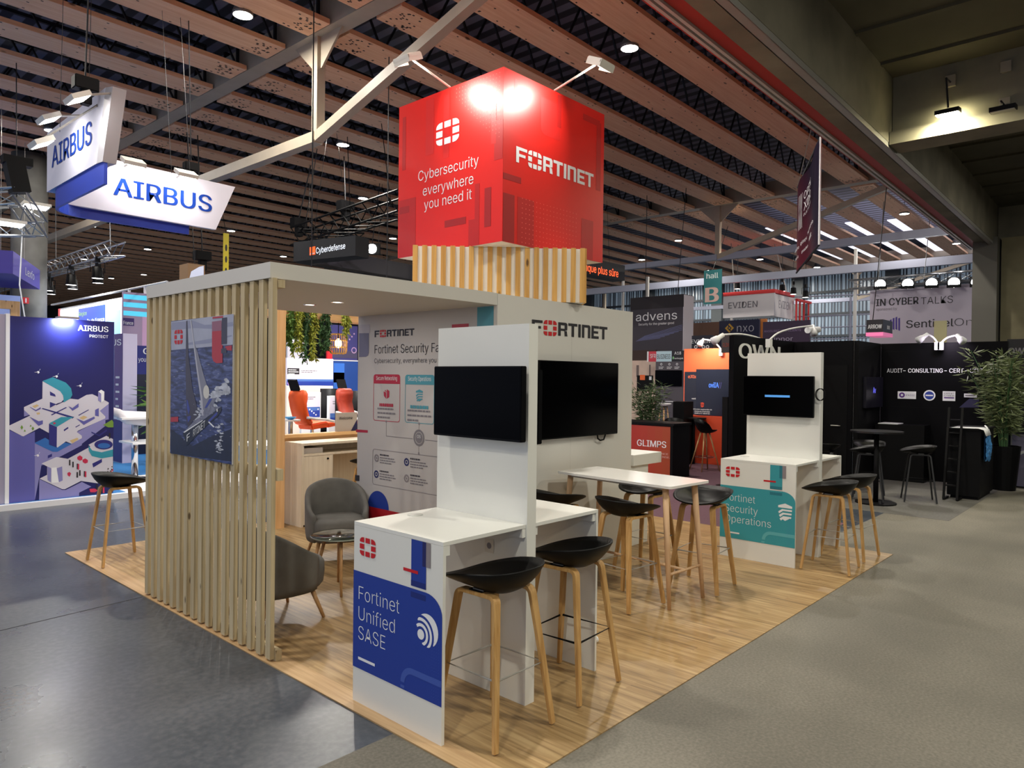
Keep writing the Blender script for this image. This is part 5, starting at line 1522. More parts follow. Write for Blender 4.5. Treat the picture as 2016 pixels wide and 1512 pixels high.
for i in range(15):
    y = yb2-1.6+i*1.05
    s_ = spotlight(sp, 'black spotlight hanging under the truss over the far spotlit panel wall', (X_-1.0+(.17 if i % 2 else -.17), y, zt_-.70), .4*i, gsp)
    sp = sp or s_
    if i in (2, 6, 10): lamp_area('wash', (X_-.8, y, zt_-.5), (1, 0, -1.2), 60, .3, (1, 1, 1), s_)
rails = MB(); rails.tube([(X_-.2, yb2-3.5, za+.12), (X_-.2, ya, za+.12)], .03, 6).tube([(X_-.2, yb2-1.0, 0), (X_-.2, yb2-1.0, za+.12)], .035, 6).tube([(X_-.2, yb2-2.1, 0), (X_-.2, yb2-2.1, za+.12)], .035, 6)
single('white_railing', 'white tubular frame standing in front of the cyan louvres, far left', 'frame', rails, P_WHITE, (X_, yb2, 0))
t, f = board('cyan_louvre_wall', 'wall of cyan lit louvres over lilac panels left of the slat screen', 'booth wall', 'y', 19.6, [(243, 590), (420, 590), (420, 700), (243, 700)], mat('lilac_wall', (176, 156, 186), .6), .1, (0, 0, 1), None, 0.0)
f.build('louvres', [[(f.u0, z), (f.u1-.8, z-.02), (f.u1-.8, z+.12), (f.u0, z+.12)] for z in (f.z1-.18, f.z1-.38, f.z1-.6)], mat('cyan_glow', (80, 190, 220), .4, emit=.8))
f.rect('pink_panel', f.px(280, 640)[0], f.u1, 0.1, f.px(280, 618)[1], mat('pink_panel', (220, 178, 216), .6))
f.rect('purple_sign', f.px(242, 630)[0], f.px(264, 630)[0], f.px(250, 641)[1], f.px(250, 626)[1], mat('sign_purple', (70, 54, 120), .5), .004)
f.text('France', f.px(243, 630)[0], f.px(262, 630)[0], f.px(250, 639)[1], f.px(250, 632)[1], P_WHITE, t, .02, .006)
# round concrete column and the rotated violet header
structure('column', MB().cyl(5.75, 24.0, 0, 8.0, .44, None, 28), mat('grey_column', (92, 92, 90), .8, noise=.2, nscale=2.5), True)
q1 = at(45, 585, 'y', 23.5); q2 = at(57, 598, 'y', 23.5)
sg = thing('fire_sign', 'small red sign with a white pictogram on the round concrete column', 'sign', (q1.x, 23.5, q2.z))
MB().box(q1.x, q2.x, 23.5, 23.53, q2.z, q1.z).build('plate', mat('fire_red', (200, 30, 40), .5), sg)
Face('y', 23.5, sg).rect('pictogram', q1.x+.4*(q2.x-q1.x), q1.x+.6*(q2.x-q1.x), q2.z+.15*(q1.z-q2.z), q1.z-.15*(q1.z-q2.z), P_WHITE)
A_ = at(25, 539, 'z', 4.1); d1 = Vector((math.cos(math.radians(64.5)), math.sin(math.radians(64.5)), 0)); d2 = Vector((-d1.y, d1.x, 0))
zt5 = 4.1+(A_-EYE).dot(FW)*45/FPX
C_ = at(78, 570, 'z', 4.1)
d1 = (C_-A_); d1.z = 0; LL = d1.length; d1.normalize(); d2 = Vector((-d1.y, d1.x, 0))
VIO = mat('violet_header', (66, 54, 150), .5); VIO2 = mat('violet_header_front', (96, 86, 190), .5)
hd = thing('violet_header', 'violet header box with a white word, hanging at the left edge', 'header', A_)
MB().prism([A_, A_+d1*LL, A_+d1*LL+d2*2.6, A_+d2*2.6], (0, 0, 1), zt5-4.1).build('box', VIO, hd)
n_ = -d2
mb = MB(); mb.add([A_+n_*.004+Vector((0, 0, .0)), A_+d1*LL+n_*.004, A_+d1*LL+n_*.004+Vector((0, 0, zt5-4.1)), A_+n_*.004+Vector((0, 0, zt5-4.1))], [(0, 1, 2, 3)]); mb.build('front_print', VIO2, hd)
vs, fs = raw_text('Lexfo', .0); x0 = min(v[0] for v in vs); x1 = max(v[0] for v in vs)
mb = MB(); mb.add([A_+d1*(LL*(.42+.34*(x-x0)/(x1-x0)))+n_*.008+Vector((0, 0, (zt5-4.1)*.30+(zt5-4.1)*.36*y/caph())) for x, y in vs], fs); mb.build('lettering', P_WHITE, hd)
hw = MB()
for k in (.1, .9): hw.tube([A_+d1*LL*k+d2*.3+Vector((0, 0, zt5-4.1)), A_+d1*LL*k+d2*.3+Vector((0, 0, 3.9))], .006, 4)
hw.build('hanging_wires', STEEL, hd)
wf = thing('wood_portal', 'pale wooden portal under the violet header at the left edge', 'portal', A_+d1*.3)
p1 = at(26, 622, 'x', A_.x); wy = A_.y+1.0
q = at(30, 620, 'y', wy)
MB().box(q.x-.09, q.x+.10, wy, wy+.1, 0, 3.55).box(q.x-2.2, q.x-.091, wy, wy+.1, 3.35, 3.55).build('frame', PINE, wf)
t, f = board('pale_blue_screen', 'pale blue glowing wall inside the wooden portal at the left edge', 'screen wall', 'y', wy+1.0, [(-40, 583), (40, 583), (40, 640), (-40, 640)], mat('pale_blue_glow', (150, 170, 226), .4, emit=.35), .06, (0, 0, 1), None, 0.0)
# aluminium truss corner with two lit floods, upper left
ALU = MATS['aluminium']
T1, T2, T3 = at(30, 392, 'z', 6.0), at(78, 455, 'z', 5.2), at(-30, 448, 'z', 5.2)
T2 = at(78, 452, 'y', 17.5); T1 = at(33, 388, 'y', 17.0); T3 = at(-25, 450, 'y', 17.2); T0 = at(-25, 392, 'y', 17.2)
tm = MB()
truss(tm, T1, T2, .32, .3, .02); truss(tm, T3, T2, .28, .3, .02); truss(tm, T0, T1, .32, .3, .02)
tt = thing('truss_corner', 'shiny aluminium truss corner hanging at the upper left edge', 'truss', T2)
tm.build('truss', ALU, tt)
MB().tube([T2+Vector((-.3, 0, .1)), T2+Vector((-.35, .0, -1.2)), T2+Vector((-.25, 0, -1.9)), T2+Vector((-.4, 0, -2.5))], .014, 5).build('cable', P_WHITE, tt)
MB().tube([T1, hang(T1)], .01, 5).build('hanging_wire', DARKSTEEL, tt)
def small_flood(label, P, aim=(0, 0, -1), w_=.22, power=0, hold=None, group=None):
    t = thing('flood_light', label, 'lamp', P, 0, group)
    P = Vector(P); d = Vector(aim).normalized(); ax = d.cross(Vector((0, 0, 1)))
    ax = ax.normalized() if ax.length > .05 else Vector((1, 0, 0)); ay = d.cross(ax)
    MB().obox(P-d*.03, ax, ay, d, w_, w_*.7, .03).build('housing', FWH, t)
    MB().obox(P+d*.003, ax, ay, d, w_*.86, w_*.58, .004).build('lens', mat('bright_lens', (255, 252, 244), .3, emit=14), t)
    if hold: MB().tube([P-d*.05, Vector(hold)], .015, 6).build('arm', STEEL, t)
    if power: lamp_area('flood', P+d*.03, d, power, w_*1.2, (1, .98, .96), t)
    return t
small_flood('lit flood light on the aluminium truss corner, right one', at(70, 408, 'y', 17.6), (0, -.1, -1), .25, 0, T1.lerp(T2, .55))
small_flood('lit flood light on the aluminium truss corner, lower left one', at(20, 442, 'y', 17.0), (0, -.1, -1), .25, 0, T3.lerp(T2, .45))
t = thing('moving_head', 'black moving head lamp above the aluminium truss corner', 'lamp', at(33, 375, 'y', 17.0))
P = Vector(t.location); MB().obox(P+Vector((0, 0, .25)), (1, 0, .2), (0, 1, 0), (-.2, 0, 1), .16, .16, .3).build('head', BLACK, t); MB().box(P.x-.25, P.x+.25, P.y-.12, P.y+.12, P.z+.5, P.z+.66).build('bracket', BLACK, t)

# ---- hanging ring sign
PANEL = mat('sign_white', (212, 210, 222), .8, spec=.1); RIM = mat('sign_rim', (176, 172, 176), .5)
RBL = mat('ring_blue', (26, 58, 172), .45); LBL = mat('letter_blue', (28, 62, 150), .8, spec=.05)
sgn = thing('hanging_ring_sign', 'white hanging sign with blue letters and a blue ring, upper left', 'hanging sign', (4.4, 11.3, 4.2))
YS, XS = 12.3, 3.165
fy = Face('y', YS, sgn); fxs = Face('x', XS, sgn)
q4 = [fy.px(*p_) for p_ in ((112, 398), (425, 452), (463, 368), (198, 308))]
MB().prism([fy.P(*p_) for p_ in q4], (0, 1, 0), .08).build('panel', PANEL, sgn)
q5 = [fxs.px(*p_) for p_ in ((92, 378), (190, 322), (208, 172), (93, 262))]
MB().prism([fxs.P(u, z) for u, z in q5], (1, 0, 0), .16).build('panel', PANEL, sgn)
e0, e1 = fxs.px(190, 322), fxs.px(208, 172); e2, e3 = fxs.px(222, 170), fxs.px(202, 318)
MB().prism([fxs.P(e0[0], e0[1]), fxs.P(e1[0], e1[1]), fxs.P(e2[0], e2[1]), fxs.P(e3[0], e3[1])], (1, 0, 0), .16).build('panel_end', RIM, sgn)
xm, ym = 3.285, 12.31
loop = []
def arcp(cx_, cy_, r, a0, a1, k=8): return [(cx_+r*math.cos(a0+(a1-a0)*i/k), cy_+r*math.sin(a0+(a1-a0)*i/k)) for i in range(k+1)]
x1_, y0_ = 5.30, 9.95
ro_ = .55
loop = arcp(xm-.1+ro_, ym+.12-ro_, ro_, PI, PI/2)+arcp(x1_-ro_, ym+.12-ro_, ro_, PI/2, 0)
outl = arcp(xm-.1+ro_, ym+.12-ro_, ro_, PI, PI/2)
band = [(xm-.1, y0_)]+outl+[(x1_, ym+.12)]
zb_, zt_2 = 4.20, 4.50
mb = MB()
for i in range(len(band)-1):
    a, c = band[i], band[i+1]
    d = Vector((c[0]-a[0], c[1]-a[1], 0)).normalized(); nn = Vector((d.y, -d.x, 0))*.04
    v = [Vector((a[0], a[1], zb_)), Vector((c[0], c[1], zb_)), Vector((c[0], c[1], zt_2)), Vector((a[0], a[1], zt_2))]
    mb.add(v+[p_+nn for p_ in v], [(0, 1, 2, 3), (7, 6, 5, 4), (0, 4, 5, 1), (3, 2, 6, 7), (0, 3, 7, 4), (1, 5, 6, 2)])
mb.build('ring', RBL, sgn)
fy.text('AIRBUS', fy.px(224, 390)[0], fy.px(416, 410)[0], 4.625, 4.905, LBL, sgn, .022, .006)
fxs.text('AIRBUS', fxs.px(103, 325)[0], fxs.px(181, 285)[0], 4.79, 5.085, LBL, sgn, .022, .006)
wr = MB()
for px_, py_ in ((174, 60), (118, 240), (375, 320), (338, 340)):
    p_ = at(px_, py_, 'y', 11.4 if px_ < 200 else YS)
    wr.tube([(p_.x, p_.y, 5.15), hang(p_)], .004, 5)
wr.build('hanging_wires', DARKSTEEL, sgn)
gfl = 'flood lights of the hanging ring sign'
for lb, P, aim, pw in (('lit flood light over the right panel of the hanging ring sign, left one', at(262, 322, 'y', YS-.35), (.0, .55, -1), 6), ('lit flood light over the right panel of the hanging ring sign, right one', at(366, 345, 'y', YS-.35), (.0, .55, -1), 6),
                   ('lit flood light over the left panel of the hanging ring sign, nearest the camera', at(155, 197, 'x', XS-.35), (.55, 0, -1), 6), ('lit flood light over the left panel of the hanging ring sign, middle', at(98, 237, 'x', XS-.35), (.55, 0, -1), 6),
                   ('lit flood light over the left panel of the hanging ring sign, far end', at(84, 285, 'x', XS-.6), (.55, 0, -1), 0)):
    hp = (P.x, YS+.03, 5.10) if abs(P.y-(YS-.35)) < .01 else (XS+.05, P.y, 5.28)
    small_flood(lb, P, aim, .16, pw, hp, gfl)
def hoist(label, P, s=1.0):
    t = thing('chain_hoist', label, 'hoist', P, 0, 'black chain hoists')
    P = Vector(P)
    MB().box(P.x-.22*s, P.x+.22*s, P.y-.13*s, P.y+.13*s, P.z-.14*s, P.z+.12*s).box(P.x-.08*s, P.x+.10*s, P.y-.10*s, P.y+.1*s, P.z-.42*s, P.z-.14*s).build('body', BLACK, t, bevel=.01)
    MB().tube([(P.x, P.y, P.z+.1), hang(P)], .016*s, 6).build('chain', DARKSTEEL, t)
hoist('black chain hoist above the near end of the hanging ring sign', at(168, 165, 'y', 10.0), .62)
hoist('black chain hoist above the right panel of the hanging ring sign', at(376, 328, 'y', YS+.3), .55)
# ---- wrapped bar table, plant
q = at(265, 945, 'z', .08)
bt = thing('wrapped_table', 'white high table on a chrome column, wrapped in white plastic, behind the left bar stool', 'table', (q.x, q.y, .08))
MB().cyl(0, 0, 0, .02, .27, None, 28).cyl(0, 0, .02, 1.0, .05).build('column', CHROME, bt, True, False)
MB().box(-.14, .6, -.3, .3, .60, .63).build('shelf', P_WHITE, bt, False, False)
mb = MB(); rnd = random.Random(9)
for i in range(10):
    a = rnd.uniform(0, 1)
mb.tube([(-.42, -.05, 1.16), (-.30, -.1, 1.10), (-.15, -.1, 1.0), (.1, -.12, .96), (.4, -.1, .97), (.8, 0, .96)], [.05, .075, .085, .08, .07, .06], 9)
mb.tube([(-.42, .1, 1.15), (-.2, .12, 1.05), (.2, .1, 1.02), (.7, .12, 1.0)], [.04, .08, .08, .07], 9)
mb.build('plastic_wrap', mat('white_plastic', (230, 230, 236), .3, bump=.6, nscale=18), bt, True, False)
MB().box(-.3, .8, -.3, .3, 1.0, 1.03).build('tabletop', P_WHITE, bt, False, False)
def bush(name, label, x, y, z0, z1, spread, m, seed, n=260, L=.22, W=.012, stems=7, group=None, pot=None):
    rnd = random.Random(seed)
    t = thing(name, label, 'plant', (x, y, z0), 0, group)
    st = MB(); mb = MB()
    if pot: MB().lathe([(pot[0]*.72, 0), (pot[0], pot[1]), (pot[0]*.9, pot[1]), (pot[0]*.85, pot[1]-.04), (.001, pot[1]-.04)], n=20).build('pot', BLACK, t, False, False)
    b0 = pot[1]-.05 if pot else 0
    for k in range(stems):
        a = rnd.uniform(0, 2*PI); rr_ = rnd.uniform(.2, 1)*spread; H = (z1-z0-b0)*rnd.uniform(.7, 1)
        P = [Vector((.06*math.cos(a)*(1-i/6)+rr_*math.cos(a)*(i/6)**1.6, .06*math.sin(a)*(1-i/6)+rr_*math.sin(a)*(i/6)**1.6, b0+H*i/6)) for i in range(7)]
        st.tube(P, [.008]*6+[.003], 5)
        for i in range(n//stems):
            f_ = rnd.uniform(.12, 1)**.8; j = min(5, int(f_*6)); c = P[j].lerp(P[j+1], f_*6-j)
            d = Vector((rnd.gauss(0, 1), rnd.gauss(0, 1), rnd.uniform(-.6, .7)))
            c2 = c+d.normalized()*rnd.uniform(0, .14)
            leaf(mb, c2, d, L*rnd.uniform(.6, 1.1), W*rnd.uniform(.7, 1.3), rnd)
    mb.build('foliage', m, t, False, False); st.build('stems', LEAF3, t, False, False)
    return t
q = at(282, 830, 'y', 14.6)
bush('potted_plant', 'dark green palm leaves just left of the slat screen', q.x+.15, 14.0, .08, 1.75, .4, LEAF, 31, 120, .4, .03, 6, None, (.18, .4))
t, f = board('yellow_banner', 'narrow yellow vertical banner hanging behind the canopy', 'banner', 'y', 24.0, [(440, 462), (450, 460), (450, 560), (440, 560)], mat('yellow_banner', (226, 206, 44), .5), .03)
MB().tube([((f.u0+f.u1)/2, 24.015, f.z1), hang(((f.u0+f.u1)/2, 24.015))], .01, 4).build('hanging_wire', DARKSTEEL, t)
f.build('dark_figures', [disc((f.u0+f.u1)/2, z, .04, .12, 8) for z in (f.z1-.5, f.z1-.9, f.z1-1.3)], P_DARK)
t, f = board('curved_sign', 'white sign with a rounded corner above the left end of the canopy', 'sign', 'y', 18.0, [(370, 522), (403, 522), (403, 560), (370, 560)], mat('tan_frame', (150, 118, 84), .6), .5)
f.build('white_face', [[(f.u0, f.z0), (f.u1-.03, f.z0), (f.u1-.03, f.z1-.02), (f.u0+.28, f.z1-.06), (f.u0+.08, f.z1-.2)]], mat('soft_glow', (214, 222, 246), .5, emit=.3))
MB().tube([((f.u0+f.u1)/2, 18.1, f.z1), hang(((f.u0+f.u1)/2, 18.1))], .01, 4).build('hanging_wire', DARKSTEEL, t)
hoist('black chain hoist above the white sign with the rounded corner', at(398, 503, 'y', 18.3), .9)
# ================================================================ BEHIND THE CUBE: BLACK BOOTH HEADER
BLK = mat('black_header', (16, 16, 20), .5); SOOT = mat('smoked_panel', (44, 42, 52), .3)
zt = 5.25
A = at(578, 477, 'z', zt); B = at(700, 463, 'z', zt)
d = (B-A); d.z = 0; Ls = d.length; d.normalize(); nrm = Vector((d.y, -d.x, 0))
if nrm.dot(EYE-A) < 0: nrm = -nrm
hb_ = 40/FPX*(B-EYE).dot(FW)
kb = thing('black_header', 'black hanging header with white lettering and an orange square behind the canopy', 'header', (A+B)/2-Vector((0, 0, hb_)))
MB().prism([A-Vector((0, 0, hb_)), B-Vector((0, 0, hb_)), B, A], -nrm, .5).build('box', BLK, kb)
for k_ in (.2, .8): pq = A.lerp(B, k_)-nrm*.25; MB().tube([pq, hang(pq)], .006, 4).build('hanging_wire', DARKSTEEL, kb)
def onplane(px_, py_):
    dd = FW+RT*((px_-1008)/FPX)-UP*((py_-756)/FPX)
    t_ = ((A-EYE).dot(nrm))/dd.dot(nrm)
    return EYE+dd*t_
def plate(pts, off=.006): return [p_+nrm*off for p_ in pts]
mb = MB(); mb.poly(plate([onplane(610, 503), onplane(621, 501), onplane(621, 485), onplane(610, 487)])); mb.build('orange_square', mat('orange_sign', (255, 96, 30), .4, emit=1.0), kb)
mb = MB(); mb.poly(plate([onplane(611, 501), onplane(620, 499.5), onplane(620, 497.5), onplane(611, 499)], .010)); mb.build('square_text', P_WHITE, kb)
vs, fs = raw_text('Cyberdefense', .01); x0 = min(v[0] for v in vs); x1 = max(v[0] for v in vs)
a_ = onplane(622.5, 499.5); c_ = onplane(680, 489.5); hh = 11.5/FPX*(a_-EYE).dot(FW)
mb = MB(); mb.add([a_.lerp(c_, (x-x0)/(x1-x0))+Vector((0, 0, hh*y/caph()))+nrm*.008 for x, y in vs], fs); mb.build('lettering', mat('white_sign', (240, 246, 255), .4, emit=1.0), kb)
zl = 5.05
p0, p1 = at(584, 517, 'z', zl), at(835, 559, 'z', zl)
up_ = .58
pp = thing('smoked_header', 'dark smoked glass header panel below the black header, behind the canopy edge', 'header', (p0+p1)/2)
dd = (p1-p0).normalized(); nn = Vector((-dd.y, dd.x, 0))
if nn.dot(EYE-p0) > 0: nn = -nn
MB().prism([p0+dd*.1, p1+dd*2.5, p1+dd*2.5+Vector((0, 0, up_)), p0+dd*.1+Vector((0, 0, up_))], nn, .1).build('panel', SOOT, pp)
MB().prism([p0, p1+dd*2.5, p1+dd*2.5+Vector((0, 0, .07)), p0+Vector((0, 0, .07))], nn, -.05).build('lower_edge', BLK, pp)
mb = MB()
for k_ in (.5, 3.2): mb.tube([p0+dd*k_+nn*.05+Vector((0, 0, up_)), hang(p0+dd*k_+nn*.05)], .006, 4)
mb.build('hanging_wires', DARKSTEEL, pp)
tr = MB()
truss(tr, at(588, 468, 'z', 5.75), at(800, 398, 'z', 6.0), .5, .45, .03)
truss(tr, at(588, 468, 'z', 5.75), at(720, 470, 'z', 5.9), .4, .45, .03)
for k_ in (600, 690, 770):
    pq = at(k_, 450-(k_-600)*.25, 'z', 5.9); tr.tube([pq, hang(pq)], .012, 4)
single('black_truss', 'black lighting truss with clutter above the black header behind the cube', 'truss', tr, BLACK, at(690, 430, 'z', 5.8))
hoist('black chain hoist at the left end of the black lighting truss', at(588, 438, 'z', 6.4), 1.0)
hoist('black chain hoist near the middle of the black lighting truss', at(680, 405, 'z', 6.6), 1.0)
P = at(735, 490, 'y', 19.0)
t = thing('flood_lamp', 'dazzling white flood lamp hanging behind the red cube', 'lamp', P)
MB().obox(P+Vector((0, .06, 0)), FW, RT, UP, .05, .26, .18).build('housing', BLACK, t)
MB().tube([P-FW*.05+Vector((0, .06, 0)), P-FW*.066+Vector((0, .06, 0))], .15, 24).build('lens', mat('dazzle_lens', (255, 255, 250), .3, emit=40), t)
MB().tube([P+Vector((0, .06, .18)), hang(P)], .012, 5).build('hanging_rod', DARKSTEEL, t)
t, f = board('led_header', 'black header with glowing orange words right of the red cube', 'header', 'y', 14.0, [(1080, 497), (1230, 524), (1230, 557), (1080, 530)], BLK, .5)
# true rectangle on its plane
z0_, z1_ = f.px(1230, 553)[1], f.px(1230, 523)[1]
for o_ in list(t.children): bpy.data.objects.remove(o_)
u0_, u1_ = f.px(1080, 520)[0], f.px(1230, 540)[0]
t.location = ((u0_+u1_)/2, 14.25, z0_)
MB().box(u0_, u1_, 14.0, 14.5, z0_, z1_).build('box', BLK, t)
MB().tube([(u1_-.5, 14.3, z1_), hang((u1_-.5, 14.3))], .006, 4).tube([(u0_+.3, 14.3, z1_), hang((u0_+.3, 14.3))], .006, 4).build('hanging_wires', DARKSTEEL, t)
f.c = 13.998
GLOWO = mat('orange_led', (255, 92, 48), .4, emit=2.2)
fit = [f.px(x, 540)[0] for x in (1151, 1217)]
wv, _ = raw_text('rique plus sûre', .0); wn, _ = raw_text('numérique plus sûre', .0)
lw_ = max(v[0] for v in wv)-min(v[0] for v in wv); ln_ = max(v[0] for v in wn)-min(v[0] for v in wn)
f.text('numérique plus sûre', fit[1]-(fit[1]-fit[0])*ln_/lw_, fit[1], f.px(1217, 546)[1], f.px(1217, 532)[1], GLOWO, t, .0, .006)

# ================================================================ RIGHT: BLACK STAND
BW = mat('black_stand_wall', (6, 6, 9), .55, spec=.1)
BW2 = mat('black_stand_panel', (11, 11, 13), .55, spec=.12)
bs = thing('black_stand', 'black exhibition stand with white lettering on its back wall, right side', 'stand', (13.5, 4, 0))
ZB = 2.54
MB().box(10.94, 13.5, 5.17, 5.25, .002, ZB).build('logo_wall', BW, bs)
dw = MB().box(13.5, 13.56, 4.138, 5.169, .002, ZB).build('door_wall', BW, bs)
MB().box(13.561, 14.9, 4.058, 4.137, .002, ZB).build('side_wall', BW2, bs)
MB().box(14.9, 14.97, 2.05, 4.057, .002, ZB).build('back_wall', BW, bs)
MB().box(13.501, 14.0, 4.058, 4.06, .01, .02).build('threshold', BW2, bs)
fd_ = Face('x', 13.5, bs)
dr_ = MB().box(13.492, 13.499, 4.22, 5.10, .02, 2.1).build('door', BW2, bs)
hy, hz = fd_.px(1652, 838)
hm = MB().tube([(13.48, hy, hz), (13.455, hy, hz), (13.45, hy+.13, hz)], .011, 8).lathe([(.026, 0), (.026, .012)], (13.48, hy, hz-.006), 12)
hm.build('handle', STEEL, dr_)
lf_ = Face('y', 5.17, bs)
lf_.text('OWN', lf_.px(1455, 690)[0], lf_.px(1535, 690)[0], lf_.px(1462, 705)[1], lf_.px(1462, 676)[1], P_WHITE, bs, .035)
wf_ = Face('x', 14.9, bs)
for i, (a, b2, txt, wg) in enumerate(((3.948, 3.66, 'AUDIT', .0), (3.56, 2.98, 'CONSULTING', .02), (2.86, 2.62, 'CERT', .02), (2.50, 2.28, 'SOC', .02), (2.22, 2.08, 'CTI', .01))):
    wf_.text(txt, *( [wf_.px(x, 735)[0] for x in ((1746, 1777), (1788, 1856), (1869, 1897), (1910, 1935), (1948, 1966))[i]]), 1.99, 2.066, P_WHITE, bs, wg)
for x in (1781, 1862, 1903, 1941): wf_.rect('dash', wf_.px(x-3, 735)[0], wf_.px(x+2, 735)[0], 2.02, 2.03, P_WHITE, .003)
C6 = lambda a, b2: wf_.px(1640+a/5.36, 640+b2/5.36)
wf_.rect('badge', C6(683, 700)[0], C6(877, 700)[0], C6(780, 778)[1], C6(780, 700)[1], P_WHITE)
wf_.build('badge_mark', ringpolys(C6(728, 738)[0], C6(728, 738)[1], .022, .05, n=16), mat('violet_mark', (86, 40, 130), .5), .004)
wf_.text('PASSI', C6(770, 748)[0], C6(862, 748)[0], C6(770, 748)[1], C6(770, 730)[1], mat('violet_grey', (120, 100, 150), .5), bs, 0, .004)
c0 = C6(1017, 742)
wf_.build('badge', [disc(c0[0], c0[1], .098, .098)], P_WHITE); wf_.build('badge_mark', [disc(c0[0], c0[1], .075, .075)], P_BLUE, .004); wf_.rect('badge_band', c0[0]+.06, c0[0]-.06, c0[1]-.012, c0[1]+.012, P_WHITE, .006)
wf_.rect('badge', C6(1158, 700)[0], C6(1292, 700)[0], C6(1220, 800)[1], C6(1220, 698)[1], P_WHITE)
for i, s_ in enumerate(('EXPERT', 'CYBER')): wf_.text(s_, C6(1172, 720)[0], C6(1278, 720)[0], C6(1172, 728+24*i)[1], C6(1172, 712+24*i)[1], P_GREY, bs, .01, .004)
wf_.rect('badge_line', C6(1172, 768)[0], C6(1278, 768)[0], C6(1172, 772)[1], C6(1172, 760)[1], MATS['violet_mark'], .004)
wf_.rect('badge', C6(1383, 722)[0], C6(1520, 722)[0], C6(1383, 762)[1], C6(1383, 722)[1], P_WHITE)
wf_.rect('badge_print', C6(1395, 742)[0], C6(1500, 742)[0], C6(1395, 748)[1], C6(1395, 736)[1], P_GREY, .004)
wf_.build('star_print', [[C6(1330, 870), C6(1540, 870), C6(1540, 780), C6(1440, 775)]], mat('night_blue', (36, 34, 74), .5))
wf_.rect('panel_joint', 4.0, 2.1, 2.385, 2.392, BLACK, .0015); wf_.rect('panel_joint', 4.0, 2.1, 1.345, 1.351, BLACK, .0015)
lamp_area('stand_wash', (14.55, 2.95, 2.62), (.35, 0, -1), 9, .25, (.93, .78, 1.0), bs)
t = thing('flat_screen', 'dark screen with a small blue mark in the corner of the black stand', 'screen', (14.4, 4.02, 1.33))
q0 = Face('y', 4.0).px(1706, 740); q1 = Face('y', 4.0).px(1738, 800)
MB().box(q0[0], min(14.86, q1[0]), 4.0, 4.057, 1.335, 1.90).build('body', mat('screen_slate', (26, 25, 36), .3), t)
Face('y', 4.0, t).text('Av', q0[0]+.40, q0[0]+.56, 1.60, 1.71, mat('screen_blue', (110, 110, 230), .4, emit=.8), t, .02)
# second header at the far right
t, f = board('side_header', 'black header with white letters at the right edge above a red picture panel', 'header', 'x', 14.98, [(1983, 668), (2060, 668), (2060, 706), (1983, 706)], BLK, .1)
f.text('OWN', f.px(1985, 690)[0], f.px(2030, 690)[0], f.px(1985, 697)[1], f.px(1985, 685)[1], P_GREY, t, .03)
t, f = board('picture_panel', 'red and grey picture panel with a white lower edge at the right edge', 'panel', 'x', 15.1, [(1983, 706), (2060, 706), (2060, 757), (1983, 757)], mat('panel_taupe', (78, 66, 62), .5), .05)
f.rect('red_print', f.u0, f.px(1998, 720)[0], f.px(1990, 734)[1], f.z1, mat('panel_red', (150, 44, 44), .5)); f.rect('white_edge', f.u0, f.u1, f.z0, f.z0+.03, P_WHITE, .004)
t, f = board('base_wall', 'dark wall under the picture panel at the right edge', 'wall panel', 'x', 15.2, [(1983, 757), (2060, 757), (2060, 900), (1983, 900)], mat('base_slate', (34, 36, 42), .6), .05, (0, 0, 1), None, .002)
# black cabinet with stepped rack
cb = thing('black_cabinet', 'black cabinet at the aisle corner of the black stand', 'cabinet', (13.4, 2.3, 0))
MB().box(12.95, 14.05, 2.10, 2.54, .05, 1.07).build('body', BW2, cb); MB().box(12.93, 14.07, 2.08, 2.56, 1.071, 1.10).build('top', BLACK, cb)
MB().box(13.0, 14.0, 2.13, 2.5, .0, .049).build('plinth', BLACK, cb)
rk = thing('leaflet_rack', 'black sloping leaflet rack with steps in front of the black cabinet', 'rack', (12.75, 2.32, 0))
for y in (2.34, 2.52):
    MB().bar((12.62, y, .02), (12.93, y, 1.42), .03, .03).build('side_rail', BLACK, rk)
    MB().bar((12.62, y, .02), (12.92, y, .02), .03, .03).build('foot', BLACK, rk)
for i in range(6): MB().box(12.64+.045*i, 12.76+.045*i, 2.36, 2.50, .22+.2*i, .235+.2*i).build('step', BLACK, rk)
q = at(1943, 880, 'y', 2.06)
bg = thing('plastic_bag', 'crumpled blue plastic bag hanging on the end of the black cabinet', 'bag', (q.x, 2.06, q.z))
mb = MB(); rnd = random.Random(8); vs = []; NN = 14
for j in range(NN+1):
    for i in range(NN+1):
        u, v = i/NN, j/NN
        bulge = math.sin(PI*u)**.6*math.sin(PI*v)**.6
        vs.append((-.15+.30*u+rnd.uniform(-.006, .006), -.012-.05*bulge+rnd.uniform(-.010, .010), -.21+.40*v+.02*math.sin(6*u)+rnd.uniform(-.006, .006)))
fs = [(j*(NN+1)+i, j*(NN+1)+i+1, (j+1)*(NN+1)+i+1, (j+1)*(NN+1)+i) for j in range(NN) for i in range(NN)]
n0 = len(vs); vs += [(x, .012, z) for x, y, z in vs]
mb.add(vs, fs); mb.add([], []); mb.f += [tuple(n0+i for i in f_[::-1]) for f_ in fs]
mb.build('sack', mat('blue_plastic', (66, 128, 186), .3, noise=.35, nscale=25, bump=.5), bg, False, False)
MB().tube([(-.08, -.02, .19), (-.06, -.01, .30), (.0, .03, .33)], .012, 6).build('tie', P_WHITE, bg, True, False)
single('paper_roll', 'white paper sheet curling over the top of the black cabinet', 'paper', MB().rectsweep([(13.1, 2.48, 1.106), (13.1, 2.25, 1.108), (13.1, 2.12, 1.112), (13.1, 2.05, 1.09), (13.1, 2.02, 1.0)], .42, .004, (1, 0, 0)), P_WHITE, (13.1, 2.25, 1.105), None, True)
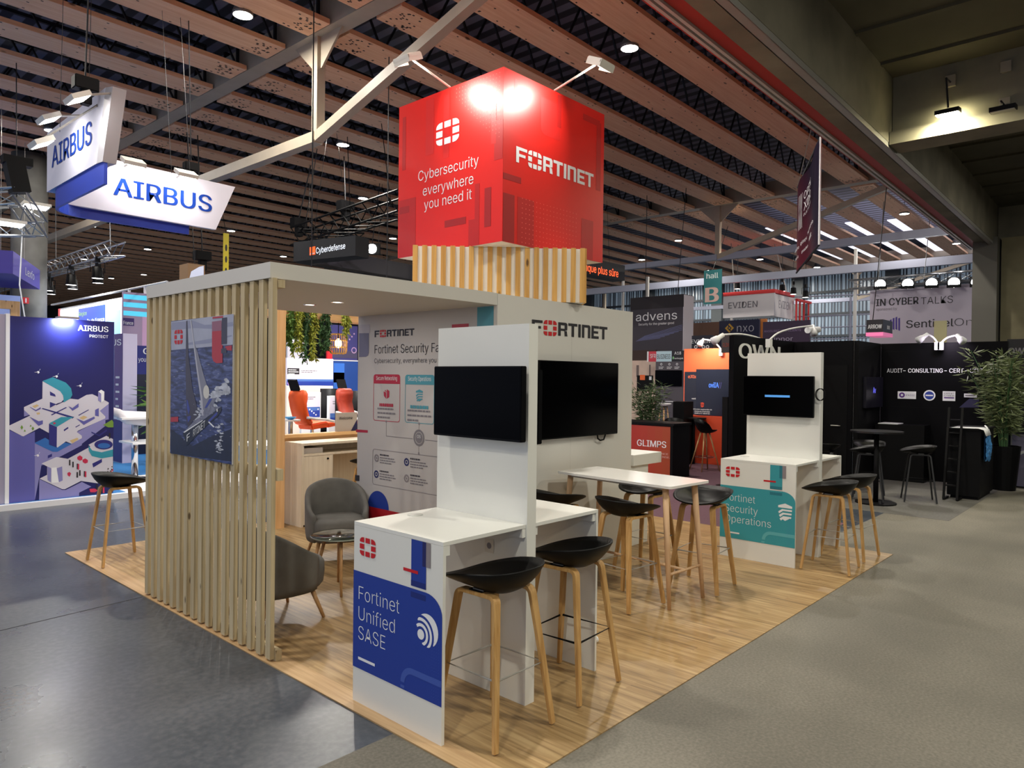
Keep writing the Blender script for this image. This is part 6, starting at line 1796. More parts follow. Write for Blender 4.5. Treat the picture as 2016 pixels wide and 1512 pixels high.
bush('bamboo_plant', 'tall bamboo in a black pot beside the black cabinet, right edge', 14.62, 2.03, 0, 2.38, .62, mat('bamboo_leaf', (112, 124, 84), .5, noise=.4, nscale=9), 41, 2100, .20, .015, 20, None, (.24, .75))
bush('bamboo_plant', 'second bamboo at the far right edge in front of the dark wall', 14.6, 1.42, 0, 1.75, .45, MATS['bamboo_leaf'], 43, 420, .20, .012, 8, None, (.22, .5))
t, f = board('printed_frame', 'metal framed printed panel with white swirls at the right edge behind the bamboo', 'panel', 'x', 15.15, [(1990, 858), (2070, 858), (2070, 985), (1990, 985)], mat('pale_violet', (150, 144, 170), .5), .04, (0, 0, 1), None, .02)
f.build('swirls', ringpolys(f.u0-.22, .5, .10, .15, .3, 2.6, 12)+ringpolys(f.u0-.25, .9, .08, .13, 2, 5, 12), P_WHITE)
f.build('metal_frame', [[(f.u0, f.z0), (f.u0-.02, f.z0), (f.u0-.02, f.z1), (f.u0, f.z1)], [(f.u0, f.z1), (f.u1, f.z1), (f.u1, f.z1-.02), (f.u0, f.z1-.02)]], STEEL, .006)
# black high table and black stools
hx = at(1726, 848, 'z', 1.08)
rt_ = thing('round_high_table', 'round black high table among black stools on the black stand', 'table', (hx.x, hx.y, 0))
MB().cyl(0, 0, 1.055, 1.08, .36, None, 36).build('tabletop', mat('black_laminate', (26, 26, 28), .3), rt_, False, False)
MB().cyl(0, 0, .02, 1.054, .035).build('column', BLACK, rt_, True, False); MB().cyl(0, 0, 0, .02, .28, None, 30).build('foot_plate', BLACK, rt_, False, False)
BLKW = mat('black_stained_leg', (24, 24, 25), .45)
LBK = 'black bar stool with black legs on the black stand, in front of the round table'
bk0 = stool_proto('bar_stool', LBK, BLACK, BLKW, BLACKPL, 'all black bar stools of the black stand', (11.69, 3.34, .003), .25)
def bstool(x, y, rz, lb): dup(bk0, (x, y, .003), rz, lb, 'all black bar stools of the black stand')
bstool(12.22, 2.77, .35, 'black bar stool with black legs on the black stand, nearest the aisle')
bstool(12.45, 3.55, 1.9, 'black bar stool with black legs behind the round black table')
bstool(11.55, 3.95, -1.4, 'black bar stool with black legs left of the round black table')
cp = Face('x', 14.6)
t = thing('wall_desk', 'low black desk with a white sheet against the back wall of the black stand', 'desk', (14.6, 3.6, 0))
q = cp.px(1750, 834)
MB().box(14.45, 14.89, 3.2, 4.02, .002, q[1]-.004).build('body', BLACK, t)
single('white_sheet', 'white sheet lying on the low black desk of the black stand', 'paper', MB().box(14.46, 14.85, cp.px(1771, 834)[0], cp.px(1733, 834)[0], q[1]-.003, q[1]+.012), P_WHITE, (14.6, 3.6, q[1]))

# arched spot lamps of the stands
def arc_lamp(label, pts, axis, val, head_dir, lit=False, r=.016):
    W = [at(a, b2, axis, val) for a, b2 in pts]
    t = thing('arc_lamp', label, 'lamp', W[0], 0, 'arched white spot lamps of the stands')
    # smooth the arm
    P = []
    for i in range(len(W)-1):
        for k in range(4): P.append(W[i].lerp(W[i+1], k/4))
    P.append(W[-1])
    for _ in range(3): P = [P[0]]+[(P[i-1]+P[i]*2+P[i+1])/4 for i in range(1, len(P)-1)]+[P[-1]]
    MB().tube(P, r, 7).build('arm', P_WHITE, t, True)
    e_ = P[-1]; hd_ = Vector(head_dir).normalized()
    MB().tube([e_, e_+hd_*.10, e_+hd_*.13, e_+hd_*.22], [.035, .04, .055, .07], 12).build('head', P_WHITE, t, True)
    MB().box(W[0].x-.05, W[0].x+.05, W[0].y-.04, W[0].y+.04, W[0].z-.12, W[0].z+.02).build('clamp', P_WHITE, t)
arc_lamp('arched white lamp reaching right from the top of the black logo wall', [(1514, 670), (1530, 655), (1560, 646), (1600, 641)], 'y', 5.0, (-.5, -.3, -.75))
t_ = thing('tube_lamp', 'white tube shaped lamp head beside the arched lamp over the black stand', 'lamp', at(1600, 650, 'y', 5.0))
MB().tube([at(1590, 650, 'y', 5.0), at(1611, 649, 'y', 5.0)], .06, 12).build('head', P_WHITE, t_)
MB().tube([at(1597, 649, 'y', 5.0), at(1597, 641, 'y', 5.0)], .02, 6).build('bracket', P_WHITE, t_)
arc_lamp('arched white lamp reaching left from the top of the black logo wall', [(1508, 672), (1490, 664), (1460, 657), (1424, 659)], 'y', 5.22, (-.6, .3, -.4))
arc_lamp('arched white lamp on the top edge of the orange wall', [(1421, 690), (1414, 680), (1402, 670), (1385, 668)], 'x', 14.97, (-.7, 0, -.5))
arc_lamp('pair of white lamp arms on the black back wall, left arm', [(1846, 676), (1838, 664), (1826, 658)], 'x', 14.8, (-.6, .5, -.5))
arc_lamp('pair of white lamp arms on the black back wall, right arm', [(1852, 676), (1864, 664), (1884, 660)], 'x', 14.8, (-.6, -.5, -.5))
t, f = board('cream_panel', 'pale cream upright panel rising behind the black back wall', 'panel', 'x', 17.0, [(1839, 632), (1862, 632), (1862, 700), (1839, 700)], mat('cream_paint', (206, 200, 150), .6), .06, (0, 0, 1), None, 0.0)

# ---- orange stand
OR1 = mat('orange_wall', (255, 106, 62), .5, noise=.06, nscale=1.5)
t, f = board('orange_wall', 'glowing orange stand wall with a dark panel and screen', 'stand wall', 'x', 14.98, [(1347, 687), (1446, 687), (1446, 960), (1347, 960)], OR1, .08, (0, 0, 1), None, .002)
o = f
DKS = mat('dark_slate_screen', (30, 34, 50), .35)
f.rect('dark_panel', f.px(1348, 732)[0], f.px(1446, 732)[0], f.px(1400, 818)[1], f.px(1360, 732)[1], DKS, .003)
f.rect('screen', f.px(1372, 727)[0], f.px(1446, 727)[0], f.px(1400, 818)[1], f.px(1400, 727)[1], mat('screen_night', (26, 31, 50), .25), .03)
f.text('eXtero', f.px(1355, 742)[0], f.px(1381, 742)[0], f.px(1360, 744.5)[1], f.px(1360, 738)[1], mat('orange_letters', (240, 120, 84), .5), t, .03, .006)
f.text('oviIA', f.px(1397, 760)[0], f.px(1416, 760)[0], f.px(1400, 763)[1], f.px(1400, 753)[1], mat('screen_letters', (80, 130, 240), .4, emit=.7), t, .03, .034)
f.text('//', f.px(1416, 756)[0], f.px(1422, 756)[0], f.px(1400, 763)[1], f.px(1400, 753)[1], MATS['violet_blue'], t, .02, .034)
f.text('verbi', f.px(1362, 785)[0], f.px(1372, 785)[0], f.px(1362, 786)[1], f.px(1362, 783)[1], P_WHITE, t, .03, .006)
shield(f, f.px(1384, 796)[0], f.px(1384, 802)[1], f.px(1384, 792)[1], .045, mat('orange_mark', (226, 80, 50), .5), 'icon', .034)
for i, s_ in enumerate(('Détection augmentée de', 'menaces avancées', 'SIMPLE ET ADAPTÉE')):
    w_ = (19, 15, 15)[i]
    f.text(s_, f.px(1384-w_, 805)[0], f.px(1384+w_, 805)[0], f.px(1384, 807+4*i)[1], f.px(1384, 804.6+4*i)[1], P_WHITE, t, .02, .034)
lamp_area('orange_wash', (14.5, 7.6, 2.75), (.5, 0, -1), 20, .3, (1, .86, .7), t)
t, f = board('orange_bar_front', 'orange bar front with black posts behind the black stools', 'bar front', 'x', 14.2, [(1352, 822), (1446, 822), (1446, 950), (1352, 950)], mat('orange_deep', (214, 74, 38), .5), .05, (0, 0, 1), None, .002)
f.build('black_posts', [[(f.px(x, 900)[0], .01), (f.px(x+4, 900)[0], .01), (f.px(x+4, 900)[0], f.z1), (f.px(x, 900)[0], f.z1)] for x in (1429, 1439)], BLACK, .01)
t = thing('totem_post', 'slim black upright totem post left of the teal counter', 'post', (11.55, 5.60, 0))
MB().box(11.53, 11.56, 5.545, 5.645, .0, 1.52).build('post', BLACK, t); MB().box(11.42, 11.68, 5.50, 5.69, .0, .012).build('foot_plate', BLACK, t)
# counter with the red gradient front
gl = thing('red_counter', 'black topped counter with a red orange front and white wordmark, behind the high table', 'counter', (11.8, 7.2, 0))
MB().box(11.5, 12.12, 6.575, 8.1, .003, .97).build('body', BLACK, gl); MB().box(11.47, 12.14, 6.54, 8.13, .971, 1.01).build('top', BLACK, gl)
gf = Face('x', 11.5, gl)
for i in range(8):
    a = 7.9-.15*i-.0; col_ = (176+int(0*i), 36+int(3.2*i), 34)
    gf.rect('gradient_front', 7.9-.1594*i, 7.9-.1594*(i+1), .02, .95, mat('gradient_%d' % i, (178-2*i, 34+5*i, 36), .45), .003)
G8 = lambda a, b2: gf.px(1230+a/4.876, 700+b2/4.876)
gf.text('GLIMPS', G8(120, 870)[0], G8(398, 870)[0], G8(260, 876)[1], G8(260, 815)[1], P_WHITE, gl, .02, .006)
gf.text('INTELLIGENCE', G8(180, 945)[0], G8(418, 945)[0], G8(300, 946)[1], G8(300, 928)[1], mat('soft_pink_print', (216, 170, 160), .5), gl, .02, .006)
gf.text('& DÉFENSE.', G8(250, 975)[0], G8(436, 975)[0], G8(300, 976)[1], G8(300, 958)[1], MATS['soft_pink_print'], gl, .02, .006)
def bar_chair(label, x, y, rz, proto=None):
    if proto: return dup(proto, (x, y, .003), rz, label, 'black bar chairs with wooden legs')
    t = thing('bar_chair', label, 'bar chair', (x, y, .003), rz, 'black bar chairs with wooden legs')
    mb = MB(); vs = []; N, K = 22, 7
    for k in range(K):
        f_ = k/(K-1)
        for i in range(N):
            a = 2*PI*i/N; c, s = math.cos(a), math.sin(a)
            rim = .80+(.24*max(0, -s)**.7 if s < 0 else 0)+.03*abs(c)
            vs.append((.25*f_*c, .23*f_*s-.0, .76+(rim-.76)*f_**3))
    n_ = len(vs)
    vs += [(x_*.97, y_*.97+.0, z_-.015) for x_, y_, z_ in vs]
    fs = [(k*N+i, k*N+(i+1) % N, (k+1)*N+(i+1) % N, (k+1)*N+i) for k in range(K-1) for i in range(N)]
    fs += [tuple(n_+j for j in q_[::-1]) for q_ in fs]+[((K-1)*N+i, (K-1)*N+(i+1) % N, n_+(K-1)*N+(i+1) % N, n_+(K-1)*N+i) for i in range(N)]
    mb.add(vs, fs).build('seat', BLACKPL, t, True, False)
    for sx in (-1, 1):
        for sy in (-1, 1): MB().tube([(sx*.06, sy*.06, .75), (sx*.21, sy*.21, 0)], [.016, .011], 8).build('leg', ASH, t, True, False)
    q = .145; MB().tube([(q*math.cos(i*PI/8)*1.25, q*math.sin(i*PI/8)*1.25, .27) for i in range(16)], .008, 6, closed=True).build('foot_ring', CHROME, t, False, False)
    return t
bc = bar_chair('black bar chair with wooden legs in front of the orange bar front, right one', 13.16, 6.80, -PI/2-.5)
bar_chair('black bar chair with wooden legs half hidden by the red counter', 13.0, 7.35, -PI/2+.2, bc)
q = at(1366, 822, 'z', 1.0)
t = thing('small_round_table', 'small black round table behind the red counter', 'table', (q.x, q.y, 0))
MB().cyl(0, 0, .975, 1.0, .26, None, 28).build('tabletop', BLACK, t, False, False); MB().cyl(0, 0, 0, .974, .03).build('column', BLACK, t, False, False)
q = at(1275, 825, 'x', 13.0)
bush('bamboo_plant', 'dark bamboo standing behind the red counter', 13.0, q.y, 0, 1.80, .42, mat('bamboo_dark', (78, 94, 62), .5, noise=.4, nscale=9), 47, 1300, .19, .012, 12, None, (.22, .5))
t = thing('small_stool', 'small white seat stool on wooden legs behind the bamboo', 'stool', (0, 0, 0))
q = at(1307, 800, 'x', 16.5); t.location = (16.5, q.y, 0)
MB().lathe([(.001, .0), (.16, .02), (.2, .07), (.19, .085), (.001, .06)], (0, 0, q.z), 20, False).build('seat', P_WHITE, t, True, False)
for k in range(4): MB().tube([(.08*math.cos(k*PI/2+.6), .08*math.sin(k*PI/2+.6), q.z+.02), (.2*math.cos(k*PI/2+.6), .2*math.sin(k*PI/2+.6), 0)], .014, 7).build('leg', ASH, t, True, False)
t, f = board('black_bin', 'black box standing behind the red counter, left of the orange wall', 'box', 'x', 13.6, [(1325, 791), (1346, 791), (1346, 850), (1325, 850)], BLACK, .4, (0, 0, 1), None, .002)

# ---- stands further back
t, f = board('grey_stand_wall', 'grey stand wall with three pale icons above a black screen', 'stand wall', 'x', 18.0, [(1291, 712), (1346, 712), (1346, 900), (1291, 900)], mat('stand_grey', (84, 80, 88), .6), .1, (0, 0, 1), None, .002)
GZ = f.z1
f.rect('screen', f.px(1291, 729)[0], f.px(1344, 729)[0], f.px(1300, 760)[1], f.px(1300, 729)[1], BLACKGLOSS, .03)
for x in (1302, 1318, 1333):
    u, z = f.px(x, 717); f.build('icon', ringpolys(u, z, .02, .035, n=12), P_WHITE, .004); f.lines('small_print', f.px(x-5, 720)[0], f.px(x+5, 720)[0], f.px(x, 722)[1], .04, .018, (1, .8), P_WHITE)
f.rect('white_edge', f.px(1291, 789)[0], f.px(1346, 789)[0], f.px(1300, 790.5)[1], f.px(1300, 789)[1], P_WHITE, .02)
t, f = board('wood_stand_wall', 'pale wooden stand wall with two dark slots behind the bamboo', 'stand wall', 'x', 18.6, [(1240, 710), (1291, 710), (1291, 900), (1240, 900)], mat('washed_wood', (206, 182, 166), .6, noise=.08, nscale=4), .1, (0, 0, 1), None, .002)
f.rect('slot', f.px(1253, 720)[0], f.px(1258, 720)[0], f.px(1253, 742)[1], f.px(1253, 719)[1], mat('slot_dark', (110, 96, 92), .6)); f.rect('slot', f.px(1278, 720)[0], f.px(1281, 720)[0], f.px(1278, 742)[1], f.px(1278, 718)[1], MATS['slot_dark'])
f.rect('orange_tag', f.px(1260, 745)[0], f.px(1270, 745)[0], f.px(1260, 748)[1], f.px(1260, 738)[1], mat('tag_orange', (236, 110, 50), .5), .006); f.rect('white_tag', f.px(1278, 745)[0], f.px(1283, 745)[0], f.px(1278, 748)[1], f.px(1278, 741)[1], P_WHITE, .006)
f.rect('dark_shelf', f.px(1254, 745)[0], f.px(1286, 745)[0], f.px(1260, 770)[1], f.px(1260, 739)[1], BLACK, .004)
t, f = board('brown_wall', 'dark brown wall strip under the dark cube sign', 'wall panel', 'x', 20.0, [(1240, 690), (1290, 690), (1290, 760), (1240, 760)], mat('dark_brown', (58, 36, 26), .6), .1, (0, 0, 1), None, .002)
RED2 = mat('board_red', (206, 60, 76), .5)
t, f = board('red_white_board', 'red and pale blue board with capital letters below the dark cube sign', 'board', 'x', 18.0, [(1274, 692), (1322, 692), (1322, 711), (1274, 711)], mat('ice_blue', (190, 220, 232), .5), .06, (0, 0, 1), None, GZ)
f.rect('red_field', f.px(1277, 700)[0], f.px(1292, 700)[0], f.z0, f.z1, RED2); f.rect('white_field', f.px(1274, 700)[0], f.px(1277, 700)[0], f.z0, f.z1, P_WHITE)
f.text('SFR', f.px(1280, 705)[0], f.px(1291, 705)[0], f.px(1280, 705)[1], f.px(1280, 697)[1], P_WHITE, t, .01, .004)
f.text('BUSINESS', f.px(1294, 705)[0], f.px(1320, 705)[0], f.px(1294, 706.5)[1], f.px(1294, 697.5)[1], P_DARK, t, .0, .004)
t, f = board('number_board', 'black board with white stand number beside the red and pale blue board', 'board', 'x', 18.0, [(1322.5, 691), (1346, 691), (1346, 711.5), (1322.5, 711.5)], mat('board_black', (30, 30, 36), .5), .06, (0, 0, 1), None, GZ)
f.text('A18', f.px(1328, 698)[0], f.px(1341, 698)[0], f.px(1328, 698)[1], f.px(1328, 692.5)[1], P_WHITE, t, .02, .004)
f.text('harfanglab', f.px(1328, 707)[0], f.px(1345, 707)[0], f.px(1328, 707)[1], f.px(1328, 704)[1], P_WHITE, t, .02, .004)
f.rect('green_mark', f.px(1324, 707)[0], f.px(1327, 707)[0], f.px(1324, 707)[1], f.px(1324, 702)[1], mat('mark_green', (120, 190, 130), .5), .004)
# dark cube sign
XV = 20.5
fa = Face('x', XV); u0, z1 = fa.px(1241, 587); u1, z0 = fa.px(1345, 690)
dc = thing('dark_cube_sign', 'large dark grey cube sign with white lettering and a white fabric side', 'sign', (XV+.6, (u0+u1)/2, z0))
dep = at(1365, 640, 'y', u1).x-XV
MB().box(XV, XV+dep, u1+.02, u0, z0, z1).build('box', mat('charcoal_fabric', (62, 58, 68), .7), dc)
MB().box(XV, XV+dep, u1, u1+.019, z0, z1-.02).build('white_side', mat('white_fabric', (206, 202, 212), .7, bump=.3, nscale=5), dc)
for k_ in (0.2, 0.8): MB().tube([(XV+.3, u0+(u1-u0)*k_, z1), hang((XV+.3, u0+(u1-u0)*k_))], .012, 4).build('hanging_wire', DARKSTEEL, dc)
fa.parent = dc
fa.rect('dark_band', u0, u1, fa.px(1300, 607)[1], z1, mat('charcoal_band', (34, 30, 36), .7), .003)
fa.text('advens', fa.px(1252, 628)[0], fa.px(1333, 628)[0], fa.px(1290, 630.5)[1], fa.px(1290, 614)[1], P_WHITE, dc, .0, .004)
fa.text('Security for the greater good', fa.px(1257, 638)[0], fa.px(1327, 638)[0], fa.px(1290, 639.5)[1], fa.px(1290, 635)[1], P_WHITE, dc, .01, .004)
pl = []
for i in range(9):
    a = fa.px(1252+i*2, 672-(i*1.2)); b2 = fa.px(1300+min(43, i*9), 666-i*3.2)
    pl.append([a, b2, (b2[0], b2[1]+.02), (a[0], a[1]+.012)])
fa.build('light_streaks', pl, mat('streak_blue', (96, 100, 140), .5), .003)
t, f = board('brown_panel', 'plain dark brown panel between the dark cube sign and the navy board', 'panel', 'x', 26.0, [(1364, 636), (1417, 636), (1417, 800), (1364, 800)], mat('panel_brown', (66, 40, 26), .6), .1, (0, 0, 1), None, .002)
t, f = board('black_sponsor_board', 'black board with white capitals above the orange wall', 'board', 'x', 19.5, [(1362, 661), (1402, 661), (1402, 690), (1362, 690)], mat('board_ink', (26, 28, 44), .5), .08, (0, 0, 1), None, .002)
f.text('EVIDEN', f.px(1361, 675)[0], f.px(1398, 675)[0], f.px(1380, 675.5)[1], f.px(1380, 668.5)[1], P_WHITE, t, .02, .004)
for x in (1370, 1385, 1393): f.build('ring_mark', ringpolys(f.px(x, 683)[0], f.px(x, 683)[1], .03, .055, n=14), P_WHITE, .004)
t, f = board('small_dark_board', 'small dark board with faint red letters left of the black logo wall', 'board', 'x', 13.9, [(1420.5, 661), (1456, 661), (1456, 694), (1420.5, 694)], mat('board_umber', (52, 44, 42), .5), .06)
pq = at(1452, 690, 'x', 13.93); MB().box(13.91, 13.95, pq.y-.03, pq.y+.03, .002, f.z0).build('post', BLACK, t)
f.text('GLIMPS', f.px(1423, 682)[0], f.px(1441, 682)[0], f.px(1430, 683)[1], f.px(1430, 675)[1], mat('faint_red', (130, 52, 36), .5), t, 0, .004)
t, f = board('navy_logo_board', 'navy board with a gold diamond mark and thin white letters', 'board', 'x', 24.0, [(1416, 632), (1493, 632), (1493, 760), (1416, 760)], mat('nxo_navy', (22, 28, 64), .5), .1, (0, 0, 1), None, .002)
c0 = f.px(1436, 646); s_ = .17
GOLD = mat('gold_mark', (206, 160, 50), .5)
f.build('diamond', [[(c0[0]+a*s_, c0[1]+b2*s_) for a, b2 in q_] for q_ in ([(-1, 0), (0, 1), (.25, .75), (-.5, 0), (-.25, -.25), (-.35, -.6)], [(1, 0), (0, -1), (-.25, -.75), (.5, 0), (.25, .25), (.35, .6)], [(-.22, 0), (0, .22), (.22, 0), (0, -.22)])], GOLD)
f.text('nxo', f.px(1451, 650)[0], f.px(1484, 650)[0], f.px(1465, 653)[1], f.px(1465, 637)[1], mat('pale_silver', (206, 208, 220), .5), t, -.01, .004)
t, f = board('orange_post', 'narrow orange post between the navy board and the purple board', 'post', 'x', 24.3, [(1493.5, 628), (1507, 628), (1507, 760), (1493.5, 760)], mat('post_orange', (224, 140, 70), .5), .1, (0, 0, 1), None, .002)
t, f = board('purple_board', 'dark purple board with pale capitals above the black logo wall', 'board', 'x', 22.5, [(1502, 634), (1592, 634), (1592, 760), (1502, 760)], mat('aubergine', (48, 28, 58), .5), .1, (0, 0, 1), None, .002)
f.text('RASSUREZ VOS CLIENTS', f.px(1505, 652)[0], f.px(1577, 652)[0], f.px(1540, 653)[1], f.px(1540, 649)[1], mat('mauve_print', (140, 120, 160), .5), t, .0, .004)
f.text('ipnor', f.px(1524, 672)[0], f.px(1561, 672)[0], f.px(1540, 671)[1], f.px(1540, 663)[1], mat('silver_print', (170, 164, 186), .5), t, .0, .004)
# white ring sign with red top
XE = 30.0
fe = Face('x', XE); u0, z1 = fe.px(1424, 577); u1, z0 = fe.px(1524, 626)
z1 = fe.px(1470, 573)[1]; z0 = fe.px(1470, 624)[1]
ex = at(1563, 600, 'y', u1).x
es = thing('red_topped_ring_sign', 'white ring sign with a red top edge and outlined capitals', 'hanging sign', (XE+1.5, (u0+u1)/2, z0))
WF = mat('white_ring_fabric', (214, 210, 214), .6)
MB().box(XE, XE+.1, u1, u0, z0, z1-.16).build('front_panel', WF, es); MB().box(XE+.101, ex, u1, u1+.1, z0-.03, z1-.2).build('side_panel', mat('white_ring_side', (206, 200, 200), .6), es)
RT_ = mat('ring_red', (206, 44, 44), .5)
MB().box(XE-.02, ex, u1-.02, u0, z1-.16, z1).build('red_top', RT_, es)
mb = MB(); mb.tube([(XE+.5, u0-.3, z1), hang((XE+.5, u0-.3))], .02, 4).tube([(ex-.3, u1+.2, z1), hang((ex-.3, u1+.2))], .02, 4); mb.build('hanging_wires', STEEL, es)
fe.parent = es; fe.c -= .02
fe.text('EVIDEN', fe.px(1434, 600)[0], fe.px(1491, 600)[0], fe.px(1460, 606)[1], fe.px(1460, 594)[1], mat('outline_grey', (120, 116, 124), .5), es, .01, .004)
f2 = Face('y', u1, es)
f2.text('EVIDEN', XE+(ex-XE)*.22, XE+(ex-XE)*.80, z0+.32*(z1-z0), z0+.62*(z1-z0), MATS['outline_grey'], es, .01, .004)
mb = MB()
for x in (1568, 1575, 1583, 1592):
    p_ = at(x, 590, 'y', u1-.2); mb.bar((p_.x, u1-.2, z0-.6), (p_.x, u1-.2, z1-.3), .06, .06)
p_ = at(1568, 590, 'y', u1-.2); q_ = at(1596, 590, 'y', u1-.2); mb.bar((p_.x, u1-.2, z1-.3), (q_.x, u1-.2, z1-.3), .1, .1)
mb.build('red_bars', RT_, es)
# hall letter banner
t, f = board('hall_banner', 'tall teal banner reading hall B hanging behind the dark cube sign', 'banner', 'x', 27.0, [(1386, 533), (1420, 533), (1420, 597), (1386, 597)], mat('banner_teal', (44, 112, 116), .6), .04)
PKB = mat('banner_pink', (196, 164, 156), .5)
f.text('hall', f.px(1391, 548)[0], f.px(1414, 548)[0], f.px(1400, 548)[1], f.px(1400, 537.5)[1], mat('banner_white', (206, 216, 214), .5), t, .02, .004)
f.text('B', f.px(1390, 590)[0], f.px(1413, 590)[0], f.px(1400, 594.5)[1], f.px(1400, 566)[1], PKB, t, .05, .004)
MB().tube([(27.02, (f.u0+f.u1)/2, f.z1), hang((27.02, (f.u0+f.u1)/2))], .015, 4).build('hanging_wire', DARKSTEEL, t)
# talks banner with its row of floods
XT = 27.0
t, f = board('talks_banner', 'big pale lilac banner about talks under five dazzling floods', 'banner', 'x', XT, [(1713, 572), (1943, 572), (1943, 680), (1713, 680)], mat('banner_lilac', (206, 198, 214), .6, bump=.15, nscale=2), .05, (0, 0, 1), None, .002)
f.text('IN CYBER', f.px(1725, 600)[0], f.px(1808, 600)[0], f.px(1760, 601)[1], f.px(1760, 587)[1], P_DARK, t, .03, .004)
f.text('TALKS', f.px(1813, 600)[0], f.px(1876, 600)[0], f.px(1840, 598)[1], f.px(1840, 584)[1], P_DARK, t, -.005, .004)
f.text('sponsored by', f.px(1725, 612)[0], f.px(1766, 612)[0], f.px(1740, 611)[1], f.px(1740, 606)[1], P_GREY, t, .0, .004)
f.text('Sentinel', f.px(1784, 645)[0], f.px(1877, 645)[0], f.px(1830, 644)[1], f.px(1830, 629)[1], P_DARK, t, .01, .004)
f.text('One', f.px(1879, 645)[0], f.px(1933, 645)[0], f.px(1900, 641)[1], f.px(1900, 626)[1], P_DARK, t, -.012, .004)
f.build('bars_mark', [[f.px(x, y1), f.px(x+3.4, y1+1.5), f.px(x+3.4, y0-1.5), f.px(x, y0)] for x, y0, y1 in ((1752, 630, 650), (1757.5, 627, 648), (1763, 625, 648), (1768.5, 627, 650))], mat('bars_violet', (76, 54, 150), .5), .004)
tr = MB(); truss(tr, (XT-.3, f.u0+.6, f.z1+.22), (XT-.3, f.u1-.8, f.z1+.22), .3, .5, .02)
for k_ in (.1, .5, .9): tr.tube([(XT-.3, f.u0+(f.u1-f.u0)*k_, f.z1+.2), hang((XT-.3, f.u0+(f.u1-f.u0)*k_))], .012, 4)
single('banner_truss', 'aluminium truss over the talks banner', 'truss', tr, ALU, (XT-.3, (f.u0+f.u1)/2, f.z1+.2))
DZ = mat('talk_flood_lens', (255, 255, 250), .3, emit=32)
for i, x in enumerate((1733, 1787, 1834, 1878, 1924)):
    p_ = at(x, 560-2*i*.6, 'x', XT-.6)
    t = thing('talk_flood', 'dazzling white flood on the truss over the talks banner', 'lamp', p_, 0, 'floods over the talks banner')
    dv = (EYE-p_).normalized(); dv = Vector((dv.x*.8, dv.y*.8, -.25)).normalized()
    MB().obox(p_-dv*.06, dv, dv.cross(Vector((0, 0, 1))), Vector((0, 0, 1)), .05, .2, .16).build('housing', BLACK, t)
    MB().tube([p_-dv*.01, p_+dv*.008], .16, 20).build('lens', DZ, t)
    MB().tube([p_-dv*.1, (XT-.3, p_.y, f.z1+.2)], .02, 5).build('bracket', BLACK, t)
# small pink-edged cube
XA = 21.0
fa = Face('x', XA); u0, z1 = fa.px(1706, 630); u1, z0 = fa.px(1738, 661)
xd = at(1757, 645, 'y', u1).x
ac = thing('pink_edged_cube', 'small black cube sign with a pink lower edge in front of the talks banner', 'sign', (XA, u1, z0))
MB().box(XA, xd, u1, u0, z0+.1, z1).build('box', mat('cube_black', (22, 20, 26), .5), ac)
MB().box(XA-.01, xd, u1-.01, u0+.01, z0, z0+.099).build('pink_edge', mat('pink_glow', (236, 120, 170), .4, emit=.5), ac)
MB().tube([(XA+.5, u1+.4, z1), hang((XA+.5, u1+.4))], .012, 4).build('hanging_wire', DARKSTEEL, ac)
fa.parent = ac
fa.text('ARROW', fa.px(1709, 645)[0], fa.px(1736, 645)[0], fa.px(1720, 647)[1], fa.px(1720, 639)[1], P_WHITE, ac, .02, .004)
Face('y', u1, ac).rect('white_label', XA+.4*(xd-XA), XA+.7*(xd-XA), z0+.45*(z1-z0), z0+.68*(z1-z0), P_WHITE, .004)
# long steel stair rails in front of the far windows
mb = MB()
for y_ in (583, 622, 645, 668): mb.tube([at(1560, y_+2, 'x', 33.0), at(1725, y_-4, 'x', 33.0)], .03, 5)
pq = at(1675, 585, 'x', 33.0); mb.tube([pq, (pq.x, pq.y, 0)], .05, 5)
single('far_railing', 'pale horizontal rails in front of the far windows', 'railing', mb, STEELG, at(1640, 640, 'x', 33.0))
# stage lamps hanging in the far right
gs = 'black stage lamps in front of the far windows'
sp2 = None
for x, y in ((1452, 556), (1540, 560), (1562, 566), (1586, 572)):
    p_ = at(x, y, 'x', 31.0)
    s_ = spotlight(sp2, 'black stage lamp hanging before the far windows beside the red topped ring sign', (p_.x, p_.y, p_.z-.3), x*.3, gs)
    if sp2 is None:
        sp2 = s_; MB().tube([(0, 0, .56), (0, 0, 3.2)], .012, 5).build('hanging_rod', DARKSTEEL, s_, False, False)
# hanging banner near the girder
c1, c2 = at(1617, 272, 'z', 6.95), None
D1 = 12.6; D2 = 15.9
def atd(px_, py_, dep_):
    return EYE+(FW+RT*((px_-1008)/FPX)-UP*((py_-756)/FPX))*dep_
b0 = atd(1614, 487, D1); b1 = atd(1568, 533, D2)
b1.z = (b1.z+b0.z)/2; b0.z = b1.z
topz = atd(1616, 270, D1).z
xb = thing('hanging_banner', 'dark purple banner with white letters hanging edge on below the concrete girder', 'banner', (b0+b1)/2)
dv = (b0-b1); dv.z = 0; LB_ = dv.length; dv.normalize(); nb = Vector((dv.y, -dv.x, 0))
if nb.dot(EYE-b0) < 0: nb = -nb
gm = bpy.data.materials.new('purple_red_print'); gm.use_nodes = True
nt = gm.node_tree; bb_ = nt.nodes['Principled BSDF']; tc = nt.nodes.new('ShaderNodeTexCoord'); sx_ = nt.nodes.new('ShaderNodeSeparateXYZ'); rp = nt.nodes.new('ShaderNodeValToRGB')
vm = nt.nodes.new('ShaderNodeVectorMath'); vm.operation = 'DOT_PRODUCT'; vm.inputs[1].default_value = (.9, -.05, -.45)
nt.links.new(tc.outputs['Generated'], vm.inputs[0]); nt.links.new(vm.outputs['Value'], rp.inputs['Fac'])
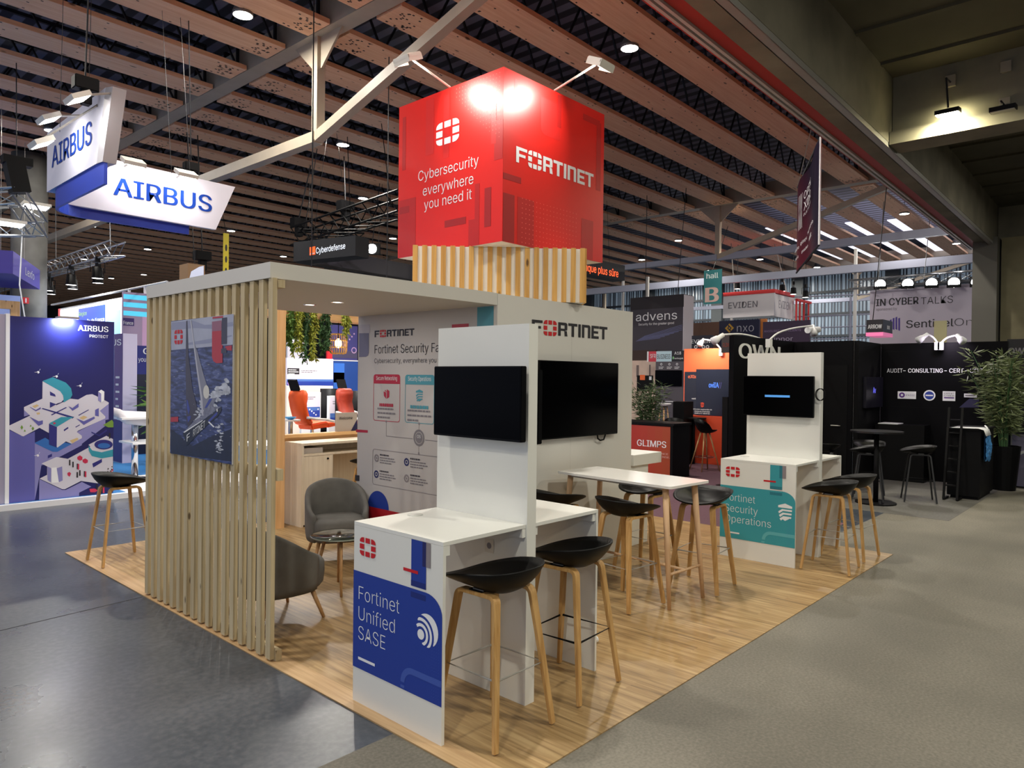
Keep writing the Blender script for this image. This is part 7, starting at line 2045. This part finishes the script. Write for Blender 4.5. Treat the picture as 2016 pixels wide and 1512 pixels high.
rp.color_ramp.elements[0].position = .0; rp.color_ramp.elements[0].color = rgb(26, 17, 38); rp.color_ramp.elements[1].position = .85; rp.color_ramp.elements[1].color = rgb(104, 16, 36)
nt.links.new(rp.outputs['Color'], bb_.inputs['Base Color']); bb_.inputs['Roughness'].default_value = .75; bb_.inputs['Specular IOR Level'].default_value = .1
HB = topz-b0.z
def wavy(s): return b1+dv*(s*LB_)+nb*(.03*math.sin(s*9))
mb = MB(); NS = 16; vs = []
for i in range(NS+1):
    p_ = wavy(i/NS); vs += [p_, p_+Vector((0, 0, HB))]
for i in range(NS+1):
    p_ = wavy(i/NS)-nb*.02; vs += [p_, p_+Vector((0, 0, HB))]
m2 = 2*(NS+1)
fs = [(2*i, 2*i+2, 2*i+3, 2*i+1) for i in range(NS)]+[(m2+2*i, m2+2*i+1, m2+2*i+3, m2+2*i+2) for i in range(NS)]+[(2*NS, m2+2*NS, m2+2*NS+1, 2*NS+1), (0, 1, m2+1, m2)]
mb.add(vs, fs); mb.build('cloth', gm, xb)
MB().tube([wavy(1)+nb*.0, wavy(1)+Vector((0, 0, HB))], .02, 6).build('white_hem', P_WHITE, xb)
MB().tube([wavy(0)+Vector((0, 0, HB)), wavy(1)+Vector((0, 0, HB))], .02, 6).tube([wavy(0), wavy(1)], .02, 6).build('rods', DARKSTEEL, xb)
MB().tube([wavy(1)+Vector((0, 0, HB)), hang(wavy(1))], .008, 4).tube([wavy(.05)+Vector((0, 0, HB)), hang(wavy(.05))], .008, 4).build('hanging_wires', STEEL, xb)
def btext(body, s0, s1, z0, z1, wgt=.0):
    vs, fs = raw_text(body, wgt); x0 = min(v[0] for v in vs); x1 = max(v[0] for v in vs)
    mb = MB(); mb.add([wavy(s0+(s1-s0)*(x-x0)/(x1-x0))+nb*.045+Vector((0, 0, HB*(z0+(z1-z0)*y/caph()))) for x, y in vs], fs); mb.build('lettering', P_WHITE, xb)
btext('OPEN', .40, .74, .68, .76, .03); btext('XDR', .40, .74, .56, .65, .03); btext('PLATFORM', .40, .74, .50, .53, .01)
btext('XXX', .24, .36, .40, .78, .0)
btext('vade', .08, .28, .20, .235, .01); btext('glimps', .32, .52, .22, .255, .01); btext('harfanglab', .56, .9, .25, .28, .01)
btext('sekoia', .12, .26, .10, .135, .01); btext('pradeo', .36, .58, .12, .15, .01); btext('wallix', .66, .84, .14, .19, .02)
